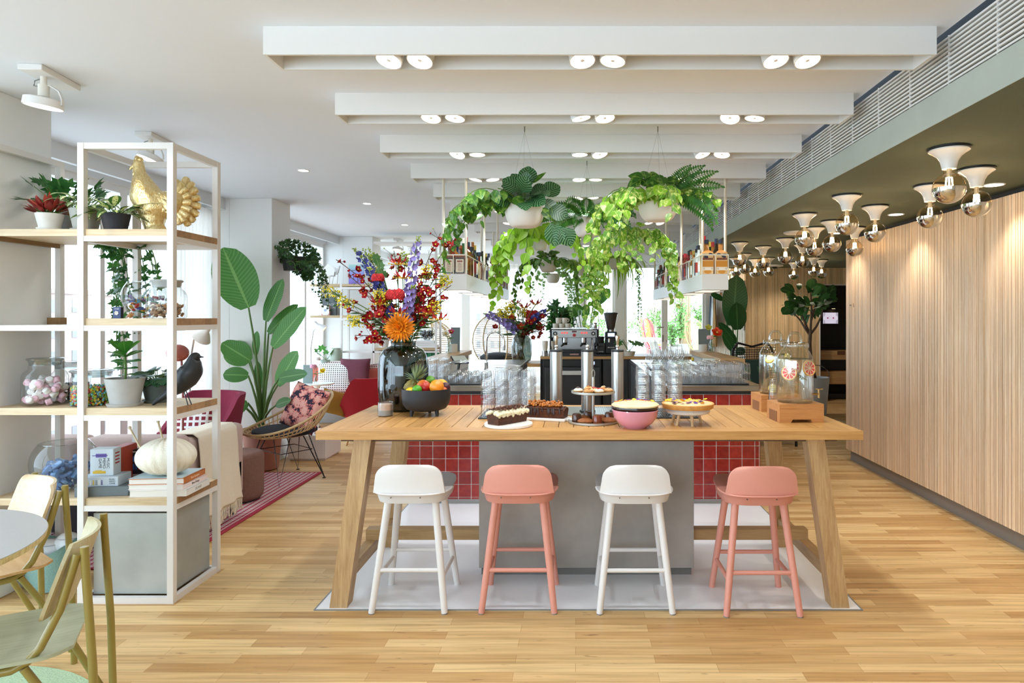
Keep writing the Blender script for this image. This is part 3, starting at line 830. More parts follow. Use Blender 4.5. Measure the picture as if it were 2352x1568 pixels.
# tiered stand
s = on(1363, 972)
t = thing('tiered_cake_stand', 'two tier grey metal cake stand with a centre rod and loop handle', 'cake stand', (s.x-.0, s.y+.04, TT))
mg = mat('b3b0a8', .4, .6)
def trayp(b, r, z): b.lathe([(0, z), (r-.006, z), (r, z+.003), (r, z+.014), (r-.003, z+.014), (r-.005, z+.005), (0, z+.004)], 48)
b = MB(); trayp(b, .142, .0); obj('lower_tray', b, mg, t, ang=30)
b = MB(); trayp(b, .124, .165); obj('upper_tray', b, mg, t, ang=30)
b = MB(); b.cyl((0, 0, .004), .008, .25, 12); obj('rod', b, mg, t)
b = MB(); b.tube([(.004*math.cos(a)*2.2, 0, .275+.022*math.sin(a)) for a in [i*PI/8-PI/2 for i in range(17)]], .0016, 6); obj('loop_handle', b, mg, t)
sx, sy = s.x, s.y+.04
# canele and financier pastries on lower tray
def canele(x, y, label, col='4a2413'):
    t = thing('canele_pastry', label, 'pastry', (x, y, TT+.0045), 0, 'caneles on the lower tray')
    b = MB(); b.lathe([(0, 0), (.027, 0), (.028, .004), (.025, .044), (.021, .05), (.012, .047), (0, .045)], 36, fl=lambda a, z: 1-.09*(math.cos(a*9)>0)); obj('cake', b, mat(col, .25, coat=.5), t, ang=60)
canele(sx-.093, sy-.03, 'fluted dark brown canele at the left of the lower tray')
canele(sx-.028, sy+.055, 'fluted brown canele behind the rod of the tiered stand')
canele(sx+.02, sy-.088, 'reddish brown canele at the front of the lower tray', '7a3516')
canele(sx+.092, sy+.02, 'fluted dark brown canele at the right of the lower tray', '5a2a14')
def cake_oval(x, y, rz, label):
    t = thing('almond_cake', label, 'pastry', (x, y, TT+.0045), rz, 'small sponge cakes on the lower tray')
    b = MB(); b.lathe([(0, 0), (.03, 0), (.046, .014), (.045, .019), (.03, .029), (0, .034)], 28, sx=1.0, sy=.6); obj('sponge', b, mat('9c5a2a', .6, var=.25, scale=50), t)
cake_oval(sx-.045, sy-.085, .05, 'golden sponge cake at the front left of the lower tray')
cake_oval(sx+.085, sy-.06, -.1, 'golden sponge cake at the front right of the lower tray')
cake_oval(sx-.06, sy+.02, .2, 'golden sponge cake behind the left canele on the lower tray')
cake_oval(sx+.05, sy+.045, -.3, 'golden sponge cake behind the rod on the lower tray')
# tartlets on upper tray
tl = [(-.085, -.03, 'cream tartlet with dark chocolate at the left of the upper tray', 'efe2c8', '3d2014'), (-.03, -.075, 'caramel nut tartlet at the front left of the upper tray', 'c98e50', 'b06e33'), (-.025, .05, 'golden nut tartlet at the back of the upper tray', 'd9a35c', 'a8652a'), (.032, -.07, 'cream tartlet with red berries at the front right of the upper tray', 'eedfc2', 'b3261e'), (.085, -.03, 'chocolate tartlet at the right of the upper tray', 'c99b62', '3a1d12'), (.06, .03, 'tall caramel tartlet with almonds at the back right of the upper tray', 'c58343', 'e3c9a0'), (.005, -.035, 'small berry tartlet just left of the rod on the upper tray', 'd9b98a', 'b8322a')]
for x, y, lab, c1, c2 in tl:
    t = thing('tartlet', lab, 'pastry', (sx+x, sy+y, TT+.1695), R.uniform(0, 6), 'tartlets on the upper tray')
    b = MB(); b.lathe([(0, 0), (.022, 0), (.029, .014), (.027, .014), (.02, .01), (0, .01)], 24, fl=lambda a, z: 1+.03*math.cos(16*a)); obj('crust', b, mat('c48a4c', .7, var=.2, scale=60), t)
    b = MB(); b.lathe([(.026, .012), (.024, .02), (.014, .027), (0, .029)], 20); obj('filling', b, mat(c1, .4), t)
    b = MB()
    for k in range(7): a = R.uniform(0, 6.3); r = R.uniform(0, .015); b.ell((r*math.cos(a), r*math.sin(a), .027+R.uniform(0, .004)), (.006, .005, .004), 8, 5)
    obj('topping', b, mat(c2, .35, island=.3), t)
# pink bowl with tart on top
pb = on(1459, 986); pb.y += .07
t = thing('pink_bowl', 'glossy pink ceramic bowl under the cream tart', 'bowl', (XX(1459, pb.y), pb.y, TT)); PBX, PBY = XX(1459, pb.y), pb.y
b = MB(); b.lathe([(0, 0), (.06, 0), (.062, .003), (.095, .025), (.118, .06), (.125, .095), (.123, .098), (.115, .06), (.09, .03), (0, .012)], 48); obj('bowl_body', b, mat('df93a4', .12, coat=.8, var=.04, scale=10), t)
def pansy(b, c, r, rz, tilt, mi):
    b.at(c, rz, tilt)
    for k in range(5):
        a = k*2*PI/5; b.blade((0, 0, 0), (math.cos(a), math.sin(a), .25), (0, 0, 1), r, r*.95, w_fiddle, 3, .2, .1, mi)
    b.at()
def pansies(name, par, pts, zf):
    for cs, nme in (((0, 'f2c51b'), 'yellow'), ((1, '5a2a8a'), 'purple'), ((2, '4d0f1f'), 'maroon')):
        b = MB()
        for (x, y, k) in pts:
            if k == cs[0]:
                pansy(b, (x, y, zf(x, y)), .0135, R.uniform(0, 6), R.uniform(-.5, .5), 0)
        if b.v: obj(nme+'_blossoms', b, mat(cs[1], .6), par)
t = thing('cream_tart', 'browned cream tart with dark chocolate side and pansies on the pink bowl', 'cake', (PBX, PBY, TT+.0985))
b = MB(); b.lathe([(0, 0), (.118, 0), (.1245, .01), (.123, .02), (.117, .024), (0, .024)], 48, fl=lambda a, z: 1+.012*math.sin(7*a)); obj('chocolate_side', b, mat('2b1610', .3, coat=.3), t)
b = MB(); b.lathe([(.126, .019), (.127, .026), (.115, .034), (.07, .041), (0, .043)], 48, fl=lambda a, z: 1+.015*math.sin(6*a+1)); obj('cream_top', b, mat('f0d5a4', .5, var=.18, scale=9), t)
b = MB()
for k in range(90):
    a = R.uniform(.2, PI-.2); r = .03+.085*R.random()**.6; b.ell((r*math.cos(a), r*math.sin(a), .042-.5*r*r), (.005, .004, .003), 6, 4)
obj('crumble', b, mat('c8742a', .6, island=.5), t)
pansies('p', t, [(-.075, .03, 0), (-.03, .06, 1), (.0, .06, 0), (.06, .05, 1), (.095, .02, 0), (.02, .075, 1)], lambda x, y: .044-.3*(x*x+y*y))
# wooden cake stand with pansy pie
pc = on(1580, 975); pc.y += .02
t = thing('wooden_cake_stand', 'low round wooden cake stand on peg legs with a pie on it', 'cake stand', (XX(1580, pc.y), pc.y, TT)); CX_, CY_ = XX(1580, pc.y), pc.y
b = MB(); b.lathe([(0, .058), (.09, .058), (.118, .066), (.122, .078), (.119, .083), (0, .083)], 48); obj('turned_plate', b, mat('d9d2c9', .5, var=.06, scale=12), t, ang=30)
b = MB(); b.lathe([(.118, .0835), (.123, .085), (.123, .0905), (.119, .091)], 48); b.lathe([(0, .091), (.121, .091)], 48); obj('rim_band', b, mat('c9c3bb', .4), t)
for a in (.5, PI-.5, -PI/2+.1, -.25+PI*1.3):
    b = MB(); p0 = V((.075*math.cos(a), .075*math.sin(a), .06)); p1 = V((.092*math.cos(a), .092*math.sin(a), 0)); b.tube([p0, p1], [.0095, .0075], 12); obj('leg', b, wood('d6b78c', 'bf9c6c', 'Z', 1, .5, .05), t)
t = thing('pansy_pie', 'shallow golden pie covered with yellow and purple pansies on the wooden stand', 'cake', (CX_, CY_, TT+.0915))
b = MB(); b.lathe([(0, 0), (.135, 0), (.139, .004), (.144, .026), (.14, .029), (.134, .024), (0, .024)], 56, fl=lambda a, z: 1+.004*math.cos(60*a)); obj('crust', b, mat('d49a52', .6, var=.15, scale=40), t, ang=50)
b = MB(); b.lathe([(.1345, .0245), (.12, .031), (.06, .034), (0, .035)], 48); obj('meringue_filling', b, mat('f0c58c', .5, var=.12, scale=26, bump=.4), t)
pansies('p', t, [(R.uniform(-.12, .12), R.uniform(-.1, .1), R.choice((0, 0, 0, 1, 2))) for k in range(44)], lambda x, y: .037-.1*(x*x+y*y))
# smoked glass vase
def ring_glass(prof): return prof
vx = XX(926.5, 4.2)
t = thing('smoked_glass_vase', 'big smoked grey glass vase on the left of the oak table', 'vase', (vx, 4.2, TT)); VB = V((vx, 4.2, TT))
SMOKE = glass('74827f', .05, .9, 'smoked_glass', .5)
b = MB(); pr = [(0, 0), (.105, 0), (.135, .012), (.15, .05), (.158, .14), (.158, .27), (.15, .34), (.125, .385), (.09, .405), (.077, .412), (.077, .43), (.083, .438)]
b.lathe(pr, 56); obj('glass_body', b, SMOKE, t, ang=60)
b = MB(); b.lathe([(0, .006), (.1, .008), (.14, .05), (.15, .13), (.15, .22), (0, .22)], 40); obj('water', b, glass('8b958e', .0, .6, 'vase_water', .8), t)
# fruit bowl
fb = V((XX(979, 3.97), 3.97, TT))
t = thing('black_fruit_bowl', 'matte black footed bowl full of fruit on the oak table', 'bowl', fb)
b = MB(); b.lathe([(0, .028), (.085, .03), (.118, .042), (.138, .07), (.1445, .115), (.1445, .162), (.1405, .162), (.138, .115), (.125, .07), (.08, .045), (0, .042)], 56); obj('bowl_body', b, mat('232427', .55), t, ang=40)
for a in (-.6, -2.5, 1.57):
    b = MB(); b.tube([(.09*math.cos(a), .09*math.sin(a), .035), (.096*math.cos(a), .096*math.sin(a), 0)], [.013, .0085], 12); obj('foot', b, mat('232427', .55), t)
def fruit(name, px, py, y, r, col, label, sh=(1, 1, 1), m=None, rot=0):
    o = obj(name, MB().ell((0, 0, 0), (r*sh[0], r*sh[1], r*sh[2]), 24, 14), m or mat(col, .38, var=.12, scale=14, bump=.12, coat=.15), None)
    o.location = P(px, py, y); o.rotation_euler = (0, rot, R.uniform(-1, 1)); tag(o, label, 'fruit'); return o
def grad(c1, c2, axis=2, lo=-.04, hi=.04):
    m, nt, bs = nm('fruit_skin'); sx = nd(nt, 'ShaderNodeSeparateXYZ', {0: coords(nt)}); nz = nd(nt, 'ShaderNodeTexNoise', {'Vector': coords(nt), 'Scale': 14.0})
    f = mth(nt, 'ADD', nd(nt, 'ShaderNodeMapRange', {'Value': sx.outputs[axis], 'From Min': lo, 'From Max': hi}).outputs[0], mth(nt, 'SUBTRACT', nz.outputs['Fac'], .5))
    nt.links.new(mixc(nt, f, hexc(c1), hexc(c2)), bs.inputs['Base Color']); bs.inputs['Roughness'].default_value = .3; return m
fruit('mango', 973, 889, 3.95, .047, '', 'red and yellow mango on top of the black bowl', (1.1, .9, .95), grad('d8902c', 'b8231f', 0), .2)
fruit('orange', 1003, 888, 3.90, .043, 'ee8e1e', 'big orange at the front right of the black bowl')
fruit('lime', 958, 894, 3.88, .027, '4f9e1e', 'green lime at the front of the black bowl', (1.05, .95, .95))
fruit('lime', 989, 873, 4.02, .029, '5c8f22', 'green lime at the back of the black bowl', (1.08, .95, .95), None, .4)
fruit('mango', 1015, 884, 4.02, .040, '', 'yellow mango behind the orange in the black bowl', (1.0, .9, .9), grad('eeb71e', 'e0a018', 0), .5)
fruit('passion_fruit', 1023, 889, 3.96, .03, '4a1522', 'dark purple passion fruit at the right of the black bowl')
fruit('tangerine', 1017, 897, 3.93, .028, 'e8631c', 'small tangerine at the right rim of the black bowl', (1.05, 1, .85))
fruit('lemon', 943, 899, 3.9, .027, 'f0c415', 'yellow lemon at the left rim of the black bowl', (1.25, .95, .95))
# pineapple
pp = P(944, 893, 4.0)
t = thing('pineapple', 'pineapple leaning at the left of the black bowl', 'fruit', pp); t.rotation_euler = (.1, .45, 0)
b = MB()
b.ell((0, 0, 0), (.045, .045, .062), 26, 18, fn=lambda v: v*(1+.05*math.sin(13*math.atan2(v.y, v.x)+9*v.z)*math.sin(-13*math.atan2(v.y, v.x)+9*v.z))); obj('fruit_body', b, mat('8a7a3c', .6, var=.35, scale=60, bump=.6), t)
b = MB()
for k in range(46):
    a = k*2.4; q = k/46; el = .25+1.2*q
    d = V((math.cos(a)*math.cos(el), math.sin(a)*math.cos(el), math.sin(el))); b.blade((0, 0, .052+.02*q), d, (0, 0, 1) if el < 1.2 else (1, 0, 0), .075+.035*math.sin(q*3), .014, w_lance, 5, -.3 if el > .6 else .5, .3)
obj('leaf_crown', b, leafm('7d8f62', '93a377', None, None, .15), t)
# candle glass
c = V((XX(885.5, 3.93), 3.93, TT))
t = thing('candle_glass', 'small frosted glass with a candle at the left end of the oak table', 'candle', c)
b = MB(); b.lathe([(0, 0), (.042, 0), (.0455, .004), (.0455, .085), (.0435, .085), (.0425, .006), (0, .005)], 36); obj('glass_cup', b, glass('f6f4f2', .04, .9, 'frosted_glass', .85), t, ang=40)
b = MB(); b.lathe([(0, .006), (.041, .006), (.041, .036), (0, .034)], 30); obj('wax', b, mat('aab3b2', .5, sss=.2), t)
b = MB(); b.lathe([(0, .034), (.0395, .036), (.0405, .072), (0, .0722)], 30); obj('upper_wax', b, mat('f0d8c6', .5, sss=.2), t)
# lemonade dispensers on oak blocks
def dispenser(px, pb, yb, w, label, kind, blabel):
    t = thing('oak_riser', blabel, 'stand', (XX(px, yb), yb, TT), math.radians(3))
    b = MB(); wd = w
    for (x0, x1) in ((-wd*.62, wd*.62),):
        b.prism([(x0, 0), (x0+.065, 0), (x0+.075, .018), (x1-.075, .018), (x1-.065, 0), (x1, 0), (x1, .105), (x0, .105)], -wd*.5, wd*.5, 0, 'xz')
    obj('block', b, wood('cf9358', 'b2733c', 'X', 1, .4, .05), t, smooth=False)
    b = MB(); b.box((-wd*.63, -wd*.3, 0), (-wd*.615, wd*.3, .06)); obj('side_recess', b, mat('8a5a34', .6), t, smooth=False)
    r = w*.5; zz = TT+.105
    t = thing('drink_dispenser', label, 'drink dispenser', (XX(px, yb), yb, zz))
    b = MB(); b.lathe([(0, 0), (r*.9, 0), (r, .012), (r, .235), (r*.96, .26), (r*.78, .295), (r*.62, .308), (r*.62, .322)], 48); obj('glass_jar', b, glass('fafdfb', .0, .9, 'jar_glass', .75), t, ang=60)
    b = MB(); b.lathe([(0, .006), (r*.88, .008), (r*.95, .016), (r*.95, .238), (r*.93, .25), (0, .25)], 40); obj('water', b, glass('ffffff', .17, .85, 'drink_water', .9), t, ang=60)
    b = MB(); b.lathe([(r*.72, .312), (r*.76, .316), (r*.76, .332), (r*.7, .342), (.03, .346), (0, .346)], 40); lid = obj('lid', b, glass('eef2f0', .08, .95, 'lid_glass', .5), t, ang=50)
    b = MB(); b.tube([(-.038, 0, .344), (-.036, 0, .375), (-.018, 0, .398), (.018, 0, .398), (.036, 0, .375), (.038, 0, .344)], .0085, 12); obj('lid_handle', b, glass('eef2f0', .1, .95, 'lid_glass', .5), lid)
    b = MB(); b.tube([(r-.005, 0, .045), (r+.035, 0, .045)], .007, 10); b.tube([(r+.035, 0, .052), (r+.035, 0, .022)], .007, 10); b.cyl((r+.035, 0, .05), .006, .022, 10); b.box((r+.015, -.004, .07), (r+.06, .004, .077), .002); obj('spigot', b, mat('c6a777', .15, 1.0), t)
    def slc(b, c, n, rr, th=.006):
        n = V(n).normalized(); u = n.orthogonal().normalized(); w_ = n.cross(u)
        pts = []
        b.M = Matrix.Translation(V(c)) @ n.to_track_quat('Z', 'Y').to_matrix().to_4x4()
        b.lathe([(0, -th/2), (rr, -th/2), (rr, th/2), (0, th/2)], 24); b.at()
    ext = []
    if kind == 'lemon':
        sl = [((.01, -r*.86, .2), (.1, -1, .1), .031), ((-r*.55, -r*.68, .225), (-.5, -.6, .6), .03), ((r*.6, -r*.6, .23), (.6, -.8, .4), .03), ((-r*.4, -r*.75, .04), (-.3, -1, .3), .028)]
        skin, fl = 'e6bf1f', 'f0de7a'
    else:
        sl = [((-r*.55, -r*.72, .175), (-.55, -1, .1), .043), ((r*.55, -r*.72, .2), (.45, -1, .15), .045), ((0, r*.3, .2), (.1, -1, .3), .042)]
        skin, fl = 'e9a22a', 'e2564a'
    for k, (c, n, rr) in enumerate(sl):
        b = MB(); slc(b, c, n, rr, .007); f = obj('citrus_slice', b, mat(skin, .4), t)
        b = MB(); nn = V(n).normalized(); slc(b, V(c)+nn*.0006, n, rr*.9, .0075); obj('flesh', b, mat('f3e6c8' if kind != 'lemon' else 'f5eeb0', .4), f)
        b = MB(); b.M = Matrix.Translation(V(c)+nn*.0012) @ nn.to_track_quat('Z', 'Y').to_matrix().to_4x4()
        for q in range(9):
            a0, a1 = q*2*PI/9+.06, (q+1)*2*PI/9-.06
            b.prism([(rr*.12*math.cos((a0+a1)/2), rr*.12*math.sin((a0+a1)/2)), (rr*.8*math.cos(a0), rr*.8*math.sin(a0)), (rr*.85*math.cos((a0+a1)/2), rr*.85*math.sin((a0+a1)/2)), (rr*.8*math.cos(a1), rr*.8*math.sin(a1))], 0, .0035)
        b.at(); obj('segments', b, mat(fl, .35), f)
    b = MB()
    for k in range(40):
        q = k/40; c0 = V((-.03+.07*q if kind != 'lemon' else -.05+.03*q, -r*.5, .19-.05*q)); a = k*2.4
        b.blade(c0, (math.cos(a)*.7, math.sin(a)*.3, -.5), (0, 1, 0), .022, .003, w_lance, 3)
    b.tube([(-.03, -r*.5, .19), (.04, -r*.5, .14)], .0012, 5)
    obj('rosemary', b, leafm('4e6f3c', '6b8a50'), t)
dispenser(1825.5, 977, 3.78, .205, 'glass drink dispenser with grapefruit slices on the nearer oak riser', 'grapefruit', 'oak riser block under the grapefruit dispenser at the front right of the table')
dispenser(1781, 950, 4.2, .205, 'glass drink dispenser with lemon slices on the rear oak riser', 'lemon', 'oak riser block under the lemon dispenser at the back right of the table')
s4 = None; q = V((XX(1773, 3.98), 3.98, TT))
for k in range(5):
    if s4 is None: s4 = glassproto('tumbler', 'glass', tumbler_mesh(.1, .021, .0265, 8, .04), 'clear tumbler in the leaning single stack beside the drink dispensers', 'tumblers by the dispensers', flip=True); o = s4
    else: o = dup(s4)
    o.location = (q.x+.002*k, q.y, TT+.1+k*.03)
# ================================================================== TILED BARS, BACK COUNTER, BOTTLE SHELVES
def tile_mat():
    m, nt, b = nm('oxblood_tile')
    br = nd(nt, 'ShaderNodeNewGeometry')
    nz = nd(nt, 'ShaderNodeTexNoise', {'Vector': coords(nt), 'Scale': 22.0, 'Detail': 2.0, 'Distortion': 1.0})
    c = ramp(nt, nz.outputs['Fac'], [(.3, hexc('86201f')), (.7, hexc('a33029'))])
    hs = nd(nt, 'ShaderNodeHueSaturation', {'Color': c, 'Value': mth(nt, 'MULTIPLY_ADD', br.outputs['Random Per Island'], .35, .82)})
    nt.links.new(hs.outputs[0], b.inputs['Base Color']); b.inputs['Roughness'].default_value = .12
    bp = nd(nt, 'ShaderNodeBump', {'Height': nz.outputs['Fac'], 'Strength': .15, 'Distance': .01}); nt.links.new(bp.outputs[0], b.inputs['Normal'])
    return m
M_TILE = tile_mat(); M_GROUT = mat('f2ece6', .8)
BF = 5.31
CT = .968                                   # counter top height
def tiles(b, face, c0, c1, z0, z1, p, n):
    """tile slips on a face: 'y-' faces the table; 'x+'/'x-' face sideways"""
    s = .1045; g = .0055
    k = int((c1-c0)/s+.999); r = int((z1-z0)/s+.999)
    for i in range(k):
        a, e = c0+i*s, min(c1, c0+(i+1)*s)-g
        if e-a < .008: continue
        for j in range(r):
            zb, zt = max(z0, z1-(j+1)*s), z1-j*s-g
            if zt-zb < .008: continue
            if face == 'y-': b.box((a, p-.006, zb), (e, p, zt), .0015)
            else: b.box((p-.006 if face == 'x-' else p, a, zb), (p if face == 'x-' else p+.006, e, zt), .0015)
def bar(x0, x1, label, outer):
    t = thing('bar_counter', label, 'counter', ((x0+x1)/2, BF, 0)); ox = (x0+x1)/2
    b = MB(); b.box((x0-ox, 0, .045), (x1-ox, 3.1, CT-.045)); obj('carcass', b, M_GROUT, t, smooth=False)
    b = MB(); tiles(b, 'y-', x0-ox, x1-ox, .045, CT-.07, 0, 0)
    tiles(b, 'x-' if outer < 0 else 'x+', 0, 3.1, .045, CT-.07, (x0 if outer < 0 else x1)-ox, 0)
    obj('tile_cladding', b, M_TILE, t, smooth=False)
    b = MB(); b.box((x0-ox+.02, .02, 0), (x1-ox-.02, 3.05, .045)); obj('plinth', b, mat('a8a7a3', .35, .5), t, smooth=False)
    xi = (x1 if outer < 0 else x0)-ox
    b = MB(); b.box((xi-.004 if outer < 0 else xi-.02, .02, .1), (xi+.02 if outer < 0 else xi+.004, 3.08, CT-.06)); obj('cabinet_front', b, M_DARK, t, smooth=False)
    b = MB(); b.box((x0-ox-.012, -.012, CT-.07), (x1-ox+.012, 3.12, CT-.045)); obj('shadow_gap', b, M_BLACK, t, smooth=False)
    b = MB(); b.box((x0-ox-.02, -.02, CT-.045), (x1-ox+.02, 3.13, CT), .003); obj('steel_top', b, mat('a9a59d', .22, .9), t, smooth=False)
    # raised oak ledge on the guest side
    t2 = thing('oak_bar_ledge', 'raised oak ledge along the guest side of the %s tiled bar' % ('left' if outer < 0 else 'right'), 'shelf', (ox, BF, CT))
    lx0, lx1 = ((x0-ox-.01, x0-ox+.2) if outer < 0 else (x1-ox-.205, x1-ox+.01))
    b = MB(); b.box((lx0, .49, .135), (lx1, 2.05, .182), .002); obj('ledge_board', b, wood('c7a273', 'a87f50', 'Y', .8, .4, .05), t2, smooth=False)
    b = MB(); b.box((lx0+.02, .62, 0), (lx1-.04 if outer < 0 else lx1-.02, 2.05, .135)); obj('upstand', b, mat('d9d3ca', .5), t2, smooth=False)
    return t
bar(-1.367, -.64, 'left red tiled bar counter behind the oak table with a sink', -1)
bar(.728, 1.495, 'right red tiled bar counter behind the oak table', 1)
LZ = CT+.182
# glass mats and glasses on the bar counters
t = obj('bar_mat', MB().box((-1.31, BF+.03, CT), (-.78, BF+.75, CT+.01), .003), M_BLACK, None, smooth=False); tag(t, 'black rubber mat under the glasses on the left tiled bar', 'mat')
t = obj('bar_mat', MB().box((.77, BF+.03, CT), (1.42, BF+.75, CT+.01), .003), M_BLACK, None, smooth=False); tag(t, 'black rubber mat under the ribbed glasses on the right tiled bar', 'mat')
t = obj('bar_mat', MB().box((.78, BF+1.5, CT), (1.22, BF+2.5, CT+.01), .003), M_BLACK, None, smooth=False); tag(t, 'black rubber mat under the carafes on the right tiled bar', 'mat')
rib = tumbler_mesh(.09, .036, .04, 20, .05, 60)
fr = None
for i in range(8):
    for j in range(5):
        for k in range(2):
            if i < 4 and k == 1 and j > 2: continue
            loc = (.82+i*.0835, BF+.09+j*.0845, CT+.01+.09+k*.075)
            if fr is None: fr = glassproto('ribbed_tumbler', 'glass', rib, 'ribbed clear tumbler upside down in the rows at the front of the right tiled bar', 'ribbed tumblers on the right bar', flip=True); o = fr
            else: o = dup(fr)
            o.location = loc; o.rotation_euler.z = R.uniform(0, 1)
fr = None
st = tumbler_mesh(.1, .031, .04, 9, .07, 45)
for i in range(3):
    for j in range(3):
        for k in range(3):
            loc = (-1.27+i*.0835, BF+.09+j*.085, CT+.01+.1+k*.05)
            if fr is None: fr = glassproto('tumbler', 'glass', st, 'clear tumbler upside down in the stacks at the front left of the left tiled bar', 'stacked tumblers on the left bar', flip=True); o = fr
            else: o = dup(fr)
            o.location = loc; o.rotation_euler.z = R.uniform(0, 1)
def stem_glass(h=.16, r=.04):
    b = MB(); b.lathe([(0, 0), (.032, 0), (.032, .002), (.006, .006), (.004, .02), (.004, h*.42), (.012, h*.46), (r*.9, h*.62), (r, h*.75), (r*.82, h), (r*.8, h), (r*.95, h*.76), (r*.84, h*.64), (0, h*.48)], 30); return b
fr = None
for i in range(4):
    for j in range(4):
        loc = (-1.02+i*.085, BF+.1+j*.088, CT+.01+.17)
        if fr is None: fr = glassproto('wine_glass', 'glass', stem_glass(.17, .041), 'clear stemmed glass upside down in the rows beside the stacks on the left tiled bar', 'stemmed glasses on the left bar', flip=True); o = fr
        else: o = dup(fr)
        o.location = loc; o.rotation_euler.z = R.uniform(0, 1)
def carafe():
    b = MB(); b.lathe([(0, 0), (.046, 0), (.052, .006), (.052, .06), (.04, .09), (.024, .115), (.02, .14), (.026, .185), (.0245, .185), (.0185, .14), (.022, .114), (.038, .088), (.05, .058), (.05, .008), (0, .006)], 30); return b
fr = None
for i in range(4):
    for j in range(5):
        loc = (.83+i*.108, BF+1.55+j*.125, CT+.011)
        if fr is None: fr = glassproto('carafe', 'carafe', carafe(), 'clear carafe in the rows at the back of the right tiled bar', 'carafes on the right bar'); o = fr
        else: o = dup(fr)
        o.location = loc
# upturned tall glasses behind the carafes
fr = None
for i in range(3):
    loc = (.96+i*.13, BF+2.35, CT+.011)
    if fr is None: fr = glassproto('bottle_carafe', 'carafe', MB().lathe([(0, 0), (.05, 0), (.054, .01), (.054, .12), (.03, .17), (.026, .2), (.036, .27), (.034, .27), (.024, .2), (.028, .168), (.052, .118), (.05, .01), (0, .008)], 30), 'taller long-necked carafe standing behind the rows of carafes', 'tall carafes on the right bar'); o = fr
    else: o = dup(fr)
    o.location = loc
# bitters bottle, card reader screens
t = thing('bitters_bottle', 'little dark bottle with a yellow cap beside the raised ledge on the right bar', 'bottle', (XX(1591, 6.6), 6.6, CT))
b = MB(); b.lathe([(0, 0), (.02, 0), (.021, .004), (.021, .075), (.011, .095), (.011, .115), (0, .115)], 18); obj('bottle_body', b, mat('2a2320', .2), t)
b = MB(); b.cyl((0, 0, .115), .014, .03, 14); obj('cap', b, mat('e8c32a', .4), t)
b = MB(); b.lathe([(.0213, .02), (.0213, .065)], 18); obj('paper_wrap', b, mat('e9e2d2', .7), t)
def pad(px, py, y, rz, label):
    t = thing('tablet_terminal', label, 'tablet', P(px, py, y), rz)
    b = MB(); b.at((0, 0, 0), 0, -.9); b.box((-.075, -.008, -.055), (.075, .008, .055), .006); obj('casing', b, M_BLACK, t)
    b = MB(); b.at((0, 0, 0), 0, -.9); b.box((-.068, -.0095, -.045), (.068, -.0075, .045)); obj('screen', b, mat('c3cbc4', .1), t)
    b = MB(); b.tube([(0, .01, -.02), (0, .05, CT-ZZ(py, y))], .012, 8); obj('stand', b, M_BLACK, t)
pad(1056, 826, 5.95, .7, 'black tablet terminal leaning by the ledge on the left bar')
pad(1628, 832, 6.05, -.5, 'tablet terminal with pale screen beside the ledge on the right bar')
# sink with tall tap on the left bar
t = thing('sink_basin', 'round white basin set into the back of the left tiled bar', 'sink', (-.82, 7.35, CT))
b = MB(); b.lathe([(0, -.06), (.1, -.055), (.16, -.01), (.17, .004), (.18, .004), (.18, .0), (.165, -.03)], 36); b.lathe([(.18, .004), (.2, .004), (.2, .0)], 36); obj('bowl', b, mat('eceae6', .2), t)
t = thing('bar_tap', 'tall curved chrome tap on the left tiled bar', 'tap', (XX(1117, 6.9), 6.9, CT))
b = MB(); b.cyl((0, 0, 0), .024, .012, 18); b.cyl((0, 0, .012), .019, .15, 18); obj('tap_base', b, M_CHROME, t)
b = MB(); pts = [(0, 0, .16), (0, 0, .3)]+[(.093-.093*math.cos(a), 0, .3+.1*math.sin(a)) for a in [i*PI/10 for i in range(1, 11)]]+[(.186, 0, .25)]; b.tube(pts, .0125, 12); obj('spout', b, M_CHROME, t)
b = MB(); b.tube([(.186, 0, .25), (.186, 0, .2)], .015, 12); obj('nozzle', b, M_STEEL, t)
b = MB(); b.tube([(0, -.015, .08), (0, -.06, .095)], .005, 8); obj('lever', b, M_CHROME, t)

# ---------------------------------------------------------------- back counter
YC = 9.6
W_BX = wood('cda26c', 'b0834e', 'X', .7, .45, .06)
t = thing('back_counter', 'oak topped back counter under the coffee machine', 'counter', (.3, YC, 0))
b = MB(); b.box((-.82, 0, .898), (.86, .75, .94), .003); b.box((-1.5, .05, .78), (-.82, .75, .83)); b.box((.86, 0, .86), (1.6, .75, .94)); obj('oak_top', b, W_BX, t, smooth=False)
b = MB(); b.box((-.82, .02, .05), (-.8, .74, .898)); b.box((.1, .02, .05), (.86, .74, .898)); b.box((-.82, .6, .05), (.1, .74, .898)); obj('cabinet_carcass', b, mat('2b2c30', .5), t, smooth=False)
b = MB(); b.box((.11, .0, .49), (.47, .02, .88), .002); b.box((.11, .0, .08), (.47, .02, .48), .002); b.box((.48, .0, .08), (.85, .02, .88), .002); obj('cabinet_door', b, mat('303136', .45), t, smooth=False)
b = MB(); b.box((1.0, .1, 0), (1.06, .7, .86)); b.box((1.5, .1, 0), (1.56, .7, .86)); b.box((.9, .15, .64), (1.6, .7, .68)); obj('side_support', b, W_BX, t, smooth=False)
t = thing('undercounter_fridge', 'black undercounter fridge with a white bar handle below the coffee machine', 'fridge', (-.06, YC, 0))
b = MB(); b.box((-.43, .02, .05), (.44, .58, .895)); obj('body', b, mat('222327', .4), t, smooth=False)
b = MB(); b.box((-.39, -.02, .08), (.42, .02, .78), .006); d = obj('door', b, mat('33353b', .35), t, smooth=False)
b = MB(); b.box((-.3, -.05, .67), (.28, -.025, .73), .004); obj('handle', b, mat('dfe0e0', .3), d, smooth=False)
b = MB(); b.box((-.42, -.012, .79), (.42, .02, .885), .004); p_ = obj('control_panel', b, mat('1b1c1f', .35), t, smooth=False)
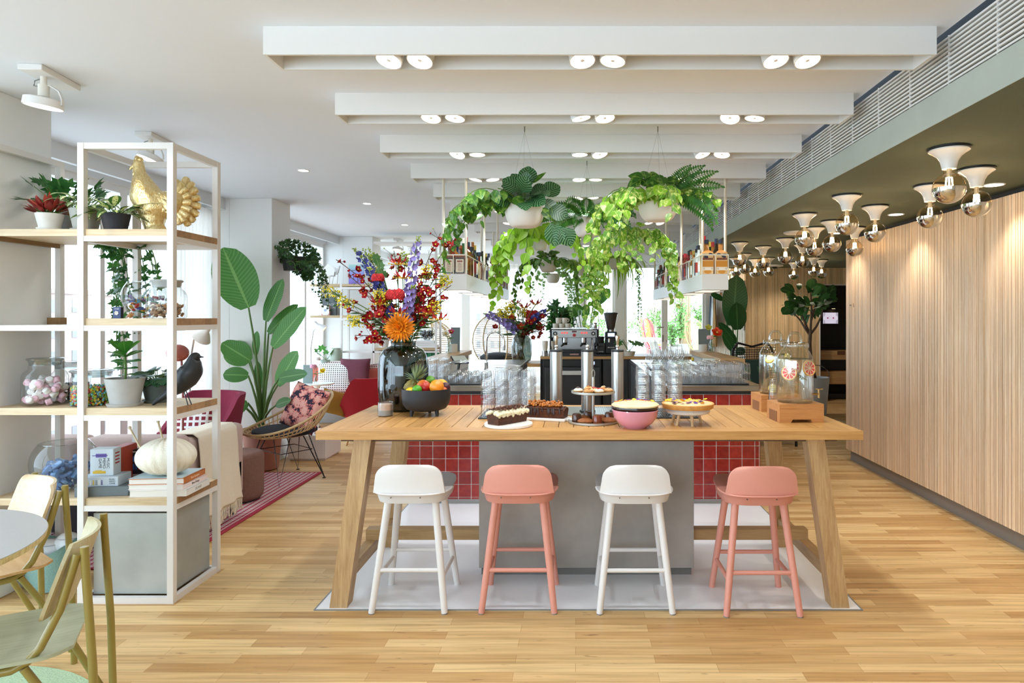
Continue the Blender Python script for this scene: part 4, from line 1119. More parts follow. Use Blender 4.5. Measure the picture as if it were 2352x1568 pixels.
b = MB(); b.box((.18, -.016, .82), (.34, -.012, .865)); obj('display', b, emit('b8c8ff', 1.2, 'fridge_display'), p_, smooth=False)
# espresso machine
ey = 9.72; em = P(1319, 818, ey)
t = thing('espresso_machine', 'two group chrome espresso machine on the back counter', 'coffee machine', (em.x, ey, .94))
W2 = .345
b = MB(); b.box((-W2+.02, -.0, .08), (W2-.02, .42, .36), .01); b.box((-W2, -.06, .27), (W2, .44, .395), .008); obj('body', b, mat('8e8d8a', .18, 1.0), t, smooth=False)
for s in (-1, 1):
    b = MB(); b.box((s*W2-.014, -.1, .04), (s*W2+.014, .46, .4), .004); obj('side_panel', b, M_BLACK, t, smooth=False)
b = MB(); b.box((-W2+.03, -.085, .27), (W2-.03, -.058, .385), .005); fp = obj('front_panel', b, mat('96928c', .25, .9), t, smooth=False)
b = MB(); b.box((-W2+.02, -.12, .06), (W2-.02, .1, .1), .004); b.box((-W2+.02, -.1, 0), (W2-.02, .4, .06)); obj('drip_tray', b, M_DARK, t, smooth=False)
b = MB(); b.box((-W2+.06, -.125, .0), (W2-.06, -.1, .055)); b.box((-.06, -.128, .02), (.06, -.124, .04)); obj('lower_panel', b, mat('26272a', .4), t, smooth=False)
b = MB(); b.box((-.065, -.13, .019), (.065, -.1255, .041), .001); obj('name_plate', b, mat('b58f86', .4, .4), t, smooth=False)
def disc_y(b, x, y, z, r, th=.006, seg=14): b.at((x, y, z), 0, PI/2); b.cyl((0, 0, 0), r, th, seg); b.at()
for x0 in (-.17, .12):
    b = MB()
    for k in range(3): disc_y(b, x0+k*.036-.01, -.084, .345, .0145)
    obj('red_buttons', b, emit('ff5a55', .9, 'red_button_glow'), fp)
b = MB(); b.box((-.035, -.089, .352), (.035, -.084, .375)); obj('readout', b, mat('7a1a1a', .3), fp, smooth=False)
b = MB(); disc_y(b, 0, -.084, .31, .033, .008, 24); obj('badge_ring', b, mat('e8e4e0', .3), fp)
b = MB(); disc_y(b, 0, -.091, .31, .024, .003, 24); obj('badge', b, mat('c2272d', .35), fp)
for x in (-.28, .28):
    b = MB(); disc_y(b, x, -.084, .335, .03, .025, 20); k_ = obj('steam_knob', b, M_BLACK, t)
    b = MB(); disc_y(b, x, -.11, .335, .014, .005, 16); obj('knob_cap', b, mat('e6e4e0', .3), k_)
for x in (-.14, .14):
    b = MB(); b.cyl((x, -.02, .2), .042, .075, 22); obj('group_head', b, M_CHROME, t)
    b = MB(); b.cyl((x, -.02, .165), .036, .035, 20); b.tube([(x, -.05, .182), (x-.03, -.16, .17), (x-.045, -.2, .155)], [.011, .013, .011], 10); obj('portafilter', b, M_BLACK, t)
for x in (-.27, .26):
    b = MB(); b.tube([(x, -.06, .27), (x, -.11, .24), (x*.98, -.12, .12), (x*.96, -.13, .08)], .006, 8); obj('steam_wand', b, M_CHROME, t)
b = MB(); b.tube([(-W2+.01, -.08, .41), (W2-.01, -.08, .41), (W2-.01, .42, .41), (-W2+.01, .42, .41)], .005, 6, True); obj('cup_rail', b, M_CHROME, t)
EMX, EMY, EMZ = em.x, ey, .94+.396
# cups and glasses on the machine
def mug_mesh(r=.042, h=.085):
    b = MB(); b.lathe([(0, 0), (r*.75, 0), (r*.85, .004), (r, h*.5), (r, h), (r-.004, h), (r-.005, h*.4), (0, .008)], 24); return b
fr = None
def mug(loc, rz):
    global fr
    if fr is None:
        fr = thing('coffee_mug', 'cream coffee mug in the pyramid at the left on the espresso machine', 'cup', loc, rz, 'mugs on the espresso machine')
        m = mat('f0e6d6', .3)
        obj('cup_body', mug_mesh(), m, fr); b = MB(); b.tube([(.04, 0, .07), (.062, 0, .066), (.066, 0, .045), (.056, 0, .026), (.038, 0, .022)], .006, 8); obj('handle', b, m, fr); return fr
    return dup(fr, loc, rz)
for k in range(3): mug((EMX-.28+k*.092, EMY+.02, EMZ), R.uniform(-.4, .4))
for k in range(2): mug((EMX-.235+k*.092, EMY+.03, EMZ+.0855), R.uniform(-.4, .4))
for k in range(3): mug((EMX-.28+k*.092, EMY+.14, EMZ), R.uniform(-.4, .4))
fg = None
for i in range(5):
    for j in range(2):
        for k in range(2):
            loc = (EMX+.02+i*.064, EMY+.03+j*.09, EMZ+k*.095)
            if k == 1 and i > 3: continue
            if fg is None: fg = glassproto('latte_glass', 'glass', tumbler_mesh(.094, .024, .03, 8, .03, 24), 'clear latte glass in the double rows on the right of the espresso machine', 'latte glasses on the espresso machine'); o = fg
            else: o = dup(fg)
            o.location = loc
o = dup(fg, (EMX+.085, EMY+.05, EMZ+.19)); o['label'] = 'single clear latte glass on top of the rows on the espresso machine'; del o['group']
def jug(loc, label, h=.09):
    t = thing('milk_jug', label, 'jug', loc)
    b = MB(); b.lathe([(0, 0), (.036, 0), (.038, .004), (.03, h*.7), (.033, h), (.0315, h), (.028, h*.7), (.035, .008), (0, .006)], 20); obj('jug_body', b, M_CHROME, t)
    b = MB(); b.tube([(.03, 0, h*.85), (.06, 0, h*.8), (.055, 0, h*.3), (.036, 0, h*.2)], .004, 6); obj('handle', b, M_CHROME, t)
jug((EMX+.305, EMY-.02, EMZ), 'chrome milk jug at the front right on the espresso machine', .1)
# grinders
def grinder(px, y, label, tall=True):
    t = thing('coffee_grinder', label, 'grinder', (XX(px, y), y, .94)); s = 1.0 if tall else .55
    b = MB(); b.box((-.1, -.12, 0), (.1, .16, .03), .006); b.box((-.085, .0, .03), (.085, .15, .36*s), .01); b.box((-.085, -.1, .26*s), (.085, .02, .36*s), .01); obj('body', b, mat('232427', .35), t, smooth=False)
    b = MB(); b.tube([(-.03, -.05, .26*s), (-.03, -.055, .2*s)], .02, 12); b.box((-.05, -.1, .12*s), (.05, -.01, .135*s)); obj('dosing_fork', b, M_CHROME, t)
    if tall:
        b = MB(); b.box((-.05, -.103, .29), (.05, -.099, .34)); obj('display', b, emit('c9d8ff', 1.5, 'grinder_display'), t, smooth=False)
        b = MB(); b.cyl((0, .03, .36), .055, .03, 22); obj('collar', b, M_STEEL, t)
        b = MB(); b.lathe([(.05, .39), (.062, .42), (.1, .6), (.105, .625), (.1, .63), (0, .635)], 30); obj('bean_hopper', b, mat('4a4240', .12, coat=.5), t)
        b = MB(); b.lathe([(.107, .62), (.107, .64), (.06, .648), (0, .648)], 30); obj('hopper_lid', b, M_BLACK, t)
    else:
        b = MB(); b.cyl((0, .03, .198), .07, .09, 20); obj('hopper', b, M_BLACK, t)
    return t
grinder(1403, 9.78, 'tall black coffee grinder with a dark hopper right of the espresso machine')
grinder(1377, 9.72, 'short black grinder between the espresso machine and the tall grinder', False)
# paper cups in steel holders
for k, (px, lab) in enumerate(((1252, 'stack of paper cups in a steel holder left of the espresso machine, outer one'), (1268, 'stack of paper cups in a steel holder close to the espresso machine'))):
    y = 9.66; t = thing('cup_dispenser', lab, 'cups', (XX(px, y), y, .94))
    b = MB(); b.cyl((0, 0, 0), .045, .08, 18); obj('holder', b, M_CHROME, t)
    b = MB()
    for q in range(6): b.lathe([(.032, .08+q*.012), (.042, .16+q*.012), (.044, .16+q*.012), (.043, .165+q*.012)], 18)
    obj('paper_cups', b, mat('efe6d8', .6, var=.08, scale=60), t)
# potted monstera on the back counter
def potted(label, loc, r, h, pc, cat='plant', name='potted_plant', saucer=True, rt=None):
    t = thing(name, label, cat, loc); rt = rt or r
    b = MB(); z0 = .012 if saucer else 0
    b.lathe([(0, z0), (r*.72, z0), (rt, h), (rt*1.0, h), (rt*.93, h), (rt*.9, h*.86), (0, h*.86)], 32); po = obj('pot', b, mat(pc, .75, var=.08, scale=12), t, ang=40)
    if saucer: b = MB(); b.lathe([(0, 0), (r*.84, 0), (r*.92, .016), (r*.88, .016), (0, .01)], 32); obj('saucer', b, mat(pc, .75, var=.08, scale=12), t)
    b = MB(); b.lathe([(rt*.9, h*.88), (0, h*.9)], 20); obj('soil', b, M_SOIL, t)
    return t
t = potted('small monstera in a shallow white dish at the right of the back counter', (XX(1445, 9.7), 9.7, .94), .1, .07, 'e2ddd2', saucer=False)
b = MB(); s = MB()
for k in range(7):
    a = k*2.4+.4; d = V((math.cos(a), math.sin(a)*.6, 1.4)).normalized(); L = R.uniform(.16, .26); q = V((0, 0, .06))+d*L
    s.tube([(0, 0, .06), q], .004, 5); b.lobed(q, (d.x, d.y, -.2), (0, -.5, 1), .15, 0, 7, .4)
obj('leaves', b, leafm('3f7a2d', '5a9a3c', '7fb25a'), t); obj('stems', s, mat('5b8a3e', .5), t)

# ---------------------------------------------------------------- hanging bottle shelves
def lshelf(x0, x1, label, side):
    y0, y1, zb, zt = 5.3, 8.65, 1.745, 1.873
    t = thing('hanging_bottle_shelf', label, 'shelf', ((x0+x1)/2, y0, zb)); ox = (x0+x1)/2; w = (x1-x0)/2; L = y1-y0; h = zt-zb
    b = MB(); b.box((-w, 0, 0), (w, L, h)); obj('tray_box', b, mat('dcdad5', .4, .1), t, smooth=False)
    for k in range(5):
        b = MB(); y = .16+k*.68; b.box((-w*.7, y, -.004), (w*.7, y+.34, .0)); obj('light_panel', b, emit('fff0dc', 2.2 if side < 0 else .9), t, smooth=False)  # right shelf panels are unlit; their weak glow is painted in by emission
    for k in range(4):
        y = .05+k*1.08
        for s in (-1, 1):
            b = MB(); b.cyl((s*(w-.014), y, h), .011, ZC-zb-h-.0, 10); obj('hanging_rod', b, mat('e9e0cd', .45), t)
    b = MB(); r = .005
    for z in (h+.155,):
        b.tube([(-w, L, z), (-w, 0, z), (w, 0, z), (w, L, z)], r, 6)
    for k in range(10):
        y = k*L/9
        for s in (-1, 1): b.box((s*w-.003, y-.003, h), (s*w+.003, y+.003, h+.155))
    b.box((-.003, -.003, h), (.003, .003, h+.155))
    obj('guard_rail', b, mat('e9e0cd', .45), t)
    return (ox, y0, zt, w, L)
LS = lshelf(-1.097, -.885, 'white hanging shelf full of bottles above the left tiled bar', -1)
RS = lshelf(1.027, 1.24, 'white hanging shelf full of bottles above the right tiled bar', 1)
def bottle(kind, loc, glassc, capc, labc, label, group, h=.28, r=.036):
    t = thing('bottle', label, 'bottle', loc, R.uniform(-.3, .3), group)
    if kind == 'square':
        b = MB(); w = r; b.prism([(-w, -w), (w, -w), (w, w), (-w, w)], 0, h*.62); o0 = len(b.v)
        vs = [(-w, -w, h*.62), (w, -w, h*.62), (w, w, h*.62), (-w, w, h*.62)]+[(q*.4*w/1, p*.4*w/1, h*.7) for q, p in ((-1, -1), (1, -1), (1, 1), (-1, 1))]
        b.add(vs, [(0, 1, 5, 4), (1, 2, 6, 5), (2, 3, 7, 6), (3, 0, 4, 7)]); b.cyl((0, 0, h*.69), w*.42, h*.2, 14)
    else:
        b = MB(); b.lathe([(0, 0), (r*.92, 0), (r, .006), (r, h*.56), (r*.85, h*.64), (r*.4, h*.72), (r*.36, h*.9), (0, h*.9)], 20)
    obj('bottle_body', b, mat(glassc, .08, spec=.6, coat=.4), t, ang=35)
    b = MB(); b.cyl((0, 0, h*.86), r*.42, h*.14, 14); obj('cap', b, mat(capc, .4), t)
    b = MB()
    if kind == 'square': b.box((-r*.82, -r-.0015, h*.08), (r*.82, -r+.001, h*.52))
    else: b.lathe([(r*1.012, h*.14), (r*1.012, h*.46)], 20)
    l = obj('paper_label', b, mat(labc, .7, var=.12, scale=45), t)
    return t
gcol = ['7a3a16', '2a1a12', '1e4a28', '5a1418', 'c9a86a', '37281c', '8c5a22', 'b9c4bd', '16321f', '6e2018', 'd2d8d4', '1a2a44']
ccol = ['1c1c1e', 'c2a24a', '8a1c22', 'd8d2c4', 'b06a32', '23304a', 'c9b23c', 'a8222a']
lcol = ['e8dcc0', 'c9b48c', 'f0ece2', '2a3550', 'a63a2c', 'd8c9a4', 'ddd6cc', '8a1f24', 'e2c05a', '46527a']
names_g = {'7a3a16': 'amber', '2a1a12': 'near-black', '1e4a28': 'green', '5a1418': 'dark red', 'c9a86a': 'honey', '37281c': 'brown', '8c5a22': 'caramel', 'b9c4bd': 'pale clear', '16321f': 'deep green', '6e2018': 'brick red', 'd2d8d4': 'clear', '1a2a44': 'navy'}
names_c = {'1c1c1e': 'black', 'c2a24a': 'gold', '8a1c22': 'wine red', 'd8d2c4': 'ivory', 'b06a32': 'copper', '23304a': 'blue', 'c9b23c': 'yellow', 'a8222a': 'red'}
def fill(S, side, nm_):
    ox, y0, zt, w, L = S
    n = 0
    for k in range(26):
        for c in (0, 1):
            y = y0+.2+k*.122+R.uniform(-.01, .01)
            x = ox+(-1 if c == 0 else 1)*w*.46
            gc, cc, lc = R.choice(gcol), R.choice(ccol), R.choice(lcol)
            lab = '%s bottle with %s cap, %s row, %s from near end, %s shelf' % (names_g[gc], names_c[cc], 'left' if c == 0 else 'right', ['first', 'second', 'third', 'fourth', 'fifth', 'sixth', 'seventh', 'eighth', 'ninth', 'tenth', 'eleventh', 'twelfth', 'thirteenth', 'fourteenth', 'fifteenth', 'sixteenth', 'seventeenth', 'eighteenth', 'nineteenth', 'twentieth', 'twenty-first', 'twenty-second', 'twenty-third', 'twenty-fourth', 'twenty-fifth', 'twenty-sixth'][k], nm_)
            bottle(R.choice(('round', 'round', 'round', 'square')), (x, y, zt), gc, cc, lc, lab, 'bottles on the %s hanging shelf' % nm_, R.uniform(.25, .34), R.uniform(.03, .037))
fill(LS, -1, 'left'); fill(RS, 1, 'right')
# the distinctive pairs at the near ends
for k, px in enumerate((1033, 1058)):
    y = 5.36; t = bottle('square', (XX(px+.0, y), y, LS[2]), '6b3512', '8a3c1a' if k == 0 else '9a4a1c', 'd9cbb4', 'square amber bottle with framed cream label, %s of the pair on the left shelf' % ('outer' if k == 0 else 'inner'), 'square amber bottles', .235, .039); t.rotation_euler.z = 0
    b = MB(); b.box((-.036, -.0398, .008), (.036, -.0385, .13)); obj('label_frame', b, mat('1e2030', .5), t, smooth=False)
    b = MB(); b.box((-.028, -.0412, .014), (.028, -.0398, .118)); obj('label_paper', b, mat('dccfb8', .7, var=.08, scale=70), t, smooth=False)
    b = MB()
    for q in range(8): b.box((-.016, -.0417, .026+q*.009), (.016, -.0412, .0285+q*.009))
    b.box((-.022, -.0417, .1), (.022, -.0412, .11)); obj('label_print', b, mat('8a3a2a', .7), t, smooth=False)
def text(body, size, m, parent, loc, rot=(PI/2, 0, 0), name='lettering', align='CENTER', ext=.0004):
    cu = bpy.data.curves.new(name, 'FONT'); cu.body = body; cu.size = size; cu.align_x = align; cu.align_y = 'CENTER'; cu.extrude = ext; cu.resolution_u = 3
    o = bpy.data.objects.new('tmp_text', cu); C.objects.link(o)
    dg = bpy.context.evaluated_depsgraph_get(); me = bpy.data.meshes.new_from_object(o.evaluated_get(dg)); bpy.data.objects.remove(o)
    me.name = name; me.materials.clear(); me.materials.append(m)
    o = bpy.data.objects.new(name, me); C.objects.link(o); o.parent = parent; o.location = loc; o.rotation_euler = rot; return o
for k, px in enumerate((1623, 1655)):
    y = 5.375; t = bottle('square', (XX(px, y), y, RS[2]), 'c98a4a', '2e3a52', 'ecd9b4', 'square orange printed bottle marked 12, %s of the pair at the right shelf end' % ('left' if k == 0 else 'right'), 'square printed bottles', .285, .046); t.rotation_euler.z = 0
    for c in t.children:
        if c.name.startswith('paper_label') : bpy.data.objects.remove(c)
    b = MB(); b.box((-.047, -.0475, .002), (.047, .047, .176), .003); sl = obj('printed_sleeve', b, mat('e0bd84', .6), t, smooth=False)
    b = MB()
    for q in range(6): b.at((R.uniform(-.03, .03), -.048, R.uniform(.135, .168))); b.ell((0, 0, 0), (.016, .0012, .006), 12, 6)
    b.at(); obj('dark_clouds', b, mat('27304a', .6), sl)
    b = MB()
    for q in range(7): b.at((-.036+q*.012, -.048, .125)); b.ell((0, 0, 0), (.006, .0012, .01), 10, 6)
    b.at(); obj('red_hills', b, mat('6e2a1e', .6), sl)
    b = MB(); b.box((-.046, -.0482, .06), (.046, -.047, .108)); b.ell((0, -.0478, .02), (.03, .0012, .016), 16, 6); obj('orange_field', b, mat('cf8a2c', .6), sl, smooth=False)
    b = MB(); b.box((-.046, -.0488, .032), (.046, -.0478, .058)); obj('white_band', b, mat('f0e6d4', .6), sl, smooth=False)
    text('12', .02, mat('23335a', .6), sl, (-.034, -.0489, .045)); text('12', .02, mat('23335a', .6), sl, (.034, -.0489, .045))
# ================================================================== PLANTS
L_POTHOS = leafm('4e8a1c', '8fbf2e', 'dfe88a', 'patch', .35)
L_POTHOSD = leafm('2f5f1c', '4f8a2c', '8fb24a', 'patch', .3)
L_NEON = leafm('78b022', 'a8cf3a', 'c5dd6a', None, .4)
L_CAL = leafm('14421f', '2c6334', '9cc58e', 'stripe', .15)
L_FERN = leafm('2c6126', '4f8a35', None, None, .3)
L_FERNY = leafm('6d962c', '9cb83a', None, None, .35)
L_IVY = leafm('1f4019', '37632a', '6a8f55', None, .2)
L_GRAPE = leafm('24532a', '3f7a33', '6d9a55', None, .3)
L_BANANA = leafm('2f6a22', '4c8c36', '8fbc6a', 'veins', .25)
L_BANAND = leafm('1f4f22', '2c652b', '5c8f52', 'veins', .2)
L_FIDDLE = leafm('173a1a', '35702b', '6f9a55', 'veins', .15, .65)
L_AGLA = leafm('3d6a2a', '2c5a26', 'dbe29a', 'center', .25)
L_CLUSIA = leafm('2f6f25', '4d963a', '86bb62', None, .2)
L_RED = leafm('7d1f22', 'b8483c', '9a2f2a', None, .2)
L_SHRUB = leafm('7cb158', 'b0d68c', None, None, .35)
S_STEM = mat('5f7f35', .6); S_BROWN = mat('6e5a44', .8, var=.2, scale=40)
def rv(a): return R.uniform(-a, a)
def vine(bl, bs, start, az, L, ls, out=.12, spacing=.055, droop=1.0, kind='heart', lift=.04, face=(0, -.8, .35)):
    p = V(start); d = V((math.cos(az), math.sin(az), lift*10)).normalized()
    pts = [p.copy()]; n = max(4, int(L/spacing)); st = L/n; side = 1
    for i in range(n):
        q = i/n
        d = (d+V((rv(.18), rv(.18), -.55*droop*(1-math.exp(-i*st/max(.02, out)))))).normalized()
        p = p+d*st; pts.append(p.copy())
        s = ls*(1.0-.45*q)*R.uniform(.8, 1.2); side = -side
        sd = d.cross(V((0, 0, 1))); sd = sd.normalized() if sd.length > .1 else V((math.cos(az+1.57), math.sin(az+1.57), 0))
        ld = (sd*side*R.uniform(.3, 1)+V((rv(.3), -.25+rv(.3), -.75+rv(.3)))).normalized()
        nrm = V(face)+V((rv(.5), rv(.5), rv(.5)))+sd*side*.3
        b0 = p+ld*.012
        if kind == 'heart': bl.blade(b0, ld, nrm, s, s*.78, w_heart, 5, R.uniform(.1, .5), .14)
        elif kind == 'oval': bl.blade(b0, ld, nrm, s, s*.6, w_oval, 4, R.uniform(.1, .5), .14)
        elif kind == 'lobed': bl.lobed(b0, ld, nrm, s, 0, 5, .4)
    bs.tube(pts, .0028, 5)
def frond(bl, bs, start, d, L, W, bend=1.2, n=18, pw=.16):
    d = V(d).normalized(); up = V((0, 0, 1)); up = (up*.45+V((0, -.9, .1))); up = (up-d*up.dot(d)).normalized(); sd = d.cross(up)
    p = V(start); down = (V((0, 0, 1))-d*d.z).normalized(); a = 0; pts = [p.copy()]; st = L/n
    for i in range(n):
        a += bend/n*(.5+i/n)
        dd = d*math.cos(a)-down*math.sin(a); nn = (up-dd*up.dot(dd)).normalized(); sd = dd.cross(nn)
        p = p+dd*st; pts.append(p.copy()); t = (i+1)/n
        w = W*math.sin(PI*min(1, .12+.86*t))**.7
        if i > 1:
            for s in (-1, 1): bl.blade(p, (sd*s+dd*.35).normalized(), nn, w*.5, st*1.1, w_lance, 2, .25, .05)
    bl.blade(p, dd, nn, st*1.5, st*1.2, w_lance, 2)
    bs.tube(pts, .002, 4)
def bowl_pot(r, h):
    b = MB(); pr = [(0, -h), (r*.5, -h)]
    for i in range(1, 9):
        a = PI/2*i/8; pr.append((r*(.5+.5*math.sin(a)), -h*math.cos(a)**1.0))
    pr += [(r, .008), (r*.96, .008), (r*.93, -.02), (0, -.025)]
    b.lathe(pr, 40); return b
M_POTW = mat('e7e3dc', .6, var=.03, scale=8)
def hang(px, rimy, y, r, h, label, wires=True):
    loc = P(px, rimy, y); t = thing('hanging_planter', label, 'hanging plant', loc)
    obj('pot', bowl_pot(r, h), M_POTW, t, ang=40)
    b = MB()
    for a in (.5, 2.6, 4.7): b.tube([(r*.97*math.cos(a), r*.97*math.sin(a), .0), (0, 0, ZC-loc.z-.03)], .0008, 4)
    b.cyl((0, 0, ZC-loc.z-.035), .004, .035, 8)
    obj('wires', b, mat('9a9a96', .4, .6), t)
    b = MB(); b.lathe([(r*.9, -.01), (0, .0)], 20); obj('soil', b, M_SOIL, t)
    return t
def fin(t, items):
    for nme, b, m in items:
        if b.v: obj(nme, b, m, t, ang=180)
# 1: striped calathea with pothos trailing to the left
t = hang(1205, 472, 4.2, .131, .14, 'big hanging bowl with striped calathea leaves above the left of the taps'); cl = MB(); po = MB(); st_ = MB()
for k in range(24):
    a = k*2.4; el = .15+1.1*((k%8)/8); d = V((math.cos(a)*math.cos(el), math.sin(a)*math.cos(el), math.sin(el)))
    q = V((0, 0, 0))+d*R.uniform(.05, .12); st_.tube([(0, 0, -.02), q], .003, 5)
    nr = V((d.x*.3, -.7, .6)); ld = (d+V((rv(.3), 0, -.25))).normalized(); s = R.uniform(.1, .14)
    cl.blade(q, ld, nr, s, s*.92, w_oval, 6, .5, .12)
for dx, dz, s, dd in ((0.02, .12, .13, (0.05, -.1, 1)), (.12, .06, .13, (.7, 0, .5)), (.16, -.03, .13, (.9, -.2, -.3)), (.17, -.12, .14, (.35, -.2, -1)), (.215, -.14, .13, (-.2, -.2, -1)), (.24, -.15, .13, (.5, -.2, -.8)), (.0, .04, .13, (.05, -.6, .3)), (-.07, 0, .12, (-.7, -.4, -.1)), (.05, -.0, .12, (.5, -.6, -.2)), (-.03, .05, .12, (-.5, -.4, .4)), (.01, -.01, .11, (.1, -.8, -.45))):
    cl.blade((dx, -.05 if abs(dx) > .1 or dz > .1 else -.115, dz+(0 if abs(dx) > .1 or dz > .1 else .025)), dd, (0, -1, .35), s, s*.95, w_oval, 6, .5, .12)
st_.tube([(0, 0, 0), (.1, -.05, .06), (.17, -.06, -.02), (.2, -.05, -.14)], .003, 5)
for a, L in ((2.7, .5), (2.9, .45), (3.2, .5), (3.5, .42), (2.4, .4), (3.9, .4), (2.2, .3), (3.05, .7), (3.3, .3), (4.2, .2), (3.15, .75), (2.8, .6), (3.4, .6)):
    vine(po, st_, (.1*math.cos(a), .1*math.sin(a), .02), a, L, .1, .26, .05, .8)
po.blade((.04, 0, .14), (.8, 0, .7), (0, -1, .3), .13, .035, w_lance, 5); po.blade((.1, -.05, -.02), (.8, -.2, -.7), (0, -1, .3), .14, .06, w_lance, 5)
fin(t, (('striped_leaves', cl, L_CAL), ('trailing_leaves', po, L_POTHOSD), ('stems', st_, S_STEM)))
# 2: fern
def fern_planter(px, ry, y, r, h, label, n, L, lm, up=.7, trail=0):
    t = hang(px, ry, y, r, h, label); fr_ = MB(); st_ = MB()
    for k in range(n):
        a = k*2.4+R.uniform(-.2, .2); el = up*R.uniform(.3, 1.6)
        frond(fr_, st_, (.02*math.cos(a), .02*math.sin(a), -.01), (math.cos(a), math.sin(a), el), L*R.uniform(.75, 1.15), L*.36, R.uniform(.9, 1.7))
    fin(t, (('fern_fronds', fr_, lm), ('stems', st_, S_STEM))); return t
fern_planter(1348, 503, 5.13, .108, .14, 'hanging bowl with a dark green fern in the middle of the planters', 34, .36, L_FERN)
# 3: variegated pothos and fern
t = hang(1511, 458, 4.2, .131, .14, 'big hanging bowl with variegated pothos and fern on the right of the planters'); po = MB(); fe = MB(); st_ = MB(); dk = MB()
for a, L in ((2.6, .55), (3.0, .6), (3.3, .7), (3.6, .65), (4.0, .55), (4.4, .45), (4.7, .35), (2.2, .4), (5.0, .3), (3.1, .45), (3.8, .5), (3.45, .35)):
    vine(po, st_, (.1*math.cos(a), .1*math.sin(a), .02), a, L, .1, .2, .042, .85)
for k in range(20):
    a = k*2.4; q = V((R.uniform(-.12, .06), R.uniform(-.08, .05), R.uniform(.03, .17))); dk.blade(q, (math.cos(a), math.sin(a)*.5-.2, rv(.5)), (rv(.3), -.9, .4), .1, .075, w_heart, 5, .4, .12)
for az, el, L, bd in ((-.2, 1.2, .3, .5), (.0, .8, .36, .5), (-.3, .45, .36, .7), (.1, .2, .36, 1.0), (-.4, .1, .4, 1.4), (.3, 1.6, .27, .3), (-.1, -.1, .38, 1.2), (-.6, .3, .36, 1.6), (.2, .5, .34, 1.1)):
    frond(fe, st_, (.05, 0, .02), (math.cos(az), math.sin(az), el), L, .13, bd, 20)
for a in (-.3, -.6, .1): vine(po, st_, (.1*math.cos(a), .1*math.sin(a), .02), a, .3, .075, .15, .05, .8)
fin(t, (('variegated_leaves', po, L_POTHOS), ('dark_leaves', dk, L_POTHOSD), ('fern_fronds', fe, L_FERN), ('stems', st_, S_STEM)))
def vine_planter(px, ry, y, r, h, label, vines, ls, lm, kind='heart', top=14, tl=.07, sp=.05, out=.1, front=False):
    t = hang(px, ry, y, r, h, label); po = MB(); st_ = MB()
    for a, L in vines: vine(po, st_, (r*.8*math.cos(a), r*.8*math.sin(a), .01), a, L, ls, out, sp, 1.0, kind)
    for k in range(top):
        a = k*2.4; q = V((r*.6*math.cos(a)*R.random(), r*.6*math.sin(a), R.uniform(.02, .1))); po.blade(q, (math.cos(a), math.sin(a), .4), (0, -.7, .7), tl, tl*.8, w_heart if kind != 'lobed' else w_oval, 5, .5, .12)
    fin(t, (('trailing_leaves', po, lm), ('stems', st_, S_STEM))); return t
vine_planter(1241, 535, 6.09, .085, .16, 'hanging pot with yellow-green pothos vines below the calathea bowl', [(3.0, .75), (3.4, .8), (2.7, .7), (3.7, .6), (4.2, .5), (3.1, .95), (2.4, .6), (3.3, .5), (5.2, .4), (2.9, .85), (4.6, .5), (3.9, .75), (5.6, .5), (.1, .5), (-.3, .6), (4.3, .8), (3.2, .65)], .125, L_NEON, out=.2)
vine_planter(1455, 540, 6.07, .1, .14, 'hanging pot with bright vines falling on both sides below the right bowl', [(3.2, .9), (3.0, .8), (3.5, .95), (2.8, .8), (4.0, .6), (.1, .65), (-.3, .7), (.5, .55), (-.6, .65), (3.3, 1.1), (0.2, .8), (4.4, .5), (3.7, .8), (2.9, 1.0), (-.1, .9), (5.2, .5), (4.7, .6)], .12, L_POTHOS, out=.14, top=18)
vine_planter(1259, 600, 7.8, .11, .13, 'small hanging bowl with round dark leaves and thin vines, low left of centre', [(-.2, .6), (.1, .65), (-1, .5), (3.3, .55), (3.6, .6), (2.9, .5), (-.5, .7), (3.1, .8), (0, .8), (2.6, .6), (4.4, .5)], .1, L_POTHOSD, 'oval', 30, .09)
t = fern_planter(1335, 612, 9.0, .095, .12, 'small hanging bowl with a yellow-green fern in the centre of the planters', 24, .32, L_FERNY)
t = hang(1411, 596, 8.2, .108, .12, 'hanging bowl with long grassy spider leaves, low right of centre'); bl = MB(); st_ = MB(); po = MB()
for k in range(110):
    a = R.uniform(0, 6.28); el = R.uniform(.2, 1.5)
    bl.blade((.05*math.cos(a), .05*math.sin(a), 0), (math.cos(a), math.sin(a), el), (0, 0, 1), R.uniform(.35, .75), .022, w_lance, 7, R.uniform(1.8, 2.9), .2)
for a, L in ((3.0, .7), (3.3, .6), (-.3, .9), (0, 1.0), (.2, .8), (2.8, .5)): vine(po, st_, (.1*math.cos(a), .1*math.sin(a), 0), a, L, .055, .08, .04, 1.0, 'lobed')
fin(t, (('grassy_leaves', bl, L_NEON), ('ivy_leaves', po, L_SHRUB), ('stems', st_, S_STEM)))
vine_planter(1270, 630, 9.2, .1, .12, 'lowest hanging pot with pale ivy trailing toward the second bouquet', [(-.2, .6), (0, .7), (.3, .6), (3.1, .45), (-.6, .75), (4, .5), (-.1, .85), (.2, .5)], .06, L_SHRUB, 'lobed', 20, .07, .035, .07)
vine_planter(1345, 645, 10.4, .1, .12, 'farthest hanging pot with small bright leaves, low in the centre', [(-.2, .4), (.5, .4), (3.1, .4), (4, .35), (2.6, .3)], .07, L_NEON, 'heart', 16, .08, .05, .08)

